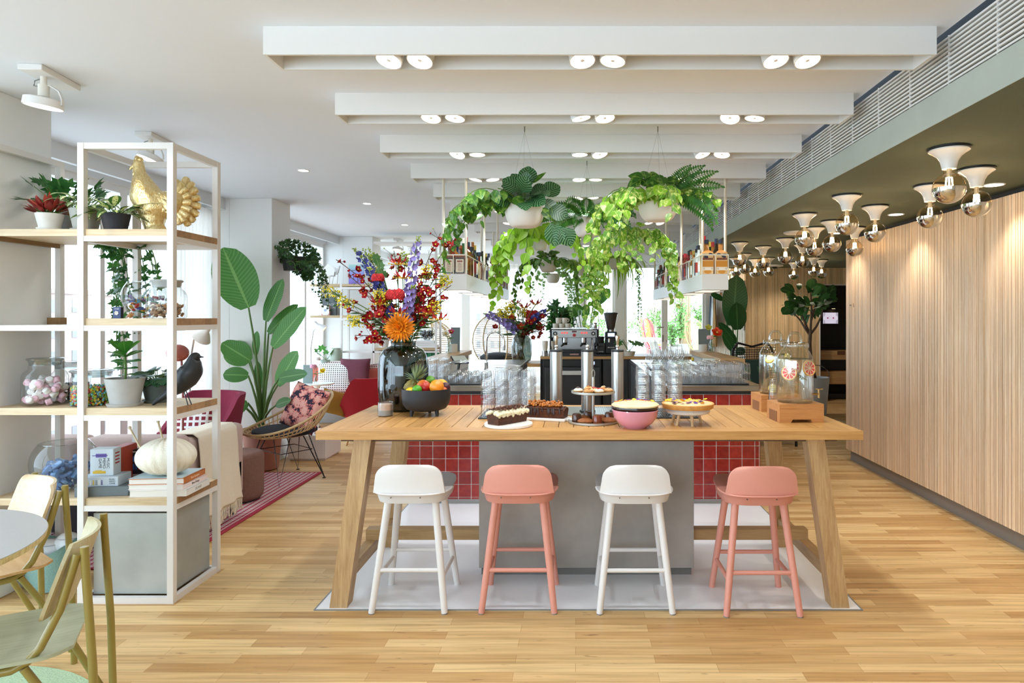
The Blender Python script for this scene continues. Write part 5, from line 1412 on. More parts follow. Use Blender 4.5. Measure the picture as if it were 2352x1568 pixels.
# ---------------------------------------------------------------- big strelitzia by the column
def big_leaf_plant(t, crown, leaves, lm, y, fn=w_banana):
    """leaves: (petiole-top px, tip px, width px, depth shift, bend)"""
    bl = MB(); st_ = MB(); o = V(t.location)
    for (b0, tp, w, dy, bend) in leaves:
        q = P(b0[0], b0[1], y+dy)-o; e = P(tp[0], tp[1], y+dy*1.5)-o; c = V(crown)
        mid = c.lerp(q, .55)+V((0, 0, .08*(q-c).length))-V(((q.x-c.x)*.22, 0, 0))
        pts = [c.lerp(mid, s*2)*(1) if s < .5 else mid.lerp(q, s*2-1) for s in (0, .25, .5, .75, 1)]
        for _ in range(2): pts = [pts[0]]+[(pts[i-1]+pts[i]*2+pts[i+1])/4 for i in range(1, len(pts)-1)]+[pts[-1]]
        st_.tube(pts, [.017, .014, .012, .01, .008], 8)
        d = e-q; L = d.length; s = y/F
        nr = V((.15*(1 if d.x < 0 else -1), -1, .35))
        # aim so that the arched blade ends near the tip
        up = V((0, 0, 1)) if bend > 0 else V((0, 0, 1))
        dd = (d.normalized()+V((0, 0, .0)))
        u = dd.cross(nr).normalized(); nr2 = u.cross(dd)
        bl.blade(q, dd, nr, L*(1+.05*bend*bend), w*s, fn, 12, bend*.4, .16, 0, .03)
    obj('leaves', bl, lm, t, ang=180); obj('stems', st_, mat('5d7d3e', .5), t)
Yp = 6.55
t = thing('strelitzia_plant', 'tall strelitzia plant with banana-like leaves in the terracotta pot by the column', 'plant', (XX(603, Yp), Yp, 0))
b = MB(); b.lathe([(0, 0), (.13, 0), (.15, .01), (.185, .4), (.185, .41), (.17, .41), (.165, .36), (0, .36)], 40); obj('pot', b, mat('b98470', .7, var=.06, scale=6), t, ang=40)
b = MB(); b.lathe([(.165, .37), (0, .38)], 20); obj('soil', b, M_SOIL, t)
big_leaf_plant(t, (0, 0, .38), [((571, 706), (511, 568), 92, -.1, .2), ((611, 737), (647, 640), 40, 0, .2), ((617, 765), (681, 697), 34, .1, .3), ((627, 797), (698, 704), 48, -.05, .3), ((575, 828), (508, 786), 46, -.1, .6), ((572, 832), (520, 790), 60, .1, .5), ((570, 862), (512, 858), 36, -.15, .9), ((569, 925), (516, 950), 34, -.2, .7), ((545, 922), (541, 952), 26, -.15, .3), ((638, 884), (681, 806), 44, -.1, .2), ((641, 868), (700, 856), 30, -.2, .5), ((588, 815), (590, 760), 20, .0, .1), ((634, 930), (665, 918), 22, -.25, .3), ((595, 900), (592, 830), 20, .05, .1)], L_BANANA, Yp)
# ---------------------------------------------------------------- ivy in a wall pot on the column side
t = thing('wall_ivy', 'dark green ivy spilling from a wall pot on the side of the column', 'plant', (-3.13, 6.95, ZZ(600, 6.95)))
b = MB(); b.lathe([(0, -.1), (.09, -.1), (.11, .05), (.1, .05), (0, .03)], 24, (.12, 0, 0)); b.box((-.005, -.03, -.02), (.03, .03, .03)); obj('pot', b, mat('2a2d2b', .6), t)
bl = MB(); st_ = MB()
for k in range(520):
    a = R.uniform(0, 6.28); r = R.random()**.5; p = V((.2+.19*r*math.cos(a), -.02+.14*math.sin(a*1.7), .03+.2*r*math.sin(a)-.07*(r*math.cos(a))))
    bl.lobed(p, (rv(.7), rv(.4), -.6+rv(.5)), (rv(.7), -.9, .4+rv(.4)), R.uniform(.035, .055))
for x, L in ((.22, .3), (.26, .45), (.3, .5), (.2, .25), (.16, .2), (.32, .3), (.1, .2), (.3, .6), (.24, .42), (.33, .42), (.28, .55)): vine(bl, st_, (x, rv(.1)-.05, -.02), rv(.6), L, .055, .05, .03, 1.2, 'lobed')
obj('leaves', bl, L_IVY, t, ang=180); obj('stems', st_, S_STEM, t)
# ---------------------------------------------------------------- strelitzia on the right behind the bar
Yp = 8.6; t = thing('strelitzia_plant', 'dark green strelitzia with two large upright leaves behind the right tiled bar', 'plant', (XX(1690, Yp), Yp, 0))
b = MB(); b.lathe([(0, 0), (.15, 0), (.19, .4), (.17, .4), (0, .36)], 32); obj('pot', b, mat('d9d5cc', .7), t)
big_leaf_plant(t, (0, 0, .38), [((1680, 735), (1683, 630), 0, 0, .1)], L_BANAND, Yp) if False else None
big_leaf_plant(t, (0, 0, .38), [((1683, 748), (1692, 632), 58, .15, -.1), ((1694, 757), (1692, 695), 44, -.1, .1), ((1692, 788), (1652, 740), 22, 0, .2), ((1685, 806), (1662, 765), 24, -.1, .3), ((1690, 805), (1712, 808), 20, -.1, .3), ((1660, 690), (1634, 672), 18, .3, .3)], L_BANAND, Yp)
# ---------------------------------------------------------------- fiddle-leaf tree by the back slatted wall
Yp = 10.2; t = thing('fiddle_leaf_tree', 'branching fiddle-leaf fig tree in a pale metal bucket by the back slatted wall', 'tree', (XX(1872, Yp), Yp, 0)); o = V(t.location)
b = MB(); b.lathe([(0, 0), (.165, 0), (.17, .01), (.21, .56), (.215, .58), (.2, .58), (.195, .52), (0, .5)], 36); pt = obj('bucket', b, mat('c9cdd0', .45, .25), t, ang=40)
b = MB(); b.tube([(-.21*math.cos(a), -.05, .57+.2*math.sin(a)) for a in [i*PI/12 for i in range(13)]], .006, 6); obj('handle', b, M_STEEL, pt)
b = MB(); b.lathe([(.196, .525), (0, .54)], 20); obj('soil', b, M_SOIL, t)
def PL(px, py, dy=0): return P(px, py, Yp+dy)-o
b = MB(); tr = [(0, 0, .52), PL(1862, 830), PL(1860, 790), PL(1861, 768)]; b.tube(tr, [.035, .03, .028, .028], 10)
tips = []
for pts in ([(1861, 770), (1850, 755), (1838, 735), (1824, 720)], [(1861, 770), (1852, 748), (1842, 725), (1840, 690)], [(1861, 770), (1863, 735), (1864, 700), (1862, 665)], [(1861, 768), (1875, 750), (1887, 725), (1893, 690)], [(1863, 735), (1868, 715), (1880, 690)]):
    q = [PL(x, y, rv(.1)) for x, y in pts]; b.tube(q, [.022, .018, .014, .009][:len(q)], 8); tips += [q[-1]]
obj('trunk', b, mat('6f5a4a', .85, var=.25, scale=30), t)
bl = MB()
for k in range(95):
    cx_, cy_ = R.choice(((1825, 668), (1838, 685), (1862, 660), (1880, 668), (1898, 675), (1905, 690), (1840, 705), (1868, 700), (1888, 700), (1830, 702), (1848, 715), (1815, 704), (1862, 720)))
    p = PL(cx_+rv(14), cy_+rv(12), rv(.35)); d = (p-PL(1862, 700)).normalized()+V((rv(.5), -.3+rv(.5), .1+rv(.5)))
    s = R.uniform(.14, .24); bl.blade(p-d.normalized()*s*.4, d, (rv(.4), -.8, .7), s, s*.68, w_fiddle, 6, R.uniform(.2, .7), .12, 0, .03)
obj('leaves', bl, L_FIDDLE, t, ang=180)
# plants behind the coffee machine and on the terrace
def shrub(label, px, base, top, y, w, zb, m, name='terrace_shrub', n=170, ls=.09, kind='oval'):
    t = thing(name, label, 'plant', (XX(px, y), y, zb)); o = V(t.location); bl = MB(); st_ = MB(); h = ZZ(top, y)-zb; z0 = ZZ(base, y)-zb
    b = MB(); b.lathe([(0, 0), (.18, 0), (.22, max(.12, z0)), (.2, max(.12, z0)), (0, max(.1, z0-.03))], 20); obj('pot', b, mat('dcd8d0', .7), t)
    for k in range(8):
        a = k*.785; r = w*R.uniform(.1, .5); p0 = V((0, 0, z0)); p1 = V((r*math.cos(a), r*math.sin(a)*.6, z0+(h-z0)*R.uniform(.6, 1)))
        st_.tube([p0, p0.lerp(p1, .5)+V((0, 0, .05)), p1], .008, 5)
        for q in range(n//8):
            f = R.uniform(.15, 1.0); c = p0.lerp(p1, f)+V((rv(.07), rv(.07), rv(.04))); d = V((rv(1), rv(1), .3+rv(.6)))
            if kind == 'lobed': bl.lobed(c, d, (rv(.5), -.8, .5), ls)
            else: bl.blade(c, d, (rv(.5), -.8, .5), ls, ls*.5, w_oval, 3, .3, .1)
    obj('leaves', bl, m, t, ang=180); obj('stems', st_, S_BROWN, t); return t
shrub('leafy green plant behind the espresso machine beside the second bouquet', 1290, 800, 690, 10.9, .5, 0, L_GRAPE, 'potted_shrub', 200, .16, 'lobed')
t = thing('strelitzia_plant', 'pale strelitzia standing behind the coffee grinder at the window', 'plant', (XX(1345, 11.6), 11.6, 0))
b = MB(); b.lathe([(0, 0), (.15, 0), (.19, .4), (.17, .4), (0, .36)], 28); obj('pot', b, mat('c9c5bd', .7), t)
big_leaf_plant(t, (0, 0, .38), [((1368, 700), (1400, 662), 26, .1, .3), ((1362, 705), (1385, 672), 24, .0, .2), ((1330, 725), (1318, 700), 30, -.2, .2), ((1340, 728), (1350, 700), 22, -.2, .2), ((1322, 730), (1300, 705), 24, -.1, .3)], L_BANANA, 11.6)
for px, base, top, y, w, lab in ((1375, 810, 690, 14.5, 1.2, 'pale green shrub on the terrace seen behind the espresso machine'), (1478, 790, 712, 18.4, .9, 'green bush on the terrace behind the white table'), (1497, 790, 698, 18.6, .4, 'slim upright shrub on the terrace left of the door stile'), (1515, 790, 700, 18.2, .35, 'narrow shrub on the terrace just behind the door stile'), (1543, 795, 725, 14.4, .5, 'bushy shrub on the terrace right of the door stile'), (1562, 790, 668, 14.6, .35, 'thin climbing plant on the terrace leaning on a timber post'), (1612, 760, 690, 15, .5, 'light green shrub on the terrace near the red lettering')):
    shrub(lab, px, base, top, y, w, .35, L_SHRUB, 'terrace_shrub', 300, .08)
# ================================================================== CUT FLOWERS
F_RED = mat('b81f28', .5, island=.25); F_YEL = mat('e4cf2c', .5, island=.3); F_PUR = mat('9484c6', .5, island=.25); F_BLUE = mat('3a3f8a', .5, island=.3)
F_ORA = mat('e88a14', .55, island=.4); F_GRN = mat('9aa83a', .6, island=.3); F_CEL = mat('c92a2e', .7, island=.3, bump=.3, scale=90); F_CTR = mat('e6c14a', .5)
S_FL = mat('5b7a35', .6); S_TWIG = mat('5a4636', .8)
def w_petal(t): return max(.0, math.sin(PI*min(1, t*.9+.1)))**.6 if t < .999 else .3
def bloom5(b, c, n, r, m=0, cup=.5, petals=5):
    n = V(n).normalized(); u = n.orthogonal().normalized(); w = n.cross(u)
    for k in range(petals):
        a = k*2*PI/petals; d = u*math.cos(a)+w*math.sin(a)
        b.blade(c, d+n*cup, n, r, r*.86, w_petal, 5, -.3, .18, m)
def stem_path(base, neck, tip, n=9, sag=0.0):
    base, neck, tip = V(base), V(neck), V(tip); out = [base, base.lerp(neck, .5)]
    for i in range(n+1):
        t = i/n; q = neck.lerp(tip, t); bow = math.sin(PI*t)
        q = q+V((-(tip.x-neck.x)*.12*bow, 0, .06*bow*(tip-neck).length))
        out.append(q)
    return out
def flower_stem(name, label, V0, tip, kind, scale=1.0, cat='flower', group=None, yaw=0, dots=None):
    """V0 = (vase base point, vase height); tip = world position of the stem's tip"""
    base, hv, nr = V0
    t = thing(name, label, cat, base, 0, group)
    o = V(base); tl = V(tip)-o; az = math.atan2(tl.y, tl.x)
    neck = V((nr*math.cos(az)*R.uniform(.3, .9), nr*math.sin(az)*R.uniform(.3, .9), hv))
    foot = V((-neck.x*.9+rv(.02), -neck.y*.9+rv(.02), .014))
    path = stem_path(foot, neck, tl)
    st_ = MB(); st_.tube(path, (.0026 if kind == 'quince' else .0032)*scale, 6)
    up = path[2:]; bl = MB(); ct = MB(); lf = MB(); gb = MB()
    def along(f): x = f*(len(up)-1); i = min(len(up)-2, int(x)); return up[i].lerp(up[i+1], x-i), (up[i+1]-up[i]).normalized()
    if kind == 'quince':
        n = R.randint(12, 16)
        for k in range(n):
            f = .3+.7*(k+R.random()*.5)/n; p, d = along(min(1, f)); side = V((rv(1), rv(.8), rv(1))).normalized()
            q = p+side*R.uniform(.015, .055)*scale; st_.tube([p, q], .0016*scale, 4)
            r = R.uniform(.02, .034)*scale if f < .9 else .011*scale
            nn = (side+V((0, -.9, .2))).normalized(); b1 = MB(); bloom5(b1, q, nn, r, 0, .45); bloom5(b1, q+nn*.002, nn, r*.75, 0, .9); bo = obj('blossom', b1, F_RED, t, ang=180)
            if r > .018*scale: obj('flower_centre', MB().ell(q+nn*r*.35, r*.22, 8, 5), F_CTR, bo)
            if R.random() < .3: e = p+V((rv(.09), rv(.05), rv(.09)))*scale; st_.tube([p, e], .0012*scale, 4); obj('bud', MB().ell(e, .005*scale, 6, 4), F_GRN, t)
        m1, mc = F_RED, F_CTR
    elif kind in ('delphinium', 'blue'):
        n = 30
        for k in range(n):
            f = .35+.6*k/n; p, d = along(f); a = k*2.4; u = d.orthogonal().normalized(); w = d.cross(u)
            side = u*math.cos(a)+w*math.sin(a); q = p+side*.022*scale*(1.3-f*.6)
            bloom5(bl, q, side+V((0, -.3, 0)), .027*scale*(1.25-f*.6), 0, .3)
        for k in range(14):
            f = .9+.1*k/14; p, d = along(min(1, f)); a = k*2.4; q = p+V((math.cos(a), math.sin(a), .2))*.012*scale; gb.ell(q, .005*scale, 6, 4); st_.tube([p, q], .001*scale, 4)
        m1, mc = (F_PUR if kind == 'delphinium' else F_BLUE), F_CTR
    elif kind in ('goldenrod', 'viburnum'):
        dens = 95 if kind == 'goldenrod' else 90; rad = .042 if kind == 'goldenrod' else .05
        for k in range(dens):
            p, d = along(R.uniform(.86, 1.0)); q = p+V((rv(1), rv(1), rv(1)))*rad*scale*.8; bl.ell(q, R.uniform(.003, .0062)*scale, 6, 4)
            if k % 4 == 0: st_.tube([along(.84)[0], q], .001*scale, 4)
        m1, mc = (F_YEL if kind == 'goldenrod' else F_GRN), F_CTR
    elif kind == 'gloriosa':
        p, d = along(1.0)
        for k in range(6):
            a = k*PI/3; dd = V((math.cos(a), math.sin(a)*.7-.25, .1)); bl.blade(p, dd, (0, -.2, 1), .08*scale, .019*scale, w_lance, 8, -1.1, .2, 0, .5)
        for k in range(6):
            a = k*PI/3+.5; e = p+V((math.cos(a), math.sin(a), .1))*.05*scale; ct.tube([p, e], .0012*scale, 4); ct.ell(e, .005*scale, 6, 4)
        m1, mc = GLOR, F_CTR
    elif kind == 'celosia':
        p, d = along(1.0)
        for k in range(150):
            a = k*2.4; z = k/150; rr = .05*scale*math.sqrt(max(0, 1-(z-.4)**2*1.6)); bl.ell(p+V((rr*math.cos(a), rr*math.sin(a), (z-.3)*.055*scale)), R.uniform(.007, .012)*scale, 7, 4)
        m1, mc = F_CEL, F_CTR
    elif kind == 'dahlia':
        p, d = along(1.0); n = V((0, -1, .12)).normalized(); u = n.orthogonal().normalized(); w = n.cross(u)
        for ring, (cnt, el, L) in enumerate(((24, -.45, .1), (24, -.1, .1), (24, .2, .1), (20, .5, .09), (18, .8, .078), (14, 1.05, .064), (8, 1.35, .05))):
            for k in range(cnt):
                a = k*2*PI/cnt+ring*.4; dd = (u*math.cos(a)+w*math.sin(a))*math.cos(el)+n*math.sin(el)
                bl.blade(p, dd, n if el < 1 else u*math.cos(a), L*scale*R.uniform(.9, 1.08), .02*scale, w_lance, 5, -.35, .45)
        m1, mc = F_ORA, F_CTR
    elif kind == 'poppy':
        p, d = along(1.0); nn = V((0, -.8, .6)); bloom5(bl, p, nn, .05*scale, 0, .4); bloom5(bl, p, V((.2, -.8, .6)), .04*scale, 0, .9, 6); ct.ell(p+nn*.018*scale, .01*scale, 8, 6)
        m1, mc = dots or F_RED, F_CTR
    elif kind == 'leafspray':
        for k in range(26):
            p, d = along(.4+.6*k/26); a = k*2.4; lf.blade(p, V((math.cos(a), math.sin(a), .3)), (0, -.5, .8), .07*scale, .02*scale, w_lance, 4, .5, .1)
        m1, mc = F_RED, F_CTR
    elif kind == 'bigleaf':
        p, d = along(.75)
        for k in range(5):
            q, dd = along(.7+.3*k/5); lf.lobed(q, dd+V((rv(.9), 0, rv(.6))), (rv(.3), -.8, .6), .05*scale, 0, 6, .25)
        m1, mc = F_RED, F_CTR
    for k in range(3):
        p, d = along(R.uniform(.12, .5)); a = R.uniform(0, 6.3); lf.blade(p, V((math.cos(a), math.sin(a), .4)), (0, -.4, .9), .07*scale, .022*scale, w_lance, 4, .5, .1)
    obj('stem', st_, S_TWIG if kind == 'quince' else S_FL, t, ang=180)
    if bl.v: h_ = obj('blossom', bl, m1, t, ang=180 if kind not in ('goldenrod', 'viburnum', 'celosia') else 60)
    if ct.v: obj('flower_centre', ct, mc, h_)
    if lf.v: obj('leaves', lf, leafm('3d6a30', '5f8a40'), t, ang=180)
    if gb.v: obj('buds', gb, F_GRN, t)
    return t
def glor_mat():
    m, nt, b = nm('flame_petal'); uv = nd(nt, 'ShaderNodeTexCoord').outputs['UV']; s = nd(nt, 'ShaderNodeSeparateXYZ', {0: uv})
    nt.links.new(ramp(nt, s.outputs[1], [(.1, hexc('e8c62a')), (.45, hexc('c9302a')), (.9, hexc('a81f3a'))]), b.inputs['Base Color']); b.inputs['Roughness'].default_value = .45; return m
GLOR = glor_mat()
V1 = ((VB.x, VB.y, TT+.002), .425, .06)
def T(px, py, dy=0): return P(px, py, 4.2+dy)
for px, py, dy, lab in ((772, 596, .05, 'red quince branch arching to the upper far left of the big bouquet'), (800, 632, -.1, 'red quince branch below the top left one in the big bouquet'), (785, 705, -.05, 'red quince branch low on the left of the big bouquet'), (815, 770, -.12, 'short red quince twig lowest on the left of the big bouquet'), (868, 612, .1, 'red quince branch rising left of centre in the big bouquet'), (1012, 535, .05, 'red quince branch reaching highest on the right of the big bouquet'), (1040, 548, -.05, 'red quince branch leaning to the shelf on the right of the big bouquet'), (1036, 655, -.1, 'red quince branch low on the far right of the big bouquet'), (985, 600, .12, 'red quince branch behind the purple spike in the big bouquet'), (905, 575, .1, 'thin quince twig rising straight up in the big bouquet'), (1000, 650, -.08, 'red quince branch filling the right side of the big bouquet'), (850, 680, -.13, 'red quince branch at the front left of the big bouquet'), (950, 640, .14, 'red quince branch at the back centre of the big bouquet')):
    flower_stem('quince_branch', lab, V1, T(px, py, dy), 'quince', 1.0, 'flower', 'quince branches in the big bouquet')
for px, py, dy, k, lab in ((962, 542, -.03, 'delphinium', 'tall pale purple delphinium right of centre in the big bouquet'), (950, 655, -.12, 'delphinium', 'purple delphinium low in the centre of the big bouquet'), (812, 570, .08, 'blue', 'dark blue delphinium at the upper left of the big bouquet'), (848, 615, .0, 'blue', 'dark blue delphinium left of centre in the big bouquet'), (890, 700, -.1, 'blue', 'short dark blue delphinium above the orange dahlia'), (1018, 690, .1, 'delphinium', 'thin purple delphinium at the far right of the big bouquet')):
    flower_stem('delphinium', lab, V1, T(px, py, dy), k)
for px, py, dy, lab in ((748, 668, 0, 'yellow sprig at the far left tip of the big bouquet'), (780, 690, -.05, 'yellow sprig second from the left in the big bouquet'), (803, 735, -.1, 'yellow sprig low left in the big bouquet'), (855, 622, .05, 'yellow sprig beside the upper blue flowers in the big bouquet'), (870, 675, -.12, 'bright yellow sprig left of the red cockscomb in the big bouquet'), (885, 672, -.05, 'yellow sprig close to the centre of the big bouquet'), (985, 615, 0, 'yellow sprig behind the right quince branches in the big bouquet'), (1030, 638, 0, 'yellow sprig at the right edge of the big bouquet'), (1005, 700, -.1, 'yellow sprig low right in the big bouquet')):
    flower_stem('goldenrod', lab, V1, T(px, py, dy), 'goldenrod', 1.0, 'flower', 'yellow sprigs in the big bouquet')
for px, py, lab in ((838, 578, 'green viburnum head at the upper left of the big bouquet'), (930, 585, 'green viburnum head at the top centre of the big bouquet')):
    flower_stem('viburnum', lab, V1, T(px, py, .1), 'viburnum')
for px, py, dy, lab in ((914, 608, 0, 'yellow and red flame lily at the top centre of the big bouquet'), (925, 640, -.05, 'red flame lily under the top one in the big bouquet'), (915, 722, -.14, 'flame lily just above the orange dahlia'), (985, 722, -.1, 'flame lily at the lower right of the big bouquet'), (1008, 735, -.12, 'drooping red flame lily at the far lower right of the big bouquet'), (870, 700, -.12, 'flame lily at the lower left of the big bouquet')):
    flower_stem('flame_lily', lab, V1, T(px, py, dy), 'gloriosa', 1.15)
flower_stem('cockscomb', 'round red cockscomb in the middle of the big bouquet', V1, T(908, 680, -.1), 'celosia')
flower_stem('cockscomb', 'small red cockscomb left of the middle of the big bouquet', V1, T(868, 640, -.02), 'celosia', .7)
flower_stem('dahlia', 'large orange dahlia at the front of the big bouquet', V1, T(918, 752, -.2), 'dahlia', .98)
flower_stem('poppy', 'red anemone left of the orange dahlia in the big bouquet', V1, T(872, 725, -.15), 'poppy', .8, dots=F_RED)
for px, py, lab in ((876, 760, 'leafy green sprig beside the orange dahlia'), (1000, 715, 'feathery green sprig at the right of the big bouquet'), (1020, 610, 'leafy sprig behind the right side of the big bouquet'), (960, 690, 'leafy sprig in the middle of the big bouquet'), (830, 720, 'leafy sprig at the left of the big bouquet')):
    flower_stem('greenery_sprig', lab, V1, T(px, py, .02), 'leafspray', 1.2, 'foliage')
flower_stem('scented_leaf_stem', 'stem with lobed green leaves arching over the upper left of the big bouquet', V1, T(862, 590, .02), 'bigleaf', 1.1, 'foliage')
# ---------------------------------------------------------------- second bouquet on the back counter
y2 = 9.95; z2 = .83; g = V((XX(1198, y2), y2, z2))
t = thing('green_glass_vase', 'round grey-green glass vase holding the second bouquet behind the left bar', 'vase', g)
b = MB(); b.lathe([(0, 0), (.1, 0), (.14, .03), (.155, .12), (.155, .25), (.14, .35), (.1, .4), (.09, .41), (.095, .42)], 40); obj('glass_body', b, glass('9aa39c', .06, .9, 'green_glass', .5), t, ang=60)
V2 = (g+V((0, 0, .002)), .41, .07)
def T2(px, py, dy=0): return P(px, py, y2+dy)
for px, py, k, s, lab in ((1112, 720, 'delphinium', 2.0, 'long purple delphinium reaching far left in the second bouquet'), (1165, 745, 'delphinium', 1.8, 'purple delphinium low left in the second bouquet'), (1262, 712, 'blue', 1.9, 'dark blue delphinium at the upper right of the second bouquet'), (1170, 705, 'goldenrod', 2.6, 'yellow spray at the top left of the second bouquet'), (1150, 715, 'goldenrod', 2.2, 'yellow spray at the left of the second bouquet'), (1200, 715, 'goldenrod', 2.0, 'yellow spray at the centre of the second bouquet'), (1205, 708, 'gloriosa', 2.0, 'flame lily at the top of the second bouquet'), (1230, 700, 'gloriosa', 2.0, 'flame lily at the upper right of the second bouquet'), (1185, 698, 'gloriosa', 1.6, 'small flame lily at the upper left of the second bouquet'), (1222, 725, 'celosia', 1.9, 'red cockscomb right of centre in the second bouquet'), (1175, 735, 'poppy', 1.9, 'orange-red flower left of centre in the second bouquet'), (1196, 752, 'poppy', 1.5, 'orange flower low in the second bouquet'), (1250, 735, 'quince', 1.9, 'red quince branch at the right of the second bouquet'), (1245, 760, 'quince', 1.9, 'red quince branch low right in the second bouquet'), (1138, 752, 'poppy', 1.2, 'single red tulip leaning left from the second bouquet'), (1170, 770, 'leafspray', 2.2, 'leafy sprig low left in the second bouquet'), (1235, 745, 'leafspray', 2.4, 'leafy sprig at the right of the second bouquet'), (1200, 740, 'leafspray', 2.4, 'leafy sprig in the middle of the second bouquet')):
    nmk = {'delphinium': 'delphinium', 'blue': 'delphinium', 'goldenrod': 'goldenrod', 'gloriosa': 'flame_lily', 'celosia': 'cockscomb', 'poppy': 'anemone', 'quince': 'quince_branch', 'leafspray': 'greenery_sprig'}[k]
    flower_stem(nmk, lab, V2, T2(px, py, rv(.15)), k, s, 'flower' if k != 'leafspray' else 'foliage', None, 0, mat('e2502a', .5, island=.2) if 'orange' in lab else None)
# ---------------------------------------------------------------- small flower glasses on the raised ledges
def bud_vase(px, y, z, r, h, label):
    l = V((XX(px, y), y, z)); t = thing('bud_vase', label, 'vase', l)
    b = MB(); b.lathe([(0, 0), (r*.9, 0), (r, .006), (r, h*.65), (r*.6, h*.85), (r*.62, h), (r*.56, h)], 24); obj('glass_body', b, glass('eef4f2', .04, .9, 'vase_glass', .6), t, ang=60)
    return (l+V((0, 0, .002)), h, r*.5)
w1 = bud_vase(1031, 6.75, LZ, .03, .13, 'small clear vase with two flowers on the left oak ledge')
flower_stem('ranunculus', 'white ranunculus in the small vase on the left oak ledge', w1, P(1024, 768, 6.72), 'poppy', .95, dots=mat('efe8d8', .5, island=.1))
flower_stem('ranunculus', 'pink flower in the small vase on the left oak ledge', w1, P(1037, 763, 6.75), 'poppy', .8, dots=mat('d05a78', .5, island=.15))
w2 = bud_vase(1634, 6.8, LZ, .03, .13, 'small clear vase with three flowers on the right oak ledge')
flower_stem('poppy', 'large orange-red poppy in the small vase on the right oak ledge', w2, P(1646, 766, 6.72), 'poppy', 1.35, dots=mat('e8481e', .5, island=.15))
flower_stem('ranunculus', 'pale pink ranunculus in the small vase on the right oak ledge', w2, P(1631, 776, 6.68), 'celosia', .6) 
flower_stem('alstroemeria', 'yellow-green flower in the small vase on the right oak ledge', w2, P(1627, 754, 6.8), 'poppy', .9, dots=mat('d9d65a', .5, island=.15))
def menu(px, y, z, w, h, rz, label, col='6f7b7c'):
    t = obj('menu_board', MB().box((-w/2, -.004, 0), (w/2, .004, h), .002), mat(col, .7), None, smooth=False); t.location = (XX(px, y), y, z); t.rotation_euler = (-.06, 0, rz); tag(t, label, 'menu'); return t
menu(1046, 7.1, LZ, .1, .26, 0, 'grey menu card standing behind the small vase on the left oak ledge')
m_ = menu(1618, 7.2, LZ, .13, .24, 0, 'grey menu card standing behind the small vase on the right oak ledge')
def pot_holder(px, y, z, r, h, label):
    t = thing('napkin_pot', label, 'pot', (XX(px, y), y, z)); b = MB(); b.lathe([(0, 0), (r*.96, 0), (r, .005), (r, h), (r*.95, h), (r*.94, .01), (0, .008)], 28); obj('pot_body', b, mat('ddd8cf', .5, var=.04, scale=12), t, ang=40)
pot_holder(1040, 6.9, LZ, .05, .085, 'round cream ceramic pot on the left oak ledge')
pot_holder(1614, 6.95, LZ, .046, .08, 'round cream ceramic pot on the right oak ledge')
# ================================================================== METAL SHELVES ON THE LEFT AND WHAT STANDS ON THEM
SX0, SX1, SY0, SY1, ST = -2.65, -2.14, 3.472, 3.937, 2.454
SL = -3.08
t = thing('metal_shelf_unit', 'tall white metal frame shelf unit with oak boards at the left', 'shelf', (SX0, SY0, 0)); so = V((SX0, SY0, 0))
TB = .033
def q3(b, x0, y0, z0, x1, y1, z1): b.box((x0-SX0, y0-SY0, z0), (x1-SX0, y1-SY0, z1))
for x in (SX0, SX1-TB):
    for y in (SY0, SY1-TB):
        b = MB(); q3(b, x, y, 0, x+TB, y+TB, ST); obj('post', b, M_MET, t, smooth=False)
b = MB(); q3(b, SL-TB, SY1-TB, 0, SL, SY1, ST-TB); q3(b, SL-TB, SY0, ST-TB, SL, SY1, ST); q3(b, SL-TB, SY1-TB, ST-TB, SX0, SY1, ST) if False else None; obj('post', b, M_MET, t, smooth=False)
def rails(z0, z1, nme='frame_rail'):
    b = MB()
    q3(b, SX0+TB, SY0+.002, z0, SX1-TB, SY0+TB-.002, z1); q3(b, SX0+TB, SY1-TB+.002, z0, SX1-TB, SY1-.002, z1)
    for x in (SX0, SX1-TB): q3(b, x+.002, SY0+TB, z0, x+TB-.002, SY1-TB, z1)
    obj(nme, b, M_MET, t, smooth=False)
rails(ST-TB, ST)
BZ = [1.995, 1.518, 1.040, .558]
for z in BZ: rails(z-.037-.029, z-.037)
rails(0, .033)
W_SH = wood('dcc7a4', 'c6a97e', 'X', .8, .45, .06)
for k, z in enumerate(BZ):
    b = MB()
    x0 = SX0+.02 if k == 1 else SL-.06
    q3(b, SX0+TB+.002, SY0+.012, z-.037, SX1-TB-.002, SY1-.012, z)
    q3(b, SX0+.001, SY0+TB+.002, z-.037, SX0+TB+.003, SY1-TB-.002, z)
    q3(b, SX1-TB-.003, SY0+TB+.002, z-.037, SX1-.004, SY1-TB-.002, z)
    if k != 1:
        q3(b, SL-.06, SY0+.012, z-.037, SX0-.002, SY1-TB-.002, z); q3(b, SL+.002, SY1-TB-.004, z-.037, SX0-.002, SY1-.004, z)
    bo_ = obj('oak_board', b, W_SH, t, smooth=False)
    b = MB()
    for i in range(6): q3(b, SX1-.005, SY0+TB+.003+i*.0662, z-.0365, SX1-.002, SY0+TB+.003+(i+1)*.0662, z-.0005)
    obj('end_grain', b, mat('a5805a', .6, var=.15, scale=60, island=.2), bo_, smooth=False)
b = MB(); q3(b, SL-.06, SY0+.012, 1.452, SX0, SY1-TB-.002, 1.482); obj('metal_ledge', b, M_MET, t, smooth=False)
b = MB(); q3(b, SL-.05, SY1-TB-.05, 1.482, SL+.04, SY1-TB-.002, 1.522); obj('oak_block', b, wood('9a7648', '7d5c36', 'Y', 1, .5), t, smooth=False)
b = MB(); q3(b, SL-.03, SY0+.012, BZ[0]-.06, SL-.0, SY1-TB-.002, BZ[0]-.037); obj('oak_batten', b, wood('9a7648', '7d5c36', 'Y', 1, .5), t, smooth=False)
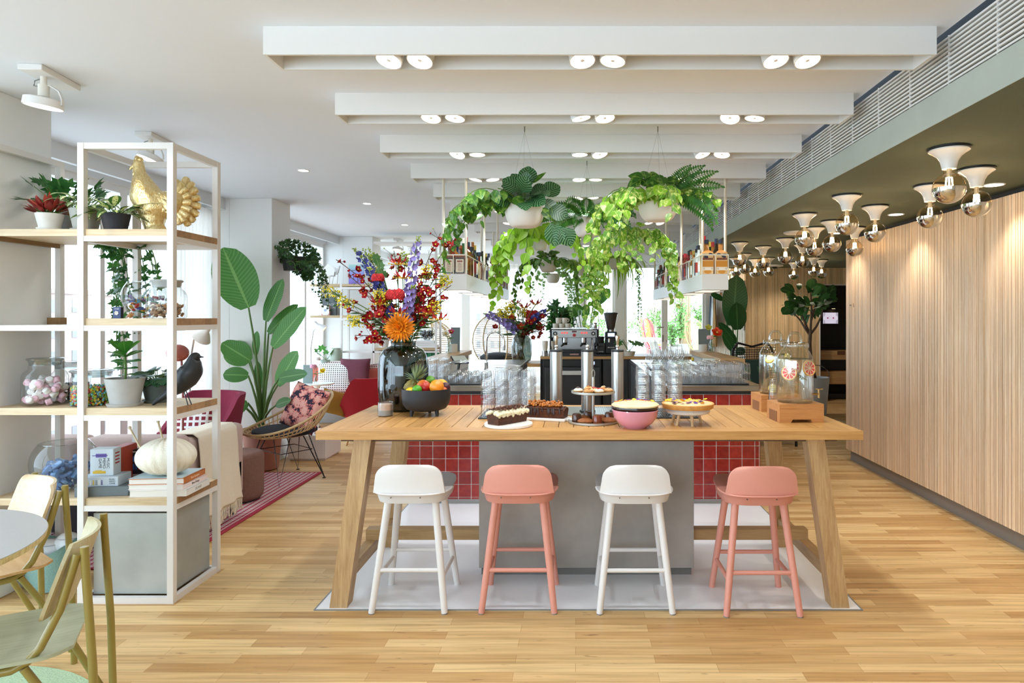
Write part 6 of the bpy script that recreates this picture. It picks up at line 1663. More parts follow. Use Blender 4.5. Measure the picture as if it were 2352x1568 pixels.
M_ZINC = mat('adb0ac', .45, .35, var=.12, scale=5, name='zinc_panel')
b = MB(); q3(b, SX0+.055, SY0+.045, .036, SX1-.045, SY1-.04, .47); obj('zinc_cabinet', b, M_ZINC, t, smooth=False)

def S(px, k, y): return V((XX(px, y), y, BZ[k]))
# --- top board: plants and rooster
def leafball(t, z, n, ls, lm, kind, spread=.5, rise=.5, rad=.03, name='leaves', lw=.6, stem=.1, bend=.4):
    bl = MB(); st_ = MB()
    for k in range(n):
        a = k*2.4+rv(.3); el = rise*R.uniform(.2, 2.2); d = V((math.cos(a), math.sin(a), el)).normalized(); q = V((rad*math.cos(a), rad*math.sin(a), z))+d*stem*R.uniform(.4, 1.1)
        st_.tube([(0, 0, z-.01), q], .002, 4)
        ld = (d+V((0, 0, -.25+rv(.25)))).normalized(); s = ls*R.uniform(.7, 1.2); nr = V((d.x*.2, -.35, 1))
        if kind == 'lobed': bl.lobed(q, ld, nr, s, 0, 6, .4)
        else: bl.blade(q, ld, nr, s, s*lw, kind, 6, bend, .18)
    obj(name, bl, lm, t, ang=180); obj('stems', st_, S_STEM, t)
t = potted('red leaved succulent in a white stone pot at the left of the top shelf board', S(114, 0, 3.58), .066, .095, 'e5e0d8', rt=.066)
leafball(t, .09, 75, .075, L_RED, w_lance, rise=.8, rad=.02, lw=.32, stem=.05, bend=-.3)
t = potted('grape ivy in a grey pot at the back of the top board, trailing down', S(160, 0, 3.8), .062, .14, '8f918c')
leafball(t, .14, 40, .09, L_GRAPE, 'lobed', rise=.9, stem=.18)
bl = MB(); st_ = MB()
for dx, dy, L in ((.02, .1, .55), (.06, .1, .8), (.12, .09, .45), (.2, .08, .5), (.28, .08, .35), (.1, .1, 1.0), (.04, .09, .65), (.24, .08, .3), (.16, .09, .62)):
    st_.tube([(0, .02, .14), (dx, dy, .12), (dx, .13, .0)], .002, 4); vine(bl, st_, (dx, .13, .0), rv(.6), L, .075, .05, .04, 1.5, 'lobed', 0)
obj('trailing_leaves', bl, L_GRAPE, t, ang=180); obj('trailing_stems', st_, S_STEM, t)
t = potted('pale striped trailing plant in a wide grey pot beside the top left post', S(197, 0, 3.62), .078, .125, 'b5b3aa')
leafball(t, .12, 34, .1, leafm('7f9a62', '9fb57a', 'dfe6c0', 'center', .25), w_lance, rise=.6, lw=.42, stem=.08, bend=1.1)
t = potted('variegated plant in a black pot beside the golden rooster on the top board', S(266, 0, 3.6), .072, .097, '35343a', saucer=False)
leafball(t, .09, 26, .15, L_AGLA, w_lance, rise=.75, lw=.42, stem=.05, bend=.7)
# rooster
ro = S(364, 0, 3.7); k_ = 3.7/F
t = thing('golden_rooster', 'large golden rooster statue standing on the top shelf board', 'statue', ro)
def rp(px, py, dy=0): return V(((px-364)*k_, dy, (522-py)*k_))
b = MB()
def seg(p0, r0, p1, r1, n=6):
    for i in range(n+1):
        f = i/n; b.ell(p0.lerp(p1, f), r0+(r1-r0)*f, 16, 10)
seg(rp(318, 362), .029, rp(321, 385), .034); seg(rp(321, 385), .034, rp(337, 437), .084); seg(rp(337, 437), .084, rp(352, 458), .088); seg(rp(352, 458), .088, rp(380, 450, .03), .07); seg(rp(380, 450, .03), .07, rp(394, 440, .05), .045); seg(rp(352, 478), .068, rp(352, 503), .05); seg(rp(352, 503), .05, rp(358, 516), .056, 3)
b.box(rp(334, 522)+V((0, -.055, 0)), rp(384, 516)+V((0, .055, 0)), .004)
gold = None
m, nt, bs = nm('gold_leaf'); bs.inputs['Base Color'].default_value = hexc('d9bd72'); bs.inputs['Metallic'].default_value = .85; bs.inputs['Roughness'].default_value = .3
nz = nd(nt, 'ShaderNodeTexNoise', {'Vector': coords(nt, 'Object', (50, 50, 22)), 'Scale': 1.6, 'Detail': 5.0, 'Distortion': 1.5}); bp = nd(nt, 'ShaderNodeBump', {'Height': nz.outputs['Fac'], 'Strength': .25, 'Distance': .02}); nt.links.new(bp.outputs[0], bs.inputs['Normal'])
nt.links.new(ramp(nt, nz.outputs['Fac'], [(.3, hexc('d9b566')), (.6, hexc('efdcaa'))]), bs.inputs['Base Color'])
o = obj('body', b, m, t); rm = o.modifiers.new('merge', 'REMESH'); rm.mode = 'VOXEL'; rm.voxel_size = .006; rm.use_smooth_shade = True
sm = o.modifiers.new('soften', 'SMOOTH'); sm.iterations = 5; sm.factor = .6
for k in range(17):
    row = k % 2; a = 1.36-k*.155; c0 = rp(380, 452-row*4, .04+.03*row); L = (.178-.045*max(0, (k-9)/9))*(1 if row else .87)
    d = V((math.cos(a)*.72, .2+.15*row, math.sin(a))); n_ = V((-math.sin(a)*.3, -1, .3))
    b = MB(); b.tube([c0, c0+d*L*.35+V((.004, 0, .006)), c0+d*L*.8+V((.004, 0, .004)), c0+d*L*.96, c0+d*L], [.018, .021, .023, .019, .008], 10); obj('tail_feather', b, m, t)
b = MB(); b.ell(rp(316, 350), (.012, .022, .02), 12, 8); b.ell(rp(322, 352), (.016, .016, .018), 12, 8); b.ell(rp(311, 356), (.01, .016, .014), 12, 8); obj('comb', b, m, t)
b = MB(); b.tube([rp(312, 367, -.012), rp(306, 372, -.02), rp(304, 377, -.024)], [.012, .008, .002], 10); obj('beak', b, m, t)
for s in (-1, 1):
    b = MB(); b.ell(rp(316, 386, -.015+.012*s), (.009, .009, .02), 10, 8); obj('wattle', b, m, t)
    b = MB(); b.ell(rp(318, 366, .0)+V((-.004*s-.01, -.024, 0)), .0045, 8, 6); obj('eye', b, m, t)
b = MB()
for k in range(90):
    a = R.uniform(-.2, 1.2); f = R.random(); p = rp(335, 440).lerp(rp(385, 448, .03), f); n_ = V((rv(.7), -1, rv(.8))).normalized(); b.blade(p+n_*.079, (.5, 0, -.7), n_, .03, .016, w_fiddle, 3, .2, -.1)
obj('wing_feathers', b, m, t)
# --- second board: bowl of toy bricks, jar of wooden tiles
def bowl_glass(t, r, cut=.72, m=None):
    pr = [(0, -r+.002)]+[(r*math.sin(a), -r*math.cos(a)) for a in [.25+i*(PI*cut-.25)/16 for i in range(17)]]
    b = MB(); b.lathe([(x, z+r) for x, z in pr], 44); obj('glass_bowl', b, m or glass('f4f8f8', .0, .9, 'bowl_glass', .7), t, ang=60)
    e = pr[-1]; b = MB(); b.tube([(e[0]*math.cos(a), e[0]*math.sin(a), e[1]+r) for a in [i*2*PI/40 for i in range(40)]], .0022, 6, True); obj('rim', b, glass('eef4f4', .15, .95, 'rim_glass', .5), t)
def in_sphere(r, zmax):
    while True:
        p = V((R.uniform(-r, r), R.uniform(-r, r), R.uniform(-r, zmax)))
        if p.length < r*.9: return p
l = S(338, 1, 3.72); t = thing('glass_globe_bowl', 'round glass bowl filled with toy bricks on the second shelf board', 'bowl', l); r = .125; bowl_glass(t, r)
cols = ['c9242a', 'e8b81e', '2a4a9a', '7a3a8a', '2f8a4a', 'e06a2a', '23252a', 'd8d8dc', '4a9ac0']
for k in range(60):
    p = in_sphere(r, .0); b = MB(); b.at(p+V((0, 0, r)), rv(3), rv(.6), rv(.6)); b.box((-.016, -.008, -.005), (.016, .008, .005), .001)
    for x in (-.011, -.0035, .0035, .011):
        for y in (-.004, .004): b.cyl((x, y, .005), .0024, .0018, 6)
    c = R.choice(cols); o = obj('toy_brick', b, mat(c, .3), None, smooth=False, loc=l)
    tag(o, 'coloured toy brick heaped in the glass bowl on the second shelf board', 'toy', 'toy bricks in the glass bowl')
def jar(l, r, h, label, nr=.72, lid=True, nh=.3):
    t = thing('glass_jar', label, 'jar', l)
    b = MB(); b.lathe([(0, 0), (r*.93, 0), (r, .008), (r, h*(1-nh)-.02), (r*.93, h*(1-nh)), (r*nr, h*(1-nh)+.02), (r*nr, h-.03)], 40); obj('glass_body', b, glass('fafcfc', -.02, .9, 'jar_glass', .8), t, ang=60)
    b = MB(); b.lathe([(0, h-.035), (r*nr*.95, h-.035), (r*nr*1.02, h-.01), (r*nr*1.12, h-.006), (r*nr*1.14, h), (r*nr*1.08, h+.004), (0, h+.004)], 36); obj('lid', b, glass('d6dcdc', .12, .95, 'lid_glass', .55) if lid == 1 else mat('a9aba8', .35), t, ang=50)
    return t
l2 = S(383, 1, 3.56); jar(l2, .097, .205, 'glass jar of wooden tiles with a grey lid on the second shelf board', .72, 2)
for k in range(85):
    a = R.uniform(0, 6.28); rr = .08*R.random()**.5; b = MB(); b.at((rr*math.cos(a), rr*math.sin(a), R.uniform(.01, .085)), rv(3), rv(1.2), rv(1.2)); b.box((-.011, -.009, -.003), (.011, .009, .003), .001)
    o = obj('wooden_tile', b, mat(R.choice(('b98f66', 'a87c52', 'd9c9b4', '8f6a48', 'e2d6c6')), .6), None, smooth=False, loc=l2); tag(o, 'small wooden letter tile piled in the jar on the second shelf board', 'tile', 'wooden tiles in the jar')
l = S(273, 1, 3.62); t = thing('star_card_box', 'small blue card box with a white flower on the second shelf board', 'box', l)
b = MB(); b.box((-.025, -.012, 0), (.018, .012, .063), .001); c = obj('carton', b, mat('51618c', .6), t, smooth=False)
b = MB(); b.box((.0182, -.011, .001), (.0187, .011, .062)); obj('spine', b, mat('1e2030', .5), c, smooth=False)
text('STAR', .011, mat('e8e6ea', .6), c, (-.0035, -.0125, .052)); b = MB(); bloom5(b, (-.0035, -.0128, .03), (0, -1, 0), .013, 0, .05, 6); obj('flower_print', b, mat('e9e4dc', .6), c)
l = S(300, 1, 3.56); t = thing('dried_star_pod', 'small brown dried star pod in front of the glass bowl', 'ornament', l); b = MB()
for k in range(8): a = k*PI/4; b.tube([(0, 0, .018), (.02*math.cos(a), .008*math.sin(a), .018+.02*math.sin(a)*.8)], [.007, .002], 6)
b.ell((0, 0, .014), .011, 10, 6); obj('pod', b, mat('a8703f', .7), t)
# --- third board
l = S(104, 2, 3.62); jar(l, .106, .255, 'tall glass jar of pink and white marshmallows on the third shelf board', .7, 1)
for k in range(72):
    a = R.uniform(0, 6.28); rr = .086*R.random()**.5; b = MB(); b.at((rr*math.cos(a), rr*math.sin(a), .02+.125*k/72), 0, rv(1.4), rv(1.4)); b.cyl((0, 0, -.014), .017, .028, 14, bev=.004)
    o = obj('marshmallow', b, mat('f2c3cf' if R.random() < .45 else 'f6f1ec', .6, sss=.1), None, loc=l); tag(o, ('pink' if 'f2c3cf' in o.data.materials[0].name else 'white')+' marshmallow inside the tall jar on the third shelf board', 'sweet', o['group'] if 'group' in o else ('pink marshmallows in the jar' if 'f2c3cf' in o.data.materials[0].name else 'white marshmallows in the jar'))
l = S(161, 2, 3.78); jar(l, .098, .225, 'glass jar of dark coffee beans behind the left post on the third shelf board', .74, 1)
b = MB()
for k in range(900):
    a = R.uniform(0, 6.28); rr = .09*R.random()**.4; b.at((rr*math.cos(a), rr*math.sin(a), .005+.1*R.random()), rv(3), rv(2), 0); b.ell((0, 0, 0), (.006, .0045, .0035), 6, 4)
o = obj('coffee_beans', b, mat('2a1a18', .3), None, loc=l); tag(o, 'dark coffee beans filling the jar behind the left post', 'beans', None, 'stuff')
l = S(212, 2, 3.62); jar(l, .1, .19, 'wide glass jar of colourful candy balls beside the grey pot on the third board', .92, 1, .15)
b = [MB() for _ in range(4)]
for k in range(1500):
    a = R.uniform(0, 6.28); rr = .094*R.random()**.35; R.choice(b).ell((rr*math.cos(a), rr*math.sin(a), .006+.1*R.random()), .0062, 7, 5)
cand = MB(); 
for i in range(4): cand.add(b[i].v, b[i].f, None, i)
o = obj('candy_balls', cand, [mat('e2574a', .25), mat('ecc23a', .25), mat('7ac0c8', .25), mat('8fbf4a', .25)], None, loc=l); tag(o, 'red, yellow, blue and green candy balls filling the wide jar', 'candy', None, 'stuff')
t = potted('grey concrete pot with an upright clusia plant on the third shelf board', S(287, 2, 3.58), .096, .152, 'b6b3ae')
bl = MB(); st_ = MB(); st_.tube([(0, 0, .12), (.005, 0, .2), (0, 0, .28)], .006, 6)
for z, n, s, el in ((.17, 3, .05, .1), (.2, 4, .065, .25), (.235, 4, .085, .3), (.265, 4, .1, .55), (.285, 4, .1, 1.4)):
    for k in range(n): a = k*2*PI/n+z*40; bl.blade((.003, 0, z), (math.cos(a), math.sin(a), el), (0, -.3, 1), s, s*.62, w_fiddle, 6, .3, .15)
obj('leaves', bl, L_CLUSIA, t, ang=180); obj('stem', st_, S_STEM, t)
t = potted('dark green-grey pot with a striped peperomia behind the black bird', S(362, 2, 3.74), .083, .125, '5d655f')
bl = MB(); st_ = MB()
for k in range(34):
    a = k*2.4; d = V((math.cos(a), math.sin(a), R.uniform(.1, 1.2))).normalized(); q = V((0, 0, .12))+d*R.uniform(.04, .09); st_.tube([(0, 0, .11), q], .002, 4); bl.blade(q, (d+V((0, -.2, -.5))).normalized(), d+V((0, -.6, .4)), .075, .06, w_oval, 5, .6, .15)
obj('leaves', bl, leafm('1d4a2a', '2f6338', '86a88c', 'stripe', .15), t, ang=180); obj('stems', st_, S_STEM, t)
# bird
l = S(415, 2, 3.6); t = thing('wooden_bird', 'sleek black wooden bird figure on wire legs at the right of the third board', 'ornament', l); s_ = 3.6/F
def bp_(px, py): return V(((px-415)*s_, 0, (930-py)*s_))
b = MB(); cv = [((350, 930), 2), ((362, 920), 5), ((385, 904), 10), ((410, 884), 21), ((428, 866), 26), ((440, 850), 24), ((444, 836), 18), ((446, 825), 13.5), ((450, 819), 11), ((457, 819), 6)]
pts = [bp_(*p) for p, r in cv]; rr = [r*s_ for p, r in cv]
def dens(pts, rr):
    P_, R_ = [pts[0]], [rr[0]]
    for i in range(len(pts)-1):
        a, b_, c, d = pts[max(0, i-1)], pts[i], pts[i+1], pts[min(len(pts)-1, i+2)]
        for k in range(1, 5):
            f = k/4; q = .5*((2*b_)+(-a+c)*f+(2*a-5*b_+4*c-d)*f*f+(-a+3*b_-3*c+d)*f**3); P_.append(q); R_.append(rr[i]*(1-f)+rr[i+1]*f)
    return P_, R_
P_, R_ = dens(pts, rr); b.tube(P_, R_, 24); obj('body', b, mat('1f2022', .45), t, ang=80)
b = MB(); b.tube([bp_(455, 819), bp_(468, 819.5)], [.009, .0015], 12); obj('beak', b, mat('141416', .4), t)
for dy in (-.016, .016):
    b = MB(); b.tube([bp_(423, 892)+V((0, dy*.5, 0)), bp_(436, 930)+V((0, dy, .001))], .0028, 6); obj('wire_leg', b, M_BLACK, t)
# --- lowest board
l = S(148, 3, 3.66); t = thing('glass_globe_bowl', 'large round glass bowl of blue sweets on the lowest shelf board', 'bowl', l); r = .158; bowl_glass(t, r, .74)
for k in range(70):
    p = in_sphere(r*.93, .0); b = MB(); b.at(p+V((0, 0, r)), rv(3), rv(1), rv(1)); b.box((-.034, -.012, -.009), (.034, .012, .009), .004, 0, 2)
    o = obj('wrapped_sweet', b, mat(R.choice(('7a9ccf', '89abd9', '6a8abf')), .35), None, loc=l); tag(o, 'light blue wrapped sweet heaped in the large glass bowl on the lowest board', 'sweet', 'blue sweets in the bowl')
def boxthing(name, label, cat, c, d, rz, col, bev=.002, z=BZ[3]):
    t = thing(name, label, cat, (c[0], c[1], z+c[2]), rz)
    b = MB(); b.box((-d[0]/2, -d[1]/2, 0), (d[0]/2, d[1]/2, d[2]), bev); o = obj('carton', b, mat(col, .55), t, smooth=False); return t, o
yb = 3.6; kx = yb/F
t, o = boxthing('flat_game_box', 'flat dark grey box at the bottom of the games on the lowest board', 'box', (XX(252, yb), yb+.02, 0), (.27, .2, .05), .12, '6d767a')
t, o = boxthing('card_game_box', 'light blue game box with little band figures lying on the dark grey box', 'box', (XX(243, yb), yb, .05), (.195, .13, .052), .12, 'c3cfdb')
M_INK = mat('2c2f3a', .6)
text('MUSIC\nMEMO\nGAME', .011, M_INK, o, (.068, -.0653, .026))
for k in range(8):
    b = MB(); x = -.082+k*.014; c = R.choice(('2c2f3a', 'e6c85a', '5a4a8a', '8a9aa8', 'f2f2f2'))
    b.box((x-.003, -.0657, .008), (x+.003, -.0649, .028)); b.ell((x, -.0653, .032), (.003, .0006, .004), 8, 6); obj('figure_print', b, mat(c, .6), o, smooth=False)
t, o = boxthing('card_game_box', 'light blue upright game box with instrument pictures on top of the lying box', 'box', (XX(243, yb), yb, .102), (.118, .075, .145), .12, 'cdd8e0')
x_ = text('MUSIC\nMEMO\nGAME', .02, M_INK, o, (.012, -.0378, .068), (PI/2, PI/2, 0))
b = MB(); b.box((-.048, -.0382, .108), (.03, -.0374, .112)); b.box((-.03, -.0382, .1), (.025, -.0374, .12)); obj('trumpet_print', b, mat('6a5aa8', .6), o, smooth=False)
b = MB(); b.box((-.045, -.0382, .012), (.02, -.0374, .026)); b.box((-.035, -.0382, .026), (.0, -.0374, .03)); obj('sax_print', b, mat('e0b83a', .6), o, smooth=False)
b = MB()
for k in range(4): b.box((.0588, -.02, .06+k*.018), (.0596, .02, .068+k*.018))
obj('side_print', b, mat('a33a3a', .6), o, smooth=False)
def book(label, c, d, rz, cover, z, spine=None, lean=0, page='efe9e0', title=None, tcol='f4efe6', face='y'):
    """closed book: covers and spine wrap a page block; d = (width, depth, thickness) lying flat"""
    t = thing('book', label, 'book', (c[0], c[1], z), rz); w, dp, th = d
    b = MB(); b.box((-w/2, -dp/2, 0), (w/2, dp/2, .003), .001); b.box((-w/2, -dp/2, th-.003), (w/2, dp/2, th), .001); b.box((w/2-.004, -dp/2, 0), (w/2, dp/2, th), .001); cv_ = obj('cover', b, mat(cover, .5), t, smooth=False)
    b = MB(); b.box((-w/2+.004, -dp/2+.003, .003), (w/2-.004, dp/2-.003, th-.003)); obj('pages', b, mat(page, .8), t, smooth=False)
    if title: text(title, th*.55, mat(tcol, .5), cv_, (w/2+.0003, 0, th/2), (PI/2, 0, PI/2), 'title')
    return t
zz = BZ[3]; bx, by_ = XX(392, 3.64), 3.64
book('thick white book at the bottom of the stack under the ball of wool', (bx, by_), (.3, .25, .036), .06, 'eceae6', zz, title='kinfolk island'.replace('kinfolk ', '').upper(), tcol='9a9a98')
book('white book with grey lettering in the middle of the stack under the wool', (bx-.01, by_), (.295, .24, .028), .02, 'f0dcd6', zz+.036, title='Beau Rivage', tcol='3a3a3c')
book('orange spined book with pale cover at the top of the stack under the wool', (bx-.015, by_), (.29, .235, .032), .08, 'c4743a', zz+.064, title='Slow Escapes', tcol='f4d8b8')
b = MB(); b.box((-.143, -.115, .0322), (.135, .115, .0335)); 
l = (bx-.015, by_); tp = [o for o in bpy.data.objects if o.get('label', '').startswith('orange spined')][0]; obj('pale_front_cover', b, mat('b9ccd2', .5), tp, smooth=False)
# ball of thick wool with needles
l = V((XX(382, 3.62), 3.62, zz+.0975)); t = thing('wool_ball', 'big ball of thick cream wool on the stack of books', 'wool', l)
b = MB(); b.ell((0, 0, .098), (.15, .13, .1), 90, 30, fn=lambda v: v*(1+.045*abs(math.sin(9*math.atan2(v.y, v.x)+1.2*v.z))-.02)); obj('yarn', b, mat('efe8d6', .9, bump=.4, scale=120), t, ang=180)
for p0, p1, lab in (((326, 1035), (298, 982), 'left'), ((376, 1018), (363, 968), 'right')):
    t = thing('knitting_needle', 'wooden knitting needle stuck in the %s side of the wool ball' % lab, 'needle', P(p0[0], p0[1], 3.62)); e = P(p1[0], p1[1], 3.66)-V(t.location)
    b = MB(); b.tube([-e*.3, e], .0052, 10); n_ = obj('shaft', b, mat('d8c6a2', .5), t); b = MB(); b.ell(e, .009, 12, 8); obj('knob', b, mat('e2d4b4', .5), t)
# red and dark boxes behind
t, o = boxthing('book', 'red-orange book standing behind the upright game box', 'book', (XX(279, 3.72), 3.74, .0), (.06, .16, .235), .1, 'b8452e')
b = MB(); b.prism([(-.03, .08), (-.005, .11), (-.03, .14)], -.081, -.0803, 0, 'xz'); obj('pale_wedge', b, mat('e8cdb8', .6), o, smooth=False)
t, o = boxthing('card_game_box', 'dark game box with little coloured figures standing behind the books', 'box', (XX(304, 3.78), 3.8, .0), (.115, .05, .2), .05, '20202a')
for k in range(12):
    b = MB(); x = -.04+(k%6)*.016; z = .085+.045*(k//6); b.box((x-.005, -.0258, z), (x+.005, -.0249, z+.034)); obj('figure_print', b, mat(R.choice(('c9762a', 'b83a2a', '3a5a9a', 'd8b84a')), .6), o, smooth=False)
b = MB(); b.box((-.05, -.0258, .02), (.05, -.0249, .06)); b.box((-.05, -.0258, .185), (.05, -.0249, .192)); obj('text_block', b, mat('b9b4a8', .6), o, smooth=False)
b = MB()
for k in range(6): b.box((-.045+k*.005, -.026, .004), (-.042+k*.005, -.0249, .016))
# ================================================================== ROUND TABLE AND CHAIRS IN FRONT
tc = V((-2.43, 2.12, 0))
o = obj('round_rug', MB().cyl((0, 0, 0), .73, .008, 64, bev=.003), mat('b9d3ae', .95, var=.1, scale=120, bump=.5), None); o.location = (tc.x, tc.y, 0); tag(o, 'round mint green rug under the round table at the lower left', 'rug')
t = thing('round_table', 'round grey topped plywood table at the lower left corner', 'table', (tc.x, tc.y, .008))
b = MB(); b.lathe([(0, .707), (.55, .707), (.556, .71), (.56, .73), (0, .73)], 96); obj('plywood_top', b, wood('e2cb98', 'b08a55', 'Z', 2.2, .5), t, ang=40)
b = MB(); b.lathe([(.558, .73), (.558, .7325), (0, .7325)], 96); obj('laminate', b, mat('b4b2b0', .4, var=.03, scale=200), t, ang=30)
b = MB(); b.cyl((0, 0, .0), .25, .015, 40); b.cyl((0, 0, .015), .04, .69, 24); b.box((-.3, -.03, .69), (.3, .03, .707)); b.box((-.03, -.3, .69), (.03, .3, .707)); obj('pedestal', b, mat('8a7f3c', .45), t)
M_OLIVE = mat('94823e', .35, coat=.2, name='olive_tube')
W_PLY = wood('dcc8a6', 'c9b08a', 'X', 1.2, .45, .02); W_PLYG = wood('b9bda2', 'a4a98c', 'Y', 1.2, .4, .02)
def petit(loc, hx, hy, label, seatm, backm):
    rz = math.atan2(hx, -hy)
    t = thing('dining_chair', label, 'chair', loc, rz); r = .0125
    for s in (-1, 1):
        x = s*.205
        b = MB(); b.tube([(x, .245, 0), (x*.98, .235, .4), (x*.97, .215, .74), (x*.97, .213, .79)], r, 12); obj('rear_leg', b, M_OLIVE, t)
        b = MB(); b.tube([(x*.97, .195, .77), (x*.96, .15, .6), (x*.95, .1, .49), (x*.95, .07, .455), (x*.95, .03, .437), (x*.95, -.17, .437)], r, 12); obj('back_tube', b, M_OLIVE, t)
        b = MB(); b.tube([(x*.95, .06, .437), (x*.97, .12, .33), (x*.99, .215, .12), (x, .235, .06)], r*.95, 12); obj('brace', b, M_OLIVE, t)
        b = MB(); b.tube([(x*.95, -.17, .437), (x*.97, -.2, .42), (x, -.235, 0)], r, 12); obj('front_leg', b, M_OLIVE, t)
    b = MB(); nx, ny = 18, 12
    def sp(u, w, o_):
        a = (u-.5)*2; x = a*.22*(1-.05*(1-w)); y = -.22+.40*w; cor = 1-.0*w
        if w > .8: x *= 1-.25*((w-.8)/.2)**2
        if w < .1: x *= 1-.08*((.1-w)/.1)
        return (x, y, .458-.012*(1-a*a)*math.sin(PI*w)-.012*(max(0, .15-w)/.15)+o_)
    def slab(b, fn, nx, ny, th):
        b.grid(nx, ny, lambda u, w: fn(u, w, th)); o0 = len(b.v); b.grid(nx, ny, lambda u, w: fn(u, w, 0)); k = nx+1
        for i in range(nx): b.f += [(ny*k+i, ny*k+i+1, o0+ny*k+i+1, o0+ny*k+i), (i, o0+i, o0+i+1, i+1)]
        for j in range(ny): b.f += [(j*k, (j+1)*k, o0+(j+1)*k, o0+j*k), (j*k+nx, o0+j*k+nx, o0+(j+1)*k+nx, (j+1)*k+nx)]
    slab(b, sp, nx, ny, .011); obj('seat', b, seatm, t, ang=40)
    b = MB()
    def bk(u, w, o_):
        a = (u-.5)*2; hw = .215
        if w > .72: q = (w-.72)/.28; hw -= .05*(1-math.sqrt(max(0, 1-q*q)))
        if w < .2: q = (.2-w)/.2; hw -= .03*(1-math.sqrt(max(0, 1-q*q)))
        x = a*hw; z = .57+.225*w; y = .125+.075*w-.05*(a*a)+.03
        return (x, y-o_, z)
    slab(b, bk, 22, 16, .011); obj('backrest', b, backm, t, ang=40)
    return t
petit((-2.52, 2.80, 0), -.58, -.81, 'olive framed plywood chair behind the round table', wood('d3ae7c', 'c29863', 'X', 1.2, .45, .02), W_PLY)
petit((-1.86, 2.17, 0), -.877, -.48, 'olive framed chair with grey-green seat at the right of the round table', W_PLYG, wood('c8bd96', 'b3a67e', 'Z', 1.2, .45, .02))
# teal felt basket
l = V((-2.96, 3.72, 0)); t = thing('felt_basket', 'teal felt basket with handle holes on the floor under the shelves', 'basket', l)
b = MB(); prof = []
def bk2(u, w, o_=0):
    a = 2*PI*u; r = (.125+.03*w)-o_; z = .004+.24*w*(1+.16*math.cos(2*a)*w)
    return (r*math.cos(a), r*math.sin(a), z)
m = mat('8fb8b4', .95, var=.08, scale=160, bump=.4)
b.grid(48, 8, lambda u, w: bk2(u, w)); b.grid(48, 8, lambda u, w: bk2(u, w, .008)); b.lathe([(.125, .004), (0, .004)], 40); obj('felt_body', b, m, t, ang=60)
for s in (-1, 1):
    b = MB(); b.at((0, 0, 0), 0); a = -PI/2+.15 if s < 0 else PI/2+.15
    b.M = Matrix.Translation((.149*math.cos(a), .149*math.sin(a), .205)) @ Euler((0, 0, a+PI/2)).to_matrix().to_4x4()
    b.box((-.042, -.006, -.013), (.042, .006, .013), .0058, 0, 2); obj('handle_hole', b, mat('e9ebe8', .6), t)
for k, (x, y, z, r3, lab) in enumerate(((-.04, 0, .2, (.09, .07, .06), 'white rounded gadget lying at the left in the teal felt basket'), (.055, .02, .22, (.075, .06, .075), 'white rounded gadget at the right in the teal felt basket'))):
    t = thing('game_controller', lab, 'gadget', l+V((x, y, z-.05))); b = MB(); b.ell((0, 0, .05), r3, 24, 14); obj('shell', b, mat('eceef0', .2), t); b = MB(); b.tube([(r3[0]*.8*math.cos(q), r3[1]*.8*math.sin(q), .05+r3[2]*.62) for q in [i*PI/12 for i in range(24)]], .003, 5, True); obj('seam_ring', b, mat('c9cdd2', .3), t)
# ================================================================== LOUNGE BEHIND THE SHELVES
def fabric(c1, c2, scale=420, rough=.95, name='fabric'):
    m, nt, b = nm(name); nz = nd(nt, 'ShaderNodeTexNoise', {'Vector': coords(nt), 'Scale': float(scale), 'Detail': 2.0}); nt.links.new(ramp(nt, nz.outputs['Fac'], [(.35, hexc(c1)), (.65, hexc(c2))]), b.inputs['Base Color']); b.inputs['Roughness'].default_value = rough
    bp = nd(nt, 'ShaderNodeBump', {'Height': nz.outputs['Fac'], 'Strength': .25, 'Distance': .01}); nt.links.new(bp.outputs[0], b.inputs['Normal']); return m
def pillow_mesh(w, h, th, n=18):
    b = MB()
    def fn(u, v, s):
        a, c = 2*u-1, 2*v-1; k = max(0, (1-a**4)*(1-c**4))**.5
        return (a*w/2*(1-.05*(1-c*c)), s*th/2*k, c*h/2*(1-.05*(1-a*a)))
    b.grid(n, n, lambda u, v: fn(u, v, -1)); b.grid(n, n, lambda u, v: fn(1-u, v, 1)); return b
def pillow(label, px, py, y, w, h, th, m, rz=0, rx=-.25, ry=0, name='cushion', edge=None):
    o = obj(name, pillow_mesh(w, h, th), m, None, ang=180); o.location = P(px, py, y); o.rotation_euler = (rx, ry, rz); tag(o, label, 'cushion')
    return o
# rug
def rug_mat():
    m, nt, b = nm('stripe_rug'); co = coords(nt, 'Object', (1, 1, 1)); s = nd(nt, 'ShaderNodeSeparateXYZ', {0: co})
    a = mth(nt, 'GREATER_THAN', mth(nt, 'SINE', mth(nt, 'MULTIPLY', s.outputs[1], 290.0)), .0); c = mth(nt, 'GREATER_THAN', mth(nt, 'SINE', mth(nt, 'MULTIPLY', s.outputs[0], 130.0)), -.55)
    col = mixc(nt, mth(nt, 'MULTIPLY', a, c), hexc('a33446'), hexc('eadfda')); nt.links.new(col, b.inputs['Base Color']); b.inputs['Roughness'].default_value = .95
    return m
t = thing('striped_rug', 'red and white woven rug with a red border between shelves and rattan chair', 'rug', (-3.2, 5.0, 0))
b = MB(); b.box((-.58, -1.05, 0), (.70, 1.36, .01), .003); obj('weave', b, rug_mat(), t, smooth=False)
b = MB(); b.box((.69, -1.06, 0), (.725, 1.37, .013), .004); b.box((-.58, 1.355, 0), (.725, 1.372, .012), .004); b.box((-.58, -1.065, 0), (.725, -1.045, .012), .004); obj('border', b, mat('a32a3e', .9), t, smooth=False)
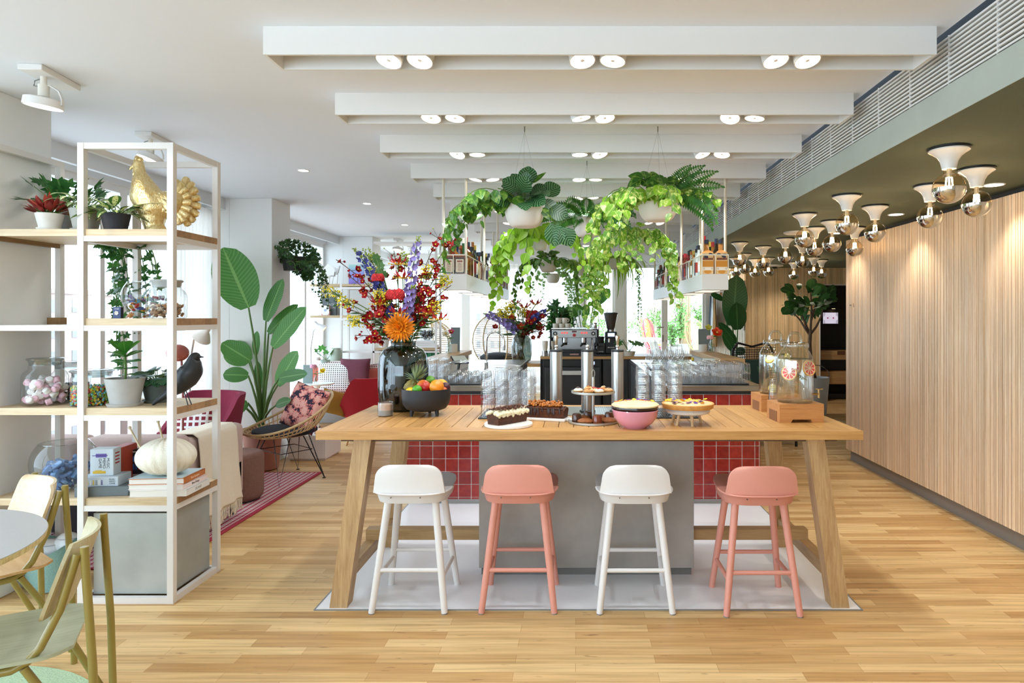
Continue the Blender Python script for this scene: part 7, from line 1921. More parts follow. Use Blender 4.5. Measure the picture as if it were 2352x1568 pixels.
# mauve sofa seen from behind
M_MAUVE = fabric('b39a94', 'c9b3ab', 500)
t = thing('mauve_sofa', 'low mauve sofa seen from behind through the shelves', 'sofa', (-3.2, 4.7, .01))
b = MB(); b.box((-.62, -.5, .46), (-.005, -.3, .735), .05, 0, 3); b.box((.005, -.5, .46), (.62, -.3, .735), .05, 0, 3); obj('back_cushion', b, M_MAUVE, t)
b = MB(); b.box((-.62, -.3, .25), (.62, .38, .44), .04, 0, 3); obj('seat_cushion', b, M_MAUVE, t)
b = MB(); b.box((.44, -.42, .13), (.62, .4, .70), .05, 0, 3); obj('arm', b, M_MAUVE, t)
b = MB(); b.box((-.62, -.47, .12), (.43, -.32, .46)); b.box((-.6, -.3, .12), (.43, .36, .25)); obj('base_frame', b, mat('2a2729', .8), t, smooth=False)
for x in (-.55, .56):
    for y in (-.38, .32): b = MB(); b.cyl((x, y, 0), .015, .13, 10); obj('leg', b, M_BLACK, t)
# throw over the arm
t = thing('cream_throw', 'cream wool throw with fringe hanging over the sofa arm', 'blanket', (-2.58, 4.7, .15))
b = MB(); pth = [(-.21, .30), (-.19, .57), (-.16, .575), (-.02, .575), (.012, .55), (.02, .45), (.03, .25), (.045, .06), (.05, .0)]
def thr(u, w):
    f = w*(len(pth)-1); i = min(len(pth)-2, int(f)); q = f-i; x = pth[i][0]*(1-q)+pth[i+1][0]*q; z = pth[i][1]*(1-q)+pth[i+1][1]*q
    y = -.26+.50*u+.05*max(0, w-.5)*(u-.3); x += .012*math.sin(u*17+w*2)*max(0, w-.45)*2; z -= .05*math.sin(u*5+.5)*max(0, w-.85)*4*.35; return (x, y, z)
b.grid(30, 32, thr); o = obj('cloth', b, fabric('e3d6c0', 'f0e6d4', 300), t, ang=180); md = o.modifiers.new('thickness', 'SOLIDIFY'); md.thickness = .006
b = MB()
for k in range(70): p = V(thr((k+.5)/70, 1.0)); b.tube([p, p+V((.004+rv(.006), rv(.01), -.045)), p+V((rv(.01), rv(.012), -.085))], .003, 4)
obj('fringe', b, mat('eadfcb', .9), t)
# pouf
l = V((XX(548, 5.42), 5.42, .013)); t = thing('brown_pouf', 'round brown woven pouf beside the sofa on the striped rug', 'pouf', l)
b = MB(); b.lathe([(0, .012), (.17, .012), (.185, .03), (.192, .06), (.192, .36), (.182, .385), (.15, .397), (0, .4)], 48); obj('cover', b, fabric('6f4d42', '8f6c5f', 330), t, ang=60)
b = MB(); b.cyl((0, 0, 0), .165, .014, 40); obj('base', b, M_BLACK, t)
# rattan chair
def rattan_chair(loc, rz, label):
    t = thing('rattan_chair', label, 'chair', loc, rz); mr = mat('cfae7c', .5, var=.12, scale=25)
    def rim(a): s = (1+math.sin(a))/2; return V((.385*math.cos(a)*(1+.05*s), .36*math.sin(a)+.06*s, .455+.33*s**1.7))
    def low(a): return V((.22*math.cos(a), .2*math.sin(a)+.0, .415))
    def sh(a, f):
        p, q = low(a), rim(a); m_ = p.lerp(q, .5)+V((math.cos(a), math.sin(a), 0))*.05+V((0, 0, -.03))
        return p*(1-f)**2+m_*2*f*(1-f)+q*f*f
    n = 40; ring = [i*2*PI/n for i in range(n)]
    b = MB(); b.tube([rim(a) for a in ring], .012, 8, True); obj('rim', b, mr, t)
    b = MB()
    for i in range(56): a = i*2*PI/56; b.tube([sh(a, f/6) for f in range(7)], .0052, 6)
    obj('spokes', b, mr, t)
    b = MB()
    for f in (.0, .35, .68): b.tube([sh(a, f) for a in ring], .006, 6, True)
    obj('hoops', b, mr, t)
    b = MB(); b.lathe([(0, .41), (.22, .41), (.22, .416), (0, .416)], 30); obj('seat_base', b, mr, t)
    b = MB(); b.lathe([(0, .418), (.27, .425), (.3, .44), (.3, .462), (.26, .475), (0, .478)], 36, sy=.95); obj('seat_pad', b, mat('1e222c', .9), t)
    for k, la in enumerate((-22, 56, 147, 233)):
        a = math.radians(la); f = V((.36*math.cos(a), .36*math.sin(a), .006)); u = V((-math.sin(a), math.cos(a), 0)); top = V((.19*math.cos(a), .19*math.sin(a), .41))
        b = MB(); b.tube([top+u*.07, f, top-u*.07], .0055, 6); b.cyl((f.x, f.y, -.006), .015, .008, 10); obj('leg', b, M_BLACK, t)
    b = MB(); r_ = [V((.25*math.cos(math.radians(q)), .25*math.sin(math.radians(q)), .27)) for q in (-22, 56, 147, 233)]; b.tube(r_, .004, 6, True); obj('brace', b, M_BLACK, t)
    return t
rattan_chair((-2.74, 6.16, .006), math.radians(-52), 'rattan tub chair with black hairpin legs and a floral cushion')
def floral():
    m, nt, b = nm('floral_print'); co = coords(nt); v = nd(nt, 'ShaderNodeTexVoronoi', {'Vector': co, 'Scale': 13.0}, feature='F1'); n_ = nd(nt, 'ShaderNodeTexNoise', {'Vector': co, 'Scale': 26.0, 'Detail': 4.0, 'Distortion': 2.0})
    f = mth(nt, 'SUBTRACT', mth(nt, 'MULTIPLY', n_.outputs['Fac'], 1.25), mth(nt, 'MULTIPLY', v.outputs['Distance'], .9))
    nt.links.new(ramp(nt, f, [(-.02, hexc('2a2236')), (.03, hexc('8a3a4a')), (.1, hexc('de7f74')), (.3, hexc('f2b0a0'))]), b.inputs['Base Color']); b.inputs['Roughness'].default_value = .9; return m
pillow('coral and navy floral cushion with mustard piping on the rattan chair', 700, 936, 6.22, .43, .43, .14, floral(), math.radians(-24), -.35, .22)
# perforated white box
def perf():
    m, nt, b = nm('perforated_metal'); s = nd(nt, 'ShaderNodeSeparateXYZ', {0: coords(nt, 'Object', (330, 330, 330))})
    d = mth(nt, 'MULTIPLY', mth(nt, 'SINE', mth(nt, 'ADD', s.outputs[0], s.outputs[1])), mth(nt, 'SINE', s.outputs[2])); nt.links.new(mixc(nt, mth(nt, 'GREATER_THAN', d, .42), hexc('f2f1ee'), hexc('c49a96')), b.inputs['Base Color']); b.inputs['Roughness'].default_value = .5; return m
t = thing('perforated_box', 'low white perforated metal box table beside the terracotta pot', 'side table', (-2.83, 7.15, 0))
b = MB(); b.box((-.22, -.24, .015), (.19, .2, .27), .008); obj('metal_body', b, perf(), t, smooth=False)
b = MB(); b.box((-.2, -.22, 0), (.17, .18, .015)); obj('base', b, M_WHITE, t, smooth=False)
t = thing('book', 'orange-red book on the white perforated box', 'book', (-2.72, 7.1, .27)); b = MB(); b.box((-.08, -.1, 0), (.08, .1, .025), .002); obj('cover', b, mat('d8452e', .5), t, smooth=False); b = MB(); b.box((-.078, -.102, .004), (.076, .098, .021)); obj('pages', b, mat('f0ece4', .8), t, smooth=False)
# upholstered shell armchairs
def shell_chair(loc, rz, label, col, r=.36, hb=.36):
    t = thing('armchair', label, 'chair', loc, rz); m = fabric(col[0], col[1], 500)
    b = MB()
    def out(u, w, o_):
        a = math.radians(-35)+math.radians(250)*u; s = math.sin(a); hgt = .12+hb*min(1, max(0, (s+.35)/.75))**1.2
        rr = r*(.82+.18*w)-o_
        return (rr*math.cos(a)*1.05, rr*s*.95, .36+hgt*w)
    b.grid(36, 12, lambda u, w: out(u, w, 0)); o0 = len(b.v); b.grid(36, 12, lambda u, w: out(u, w, .05)); k = 37
    for i in range(36): b.f.append((12*k+i, 12*k+i+1, o0+12*k+i+1, o0+12*k+i))
    for j in range(12): b.f += [(j*k, (j+1)*k, o0+(j+1)*k, o0+j*k), (j*k+36, o0+j*k+36, o0+(j+1)*k+36, (j+1)*k+36)]
    b.lathe([(0, .33), (r*.6, .335), (r*.82, .36)], 36); obj('shell', b, m, t, ang=60)
    b = MB(); b.lathe([(0, .36), (r*.76, .36), (r*.8, .39), (r*.76, .43), (0, .445)], 36); obj('seat_cushion', b, m, t)
    for k in range(4):
        a = PI/4+k*PI/2; b = MB(); b.tube([(.18*math.cos(a), .18*math.sin(a), .34), (.29*math.cos(a), .29*math.sin(a), 0)], [.018, .011], 10); obj('leg', b, wood('d2ac78', 'b98f5c', 'Z', 1, .5, .03), t)
    return t
shell_chair((-2.42, 7.75, 0), math.radians(-128), 'bright red upholstered armchair with wooden legs behind the rattan chair', ('b01c28', 'c22a34'), .36, .34)
pillow('mustard cushion on the bright red armchair', 768, 924, 7.55, .3, .28, .1, fabric('a67c2e', 'b98d3e', 300), .5, -.3, .3)
shell_chair((-3.34, 5.75, 0), math.radians(-30), 'dark burgundy armchair behind the mauve sofa', ('7d1f38', '95304a'), .4, .36)
def checks(c1, c2, s, thr=.1):
    m, nt, b = nm('woven_check'); x = nd(nt, 'ShaderNodeSeparateXYZ', {0: coords(nt, 'Object', (s, s, s))}); d = mth(nt, 'MINIMUM', mth(nt, 'SINE', x.outputs[0]), mth(nt, 'SINE', x.outputs[2])); nt.links.new(mixc(nt, mth(nt, 'GREATER_THAN', d, thr), hexc(c1), hexc(c2)), b.inputs['Base Color']); b.inputs['Roughness'].default_value = .9; return m
pillow('white cushion with dark red woven dashes on the burgundy armchair', 440, 978, 5.5, .34, .32, .1, checks('f0ebe6', '8a2a36', 130, -.35), .1, -.2)
# floor lamps
def floor_lamp(label, px, base_y, y, head, shade_col, glow, stem_col, tilt=0.0):
    x = XX(px, y); t = thing('floor_lamp', label, 'lamp', (x, y, 0)); h = P(head[0], head[1], y)-V((x, y, 0))
    b = MB(); b.cyl((0, 0, 0), .12, .018, 32, bev=.005); obj('base', b, mat(stem_col, .35), t)
    b = MB(); b.tube([(0, 0, .015), (0, 0, h.z*.8), (h.x*.3, 0, h.z*.97), (h.x, 0, h.z+.03)], .0085, 8); obj('stem', b, mat(stem_col, .35), t)
    if glow:
        d = -1 if h.x < 0 else 1
        b = MB(); b.M = Matrix.Translation(h) @ Euler((0.25, tilt, 0)).to_matrix().to_4x4(); b.lathe([(.0, .11), (.022, .11), (.026, .05), (.05, .02), (.085, -.045), (.082, -.045), (.046, .016), (0, .02)], 30); obj('shade', b, mat(shade_col, .4), t, ang=50)
        b = MB(); b.M = Matrix.Translation(h) @ Euler((0.25, tilt, 0)).to_matrix().to_4x4(); b.lathe([(0, .0), (.05, -.005), (.075, -.035), (.055, -.055), (0, -.062)], 26); obj('glowing_diffuser', b, emit('ffcf90', 2.2), t)
    else:
        b = MB(); b.M = Matrix.Translation(h) @ Euler((.6, .5, 0)).to_matrix().to_4x4(); b.ell((0, 0, 0), (.085, .085, .05), 28, 14); obj('shade', b, mat(shade_col, .12, coat=.6), t)
        b = MB(); b.tube([h+V((-.02, -.06, .01)), h+V((.05, -.1, .03))], .006, 8); obj('tilt_knob', b, M_BLACK, t)
    return t
floor_lamp('glossy red-brown floor lamp behind the black bird', 420, 0, 5.35, (408, 810), 'a34a38', False, '8a4034')
floor_lamp('grey floor lamp with a glowing shade between shelves and column', 436, 0, 6.3, (468, 770), 'efe6da', True, '9a9a98', .7)
floor_lamp('white floor lamp with a glowing shade left of the back bookshelf', 714, 0, 9.0, (735, 752), 'f2efec', True, 'c9c7c4', -.7)
# white side table with menu and flowers
l = V((XX(728, 8.2), 8.2, 0)); t = thing('side_table', 'small white round side table in front of the coral sofa', 'table', l)
b = MB(); b.lathe([(0, .675), (.2, .675), (.215, .685), (.215, .692), (0, .694)], 40); obj('top', b, mat('f4f2ee', .3), t, ang=40)
b = MB(); b.lathe([(0, 0), (.14, 0), (.14, .012), (.03, .03), (.022, .1), (.022, .62), (.06, .675), (0, .675)], 28); obj('pedestal', b, mat('f4f2ee', .3), t)
menu(707, 8.15, .694, .115, .23, .15, 'grey-green menu card standing on the white side table', '8a9a96')
w3 = bud_vase(726, 8.12, .694, .03, .1, 'small glass vase of flowers on the white side table')
flower_stem('hyacinth', 'pink flower in the vase on the white side table', w3, P(720, 842, 8.1), 'celosia', .7)
flower_stem('tulip', 'yellow tulip leaning right in the vase on the white side table', w3, P(742, 853, 8.05), 'poppy', .9, dots=mat('f0d41e', .5, island=.1))
flower_stem('carnation', 'white flower behind the pink one on the white side table', w3, P(730, 825, 8.15), 'celosia', .6)
for o in bpy.data.objects:
    if o.get('label', '').startswith('pink flower in the vase on the white'): 
        for c in o.children:
            if c.name.startswith('blossom'): c.data.materials[0] = mat('e2a0b4', .6, island=.2)
    if o.get('label', '').startswith('white flower behind'):
        for c in o.children:
            if c.name.startswith('blossom'): c.data.materials[0] = mat('f2eeea', .6, island=.1)
    if o.get('label', '').startswith('pale pink ranunculus'):
        for c in o.children:
            if c.name.startswith('blossom'): c.data.materials[0] = mat('eab8b8', .6, island=.15)
# coral sofa with cushions and patterned throw
t = thing('coral_sofa', 'coral red sofa at the back by the bookshelf', 'sofa', (-2.95, 9.1, 0)); m = fabric('c25e50', 'd0705f', 500)
b = MB(); b.box((-.85, .1, .3), (.6, .3, .8), .05, 0, 3); obj('backrest', b, m, t)
b = MB(); b.box((-.85, -.5, .28), (.6, .1, .46), .04, 0, 3); obj('seat', b, m, t)
b = MB(); b.box((.44, -.5, .28), (.6, .1, .62), .04, 0, 3); obj('arm', b, m, t)
for x in (-.8, .55):
    for y in (-.4, .25): b = MB(); b.cyl((x, y, 0), .016, .29, 10); obj('leg', b, M_BLACK, t)
pillow('plum coloured cushion on the coral sofa', 815, 858, 8.98, .42, .42, .14, fabric('5f2f3c', '7a4450', 300), 0, -.15)
pillow('white cushion with black square dots on the coral sofa', 772, 868, 8.95, .5, .42, .16, checks('f2efea', '26262a', 220, .1), .1, -.2)
t = thing('dotted_throw', 'black and white dotted throw draped over the coral sofa back', 'blanket', (-3.25, 9.2, .3))
b = MB(); b.grid(24, 12, lambda u, w: (-.3+.85*u, -.03+.03*math.sin(u*9)+.05*math.sin(w*3), .28+.29*w+.03*math.sin(u*7))); b.grid(24, 12, lambda u, w: (-.3+.85*u, -.02+.03*math.sin(u*9)+.05*math.sin(w*3), .28+.29*w+.03*math.sin(u*7))); obj('cloth', b, checks('f2efea', '26262a', 220, .1), t, ang=180)
# back bookshelf
YS = 9.55; t = thing('back_bookshelf', 'white metal bookshelf with oak boards in front of the rear column', 'shelf', (-2.98, YS, 0)); bx0 = -2.98
def bb(b, x0, x1, z0, z1, y0=0, y1=.34): b.box((x0-bx0, y0, z0), (x1-bx0, y1, z1))
for x in (XX(783, YS), XX(858, YS), XX(1001, YS)):
    for y in (0, .31): b = MB(); bb(b, x-.014, x+.014, 0, 2.0 if x < -2.5 else 2.62, y, y+.028); obj('post', b, M_MET, t, smooth=False)
xa, xb_, xc, xd = XX(712, YS), XX(783, YS), XX(858, YS), XX(1001, YS)
zs = [ZZ(652, YS), ZZ(724, YS)]
for z in zs:
    b = MB(); bb(b, xa, xb_-.016, z-.035, z); bb(b, xb_+.016, xc-.016, z-.035, z); obj('oak_board', b, wood('cbb28c', 'b39669', 'X', 1, .5, .05), t, smooth=False)
    b = MB(); bb(b, xb_+.014, xc-.014, z-.075, z-.045); obj('frame_rail', b, M_MET, t, smooth=False)
z = ZZ(799, YS); b = MB(); bb(b, xc+.016, xd-.016, z-.035, z); obj('oak_board', b, wood('cbb28c', 'b39669', 'X', 1, .5, .05), t, smooth=False)
b = MB(); bb(b, xb_+.014, xd-.014, z-.07, z-.045); bb(b, xc, xd, 2.59, 2.62); obj('frame_rail', b, M_MET, t, smooth=False)
z3 = z
def origami(px, y, z):
    t = thing('origami_elephant', 'white folded paper elephant on the top oak board at the back', 'ornament', (XX(px, y), y, z)); s = y/F
    b = MB()
    def pl(pts, dy0, dy1): b.prism([((x-757)*s, (652-yy)*s) for x, yy in pts], dy0, dy1, 0, 'xz')
    pl([(741, 622), (757, 604), (773, 617), (770, 632), (745, 632)], -.06, -.05); pl([(741, 622), (757, 604), (773, 617), (770, 632), (745, 632)], .05, .06)
    b.box((-.09, -.05, .12), (.08, .05, .19)); pl([(733, 631), (745, 618), (747, 626)], -.006, .006); pl([(771, 625), (781, 609), (777, 625), (772, 632)], -.02, .02)
    for x in (740, 750, 763, 773): pl([(x, 630), (x+6, 630), (x+3, 652), (x, 652)], -.05 if x % 2 else .03, -.03 if x % 2 else .05)
    obj('paper_body', b, mat('f4f2f0', .7), t, smooth=False)
origami(757, YS+.15, zs[0])
def art():
    m, nt, b = nm('gradient_print'); s = nd(nt, 'ShaderNodeSeparateXYZ', {0: coords(nt)}); f = nd(nt, 'ShaderNodeMapRange', {'Value': s.outputs[2], 'From Min': 0.0, 'From Max': .29}).outputs[0]
    nt.links.new(ramp(nt, f, [(.0, hexc('8a6fd0')), (.6, hexc('8f9ad8')), (.95, hexc('a9d6cf'))]), b.inputs['Base Color']); return m
t = thing('gradient_print', 'blue to violet gradient art print leaning on the top oak board at the back', 'picture', (XX(819, YS+.1), YS+.1, zs[0])); b = MB(); b.box((-.115, -.008, 0), (.115, .008, .29)); obj('print', b, art(), t, smooth=False)
t = thing('book', 'grey book with pale title standing on the second oak board at the back', 'book', (XX(757, YS+.1), YS+.1, zs[1])); b = MB(); b.box((-.1, -.012, 0), (.1, .012, .28)); c = obj('cover', b, mat('5f6768', .6), t, smooth=False)
text('BACK\nVISION', .045, mat('d9d9d4', .6), c, (.02, -.0125, .135))
t = thing('card_box', 'small pink and white octagon patterned card box in front of the grey book', 'box', (XX(746, YS), YS+.04, zs[1])); b = MB(); b.box((-.058, -.02, 0), (.058, .02, .145)); c = obj('carton', b, mat('d8a09c', .6), t, smooth=False)
b = MB(); b.prism([(-.055, .03), (-.03, .003), (.03, .003), (.055, .03), (.055, .115), (.03, .142), (-.03, .142), (-.055, .115)], -.0212, -.0202, 0, 'xz'); obj('white_octagon', b, mat('f0ece8', .6), c, smooth=False)
b = MB(); b.at((0, -.0215, .075), 0, PI/2); b.cyl((0, 0, 0), .02, .001, 16); obj('blue_disc', b, mat('a9b6cc', .6), c)
t = potted('small leafy plant in a grey pot on the second back oak board', (XX(776, YS+.15), YS+.17, zs[1]), .06, .15, '9a9c98', saucer=False); leafball(t, .15, 24, .07, L_GRAPE, w_oval, rise=1.0, stem=.08)
t = thing('sage_vase', 'tall sage green ceramic vase by the window behind the coral sofa', 'vase', (XX(771, 9.42), 9.44, .81)); b = MB(); b.lathe([(0, 0), (.07, 0), (.085, .03), (.085, .2), (.06, .245), (.065, .26), (.058, .26), (0, .24)], 28); obj('vase_body', b, mat('a9b8a6', .4), t)
t = thing('window_sideboard', 'low grey console behind the coral sofa by the window', 'console', (XX(765, 9.44), 9.44, 0)); b = MB(); b.box((-.32, -.09, .0), (.2, .09, .81), .004); obj('body', b, mat('b4b9b6', .6), t, smooth=False)
t = potted('small monstera in a sage bowl left of the tall sage vase', (XX(748, 9.42), 9.44, .81), .08, .09, '9fb0a4', saucer=False); leafball(t, .09, 8, .12, L_CLUSIA, 'lobed', rise=1.0, stem=.14)
# bowl of dark liquorice on books
zb = z3; t0 = V((XX(976, YS), YS+.16, zb))
for k in range(3):
    t = thing('book', ['white book at the bottom of the pile under the glass bowl at the back', 'white book in the middle of the pile under the glass bowl at the back', 'white book at the top of the pile under the glass bowl at the back'][k], 'book', (t0.x-.02*k+.01, t0.y, zb+.035*k), .05*k); b = MB(); b.box((-.14, -.1, 0), (.14, .1, .034), .002); c = obj('cover', b, mat(['f0eeea', 'e6e4e0', 'edeae8'][k], .6), t, smooth=False); b = MB(); b.box((-.142, -.097, .005), (.13, .097, .029)); obj('pages', b, mat('d8d4cc', .8), t, smooth=False)
l = V((t0.x, t0.y, zb+.105)); t = thing('glass_globe_bowl', 'small round glass bowl of black liquorice on the white books at the back', 'bowl', l); r = .118; bowl_glass(t, r, .72)
b = MB()
for k in range(160): p = in_sphere(r, .02); b.at(p+V((0, 0, r)), rv(3), rv(2), rv(2)); b.tube([(-.02, 0, 0), (0, .006, 0), (.02, 0, 0)], .004, 5)
o = obj('liquorice', b, mat('26242a', .4), None, loc=l); tag(o, 'black liquorice twists filling the small glass bowl at the back', 'sweets', None, 'stuff')
t = potted('white pot with a small green plant at the left end of the rear lower board', (XX(876, YS), YS+.15, zb), .075, .12, 'e9e6e2', saucer=False); leafball(t, .12, 26, .09, L_GRAPE, 'lobed', rise=1.0, stem=.12)
for k, c in enumerate(('2f8a5a', '3a9a6a', '2a7a50')):
    t = thing('book', ['green book at the left of the row under the rear lower board', 'green book in the middle of the row under the rear lower board', 'green book at the right of the row under the rear lower board'][k], 'book', (XX(972+k*11, YS), YS+.1, zb-.2), 0); b = MB(); b.box((-.03, 0, 0), (.03, .2, .12)); obj('cover', b, mat(c, .6), t, smooth=False)
o = obj('book_ledge', MB().box((XX(960, YS), YS+.02, zb-.23), (xd-.02, YS+.32, zb-.2)), M_MET, None, smooth=False); tag(o, 'thin white ledge carrying the green books at the back', 'shelf')
# hanging egg chairs
def egg(px, py, y, r, label, chain):
    c = P(px, py, y); t = thing('hanging_rattan_chair', label, 'chair', c); mr = mat('c7ab7c', .6, var=.1, scale=20)
    op = -2.2; b = MB()
    for k in range(34):
        ph = -1.2+2.5*k/33; rr = r*math.cos(ph); z = r*1.05*math.sin(ph); pts = [(rr*math.cos(a), rr*math.sin(a), z) for a in [op+1.1+i*(2*PI-2.2)/26 for i in range(27)]]; b.tube(pts, .0045, 4)
    obj('weave_hoops', b, mr, t)
    b = MB()
    for k in range(7): a = op+1.1+k*(2*PI-2.2)/6; b.tube([(r*math.cos(q)*math.cos(a), r*math.cos(q)*math.sin(a), r*1.05*math.sin(q)) for q in [-1.5+i*3.0/16 for i in range(17)]], .011, 6)
    obj('frame_ribs', b, mr, t)
    b = MB(); b.ell((0, 0, -r*.62), (r*.7, r*.7, r*.2), 24, 10); obj('seat_pad', b, mat('23262b', .9), t)
    b = MB(); n = int((ZC-c.z-r)/.05)
    for k in range(n):
        z = r*1.05+.05*k; pts = [(.012*math.cos(q) if k % 2 else 0, 0 if k % 2 else .012*math.cos(q), z+.025+.03*math.sin(q)) for q in [i*PI/5 for i in range(10)]]; b.tube(pts, .003, 5, True)
    obj('chain', b, M_STEEL, t)
egg(1144, 783, 11.6, .47, 'round hanging rattan chair on a chain behind the left bar', True)
egg(985, 800, 12.0, .5, 'second hanging rattan chair at the far left windows, behind the bookshelf', True)
# sheer curtains
def curtain(name, label, pts, z0, z1, n, amp=.03, m=None):
    b = MB()
    def fn(u, w):
        f = u*(len(pts)-1); i = min(len(pts)-2, int(f)); q = f-i; a, c = V((*pts[i], 0)), V((*pts[i+1], 0)); p = a.lerp(c, q); d = (c-a).normalized(); nn = V((-d.y, d.x, 0))
        p = p+nn*amp*math.sin(u*n*2*PI+.4*math.sin(u*31))*(.7+.3*w); return (p.x, p.y, z0+(z1-z0)*w)
    b.grid(n*8, 6, fn); o = obj(name, b, m, None, ang=180); tag(o, label, 'curtain'); return o
def sheer():
    m, nt, b = nm('sheer_voile'); b.inputs['Base Color'].default_value = hexc('f6f1ec'); b.inputs['Roughness'].default_value = .9
    tl = nd(nt, 'ShaderNodeBsdfTranslucent', {'Color': hexc('f6f1ec')}); tr = nd(nt, 'ShaderNodeBsdfTransparent'); a = nd(nt, 'ShaderNodeMixShader', {0: .5, 1: b.outputs[0], 2: tl.outputs[0]}); c = nd(nt, 'ShaderNodeMixShader', {0: .22, 1: a.outputs[0], 2: tr.outputs[0]}); nt.links.new(c.outputs[0], nt.nodes['Material Output'].inputs['Surface']); return m
SHEER = sheer()
curtain('sheer_curtain', 'white sheer curtain hanging at the window behind the rooster and shelves', [(-3.74, 5.75), (-3.74, 6.72)], .02, 2.62, 16, .03, SHEER)
curtain('sheer_curtain', 'white sheer curtain bunched in the middle of the far windows', [(-1.36, 12.75), (.1, 12.75)], .02, 2.54, 18, .035, SHEER)
# ================================================================== RIGHT SIDE AND BACK
yc = 7.9; t = thing('black_wicker_chair', 'black woven wing chair behind the right tiled bar near the dispensers', 'chair', (XX(1752, yc), yc, 0), math.radians(15))
mb_ = mat('1c1d20', .5)
b = MB()
for s in (-1, 1): b.tube([(s*.3, .1, .1), (s*.34, .12, .45), (s*.33, .2, .8), (s*.27, .24, 1.12), (s*.2, .24, 1.2)], .015, 10); b.tube([(s*.34, .1, .45), (s*.36, -.25, .5), (s*.32, -.35, .42)], .015, 10)
b.tube([(-.2, .24, 1.2), (0, .25, 1.15), (.2, .24, 1.2)], .013, 8); obj('frame', b, mb_, t)
b = MB()
for k in range(22): x = -.28+.56*k/21; b.tube([(x*.9, .2, .42), (x, .25, .8), (x*.85, .25, 1.13)], .0045, 4)
for k in range(26): z = .42+.72*k/25; b.tube([(-.3, .2, z), (0, .26, z), (.3, .2, z)], .004, 4)
obj('woven_back', b, mb_, t)
b = MB(); b.box((-.3, -.35, .36), (.3, .2, .44), .03, 0, 2); obj('seat', b, mat('26262a', .8), t)
for x in (-.26, .26):
    for y in (-.3, .15): b = MB(); b.cyl((x, y, 0), .016, .37, 8); obj('leg', b, mb_, t)
pillow('dark leaf-print cushion on the black wicker chair', 1735, 858, 7.75, .36, .36, .12, checks('1e3a38', '2f5a3a', 40, .2), .2, -.3)
# coats on hooks by the terrace door
t = thing('coat_rack', 'rail with hooks on the pale partition by the terrace door', 'rack', (2.70, 12.62, 1.95)); b = MB(); b.box((0.02, -.3, -.03), (.06, .3, .03)); obj('rail', b, W_LEGX, t, smooth=False)
for k in range(3): b = MB(); b.tube([(.03, -.2+k*.2, 0), (-.03, -.2+k*.2, 0), (-.04, -.2+k*.2, .03)], .006, 6); obj('hook', b, M_BLACK, t)
for k, (y, col, lab) in enumerate(((12.43, 'b08a58', 'tan apron hanging nearest on the rack by the terrace door'), (12.62, 'dcdfe2', 'pale grey apron hanging in the middle of the rack by the terrace door'), (12.8, '4a5560', 'dark blue garment hanging at the back of the rack by the terrace door'))):
    t = thing('apron', lab, 'garment', (2.64, y, .95)); b = MB(); b.grid(12, 14, lambda u, w: (.02*math.sin(u*14)*(1.2-w), (-.09-.05*(1-w)+(.18+.1*(1-w))*u)*(.35+.65*min(1, (1-w)*2.2)), .98*w)); b.grid(12, 14, lambda u, w: (.012+.02*math.sin(u*14)*(1.2-w), (-.09-.05*(1-w)+(.18+.1*(1-w))*u)*(.35+.65*min(1, (1-w)*2.2)), .98*w)); obj('cloth', b, mat(col, .9), t, ang=180)
# niche: console, tablet frame, wall light
yn = 12.25
t = thing('niche_console', 'oak drawer console in the dark niche at the back right', 'console', (4.75, 12.0, 0)); k_ = 12.0/F
b = MB(); b.box((-.44, -.15, ZZ(826, 11.85)), (.6, .28, ZZ(805, 11.85)), .003); obj('drawer', b, W_BX, t, smooth=False); b = MB(); b.box((-.44, -.15, ZZ(882, 11.85)), (.6, .28, ZZ(853, 11.85)), .003); obj('drawer', b, W_BX, t, smooth=False)
b = MB(); b.box((-.46, .2, ZZ(882, 11.85)), (.62, .29, ZZ(803, 11.85))); obj('back_panel', b, M_BLACK, t, smooth=False)
b = MB(); b.box((.0, -.152, ZZ(815, 11.85)), (.14, -.145, ZZ(806, 11.85))); obj('finger_hole', b, mat('6a3f1e', .6), t, smooth=False)
b = MB(); b.box((-.44, .05, 0), (.6, .28, .1)); obj('plinth', b, M_BLACK, t, smooth=False)
t = thing('wall_screen', 'black framed screen with a white face drawing on the dark niche wall', 'screen', (XX(1907, yn), yn+.03, ZZ(730, yn))); b = MB(); b.box((-.19, -.04, -.125), (.19, .03, .125), .004); obj('frame', b, M_BLACK, t, smooth=False)
b = MB(); b.box((-.14, -.043, -.105), (.14, -.039, .1)); s_ = obj('screen', b, emit('dcd4e6', .75, 'screen_glow'), t, smooth=False)
for x in (-.052, .052): b = MB(); b.at((x, -.045, 0), 0, PI/2); b.cyl((0, 0, 0), .016, .002, 16); obj('pink_dot', b, emit('b8557a', .5, 'dot_glow'), s_)
b = MB()
for sx in (-1, 1):
    for sz in (-1, 1):
        for k in range(5): b.at((sx*.118, -.044, sz*(.095-.013*k)-.003), 0, 0, sx*sz*.55); b.box((-.022, -.001, -.0018), (.022, .001, .0018))
b.at(); obj('corner_strokes', b, mat('15151a', .6), s_, smooth=False)
t = thing('wall_spotlight', 'black cylinder wall light above the framed screen in the niche', 'lamp', (XX(1913, yn), yn+.03, ZZ(700, yn))); b = MB(); b.cyl((0, -.06, -.07), .035, .15, 18); b.box((-.02, -.06, -.02), (.02, .03, .02)); obj('housing', b, M_BLACK, t); b = MB(); b.cyl((0, -.06, -.072), .03, .003, 16); obj('lens', b, emit('ffcf9a', 6.0), t)
t = thing('pink_card', 'small pink card standing on the oak console in the niche', 'card', (4.40, 12.0, ZZ(805, 11.85))); b = MB(); b.box((-.045, -.006, 0), (.045, .006, .15)); obj('card', b, mat('e3c3bc', .7), t, smooth=False)
b = MB(); b.box((-.03, -.0066, .02), (.03, -.006, .024)); obj('print', b, mat('b0705f', .7), t, smooth=False)
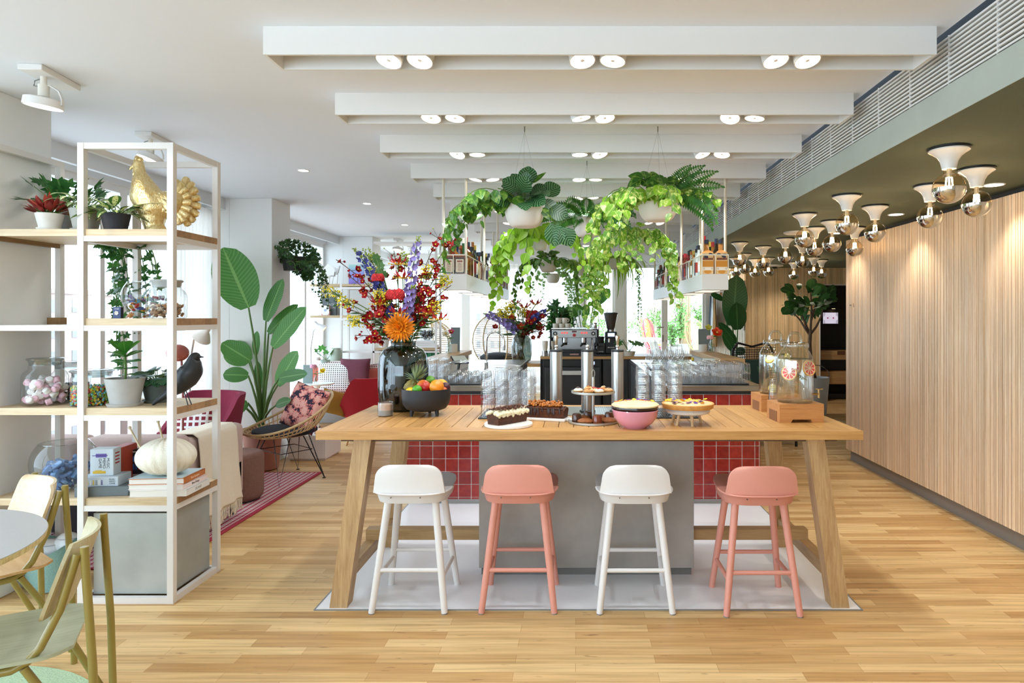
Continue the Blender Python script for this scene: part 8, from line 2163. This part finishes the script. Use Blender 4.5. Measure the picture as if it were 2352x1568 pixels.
t = thing('wall_sign', 'tiny dark direction sign with an arrow on the end of the slatted wall', 'sign', (2.878, 6.82, ZZ(701, 6.82)))
b = MB(); b.tube([(0, -.05, .018), (0, -.062, 0), (0, -.05, -.018)], .0022, 5); obj('arrow', b, M_BLACK, t)
text('MEET', .022, M_BLACK, t, (-.001, .012, 0), (PI/2, 0, -PI/2))
# ================================================================== TERRACE
def terr_table(px, y):
    z = .35; t = thing('terrace_table', 'white table with two small pots on the terrace outside the glass door', 'table', (XX(px, y), y, z)); h = ZZ(777, y)-z
    b = MB(); b.lathe([(0, h-.06), (.62, h-.05), (.64, h), (0, h)], 40, sy=1.3); obj('table_top', b, mat('eee9e0', .5), t, ang=40)
    for s in (-1, 1):
        for q in (-1, 1): b = MB(); b.tube([(s*.3, q*.4, h-.05), (s*.5, q*.7, 0)], .05, 8); obj('leg', b, mat('d8d4ce', .6), t)
    return t
tt = terr_table(1468, 14.8)
for px, lab in ((1444, 'little pot with a green sprig at the left on the terrace table'), (1461, 'little pot with a taller sprig in the middle of the terrace table')):
    t = potted(lab, (XX(px, 14.8), 14.8, ZZ(777, 14.8)), .07, .13, 'e6e2da', saucer=False); leafball(t, .13, 26, .07, L_SHRUB, w_oval, rise=1.6, stem=.22)
def terr_chair(px, y, rz, col, label):
    t = thing('terrace_chair', label, 'chair', (XX(px, y), y, .35), rz); m = mat(col, .5)
    b = MB(); hoop = [(.36*math.cos(a), .12+.1*math.sin(a), .75+.38*math.sin(a)) for a in [i*2*PI/24 for i in range(24)]]; b.tube(hoop, .014, 6, True); obj('hoop_back', b, m, t)
    b = MB()
    for k in range(15): x = -.3+.6*k/14; b.tube([(x, .12+.0, .75+.34*math.sqrt(max(0, 1-(x/.36)**2))), (x*.8, .02, .42), (x*.8, -.4, .4)], .0045, 4)
    obj('cord_weave', b, m, t)
    b = MB(); b.tube([(-.3, .05, .42), (-.32, -.42, .4), (.32, -.42, .4), (.3, .05, .42)], .014, 6); obj('seat_rim', b, m, t)
    for sx in (-1, 1):
        for sy in (0, -.4): b = MB(); b.tube([(sx*.28, sy, .4), (sx*.33, sy*1.1, 0)], .012, 6); obj('leg', b, m, t)
terr_chair(1503, 15.7, math.radians(65), 'd9535a', 'red wire lounge chair right of the terrace table')
terr_chair(1488, 16.7, math.radians(80), 'd97a80', 'pink-red wire chair behind the terrace table')
terr_chair(1494, 17.6, math.radians(100), 'e0cc4a', 'yellow wire chair between the red ones at the terrace table')
terr_chair(1608, 14.6, math.radians(40), 'e9e29a', 'yellow wire chair behind the right oak ledge on the terrace')
t = thing('timber_post', 'slatted pale timber post on the terrace behind the glass pane', 'post', (XX(1572, 15.2), 15.2, .35)); b = MB()
for k in range(5): b.box((-.13+k*.055, -.05, 0), (-.13+k*.055+.05, .05, 2.4))
obj('boards', b, wood('e0bf9f', 'cfa983', 'Z', .8, .6, .06), t, smooth=False)
t = thing('terrace_planter_bench', 'grey slatted planter bench on the terrace carrying red letters', 'planter', (XX(1600, 15.8), 15.8, .35)); b = MB()
for k in range(5): b.box((-.32, -.2, .09*k), (.32, .2, .09*k+.08))
b.box((-.35, -.22, .45), (.35, .22, .49)); obj('slats', b, mat('8a8580', .7), t, smooth=False)
t = thing('red_letter_sign', 'red cut-out letters standing on the terrace planter bench', 'sign', (XX(1600, 15.8), 15.75, .84)); text('hip', .3, mat('e0463e', .5), t, (0, 0, .09), ext=.02, name='letters')
# ================================================================== LIGHT AND CAMERA
def area(name, loc, rot, sx, sy, e, col=(1, 1, 1)):
    l = bpy.data.lights.new(name, 'AREA'); l.shape = 'RECTANGLE'; l.size = sx; l.size_y = sy; l.energy = e; l.color = col
    o = bpy.data.objects.new(name, l); C.objects.link(o); o.location = loc; o.rotation_euler = rot; return o
def spot(name, loc, e, ang, blend=.4, col=(1, .86, .68), r=.03, rot=(0, 0, 0)):
    l = bpy.data.lights.new(name, 'SPOT'); l.energy = e; l.spot_size = ang; l.spot_blend = blend; l.color = col; l.shadow_soft_size = r
    o = bpy.data.objects.new(name, l); C.objects.link(o); o.location = loc; o.rotation_euler = rot; return o
def point(name, loc, e, col=(1, .9, .76), r=.02):
    l = bpy.data.lights.new(name, 'POINT'); l.energy = e; l.color = col; l.shadow_soft_size = r
    o = bpy.data.objects.new(name, l); C.objects.link(o); o.location = loc; return o
w = bpy.data.worlds.new('sky'); bpy.context.scene.world = w; w.use_nodes = True
bg = w.node_tree.nodes['Background']; bg.inputs[0].default_value = (.66, .84, 1.0, 1); bg.inputs[1].default_value = 5.6
# beams of the recessed lights; the last is added to brighten the back slats
for k, (x, y) in enumerate(DL): spot('downlight_beam', (x, y, ZG-.02), 24 if k < 3 else 48, 1.7 if k < 3 else 2.3, .8, (1, .85, .7))
spot('downlight_beam', (2.72, 3.3, ZG-.02), 42, 1.5, .45)
for k in range(6):
    for x in (-.74, .095, .936):
        spot('beam_spot', (x, BY0+k*BP+.09, 2.6), 24, 2.2, .7, (.9, .95, 1), .05)
for (x, y, rx, ry) in ((XX(116, 3.3), 3.25, 0, -.5), (XX(354, 4.45), 4.4, -.6, -.3)): spot('track_spot_beam', (x, y, ZC-.2), 13, 1.9, .5, (1, .95, .86), .06, (rx, ry, 0))
for g in GL: point('bulb_glow', (g.x, g.y, g.z-.15), 1.2)
cam = bpy.data.cameras.new('camera'); co_ = bpy.data.objects.new('camera', cam); C.objects.link(co_)
co_.location = (0, 0, H); co_.rotation_euler = (PI/2, 0, 0)
cam.sensor_width = 36; cam.sensor_fit = 'HORIZONTAL'; cam.lens = 36*F/2352
cam.shift_x = -(CX-1176)/2352; cam.shift_y = -(784-CY)/2352
cam.clip_start = .05; cam.clip_end = 400
sc = bpy.context.scene; sc.camera = co_
sc.view_settings.view_transform = 'Standard'; sc.view_settings.look = 'None'; sc.view_settings.gamma = 1.0; sc.view_settings.use_curve_mapping = False
sc.view_settings.exposure = EXPO
sc.cycles.use_adaptive_sampling = True; sc.cycles.adaptive_threshold = .07
sc.cycles.max_bounces = 7; sc.cycles.diffuse_bounces = 4; sc.cycles.glossy_bounces = 3; sc.cycles.transparent_max_bounces = 28
sc.cycles.caustics_reflective = False; sc.cycles.caustics_refractive = False
sc.cycles.sample_clamp_indirect = 6.0
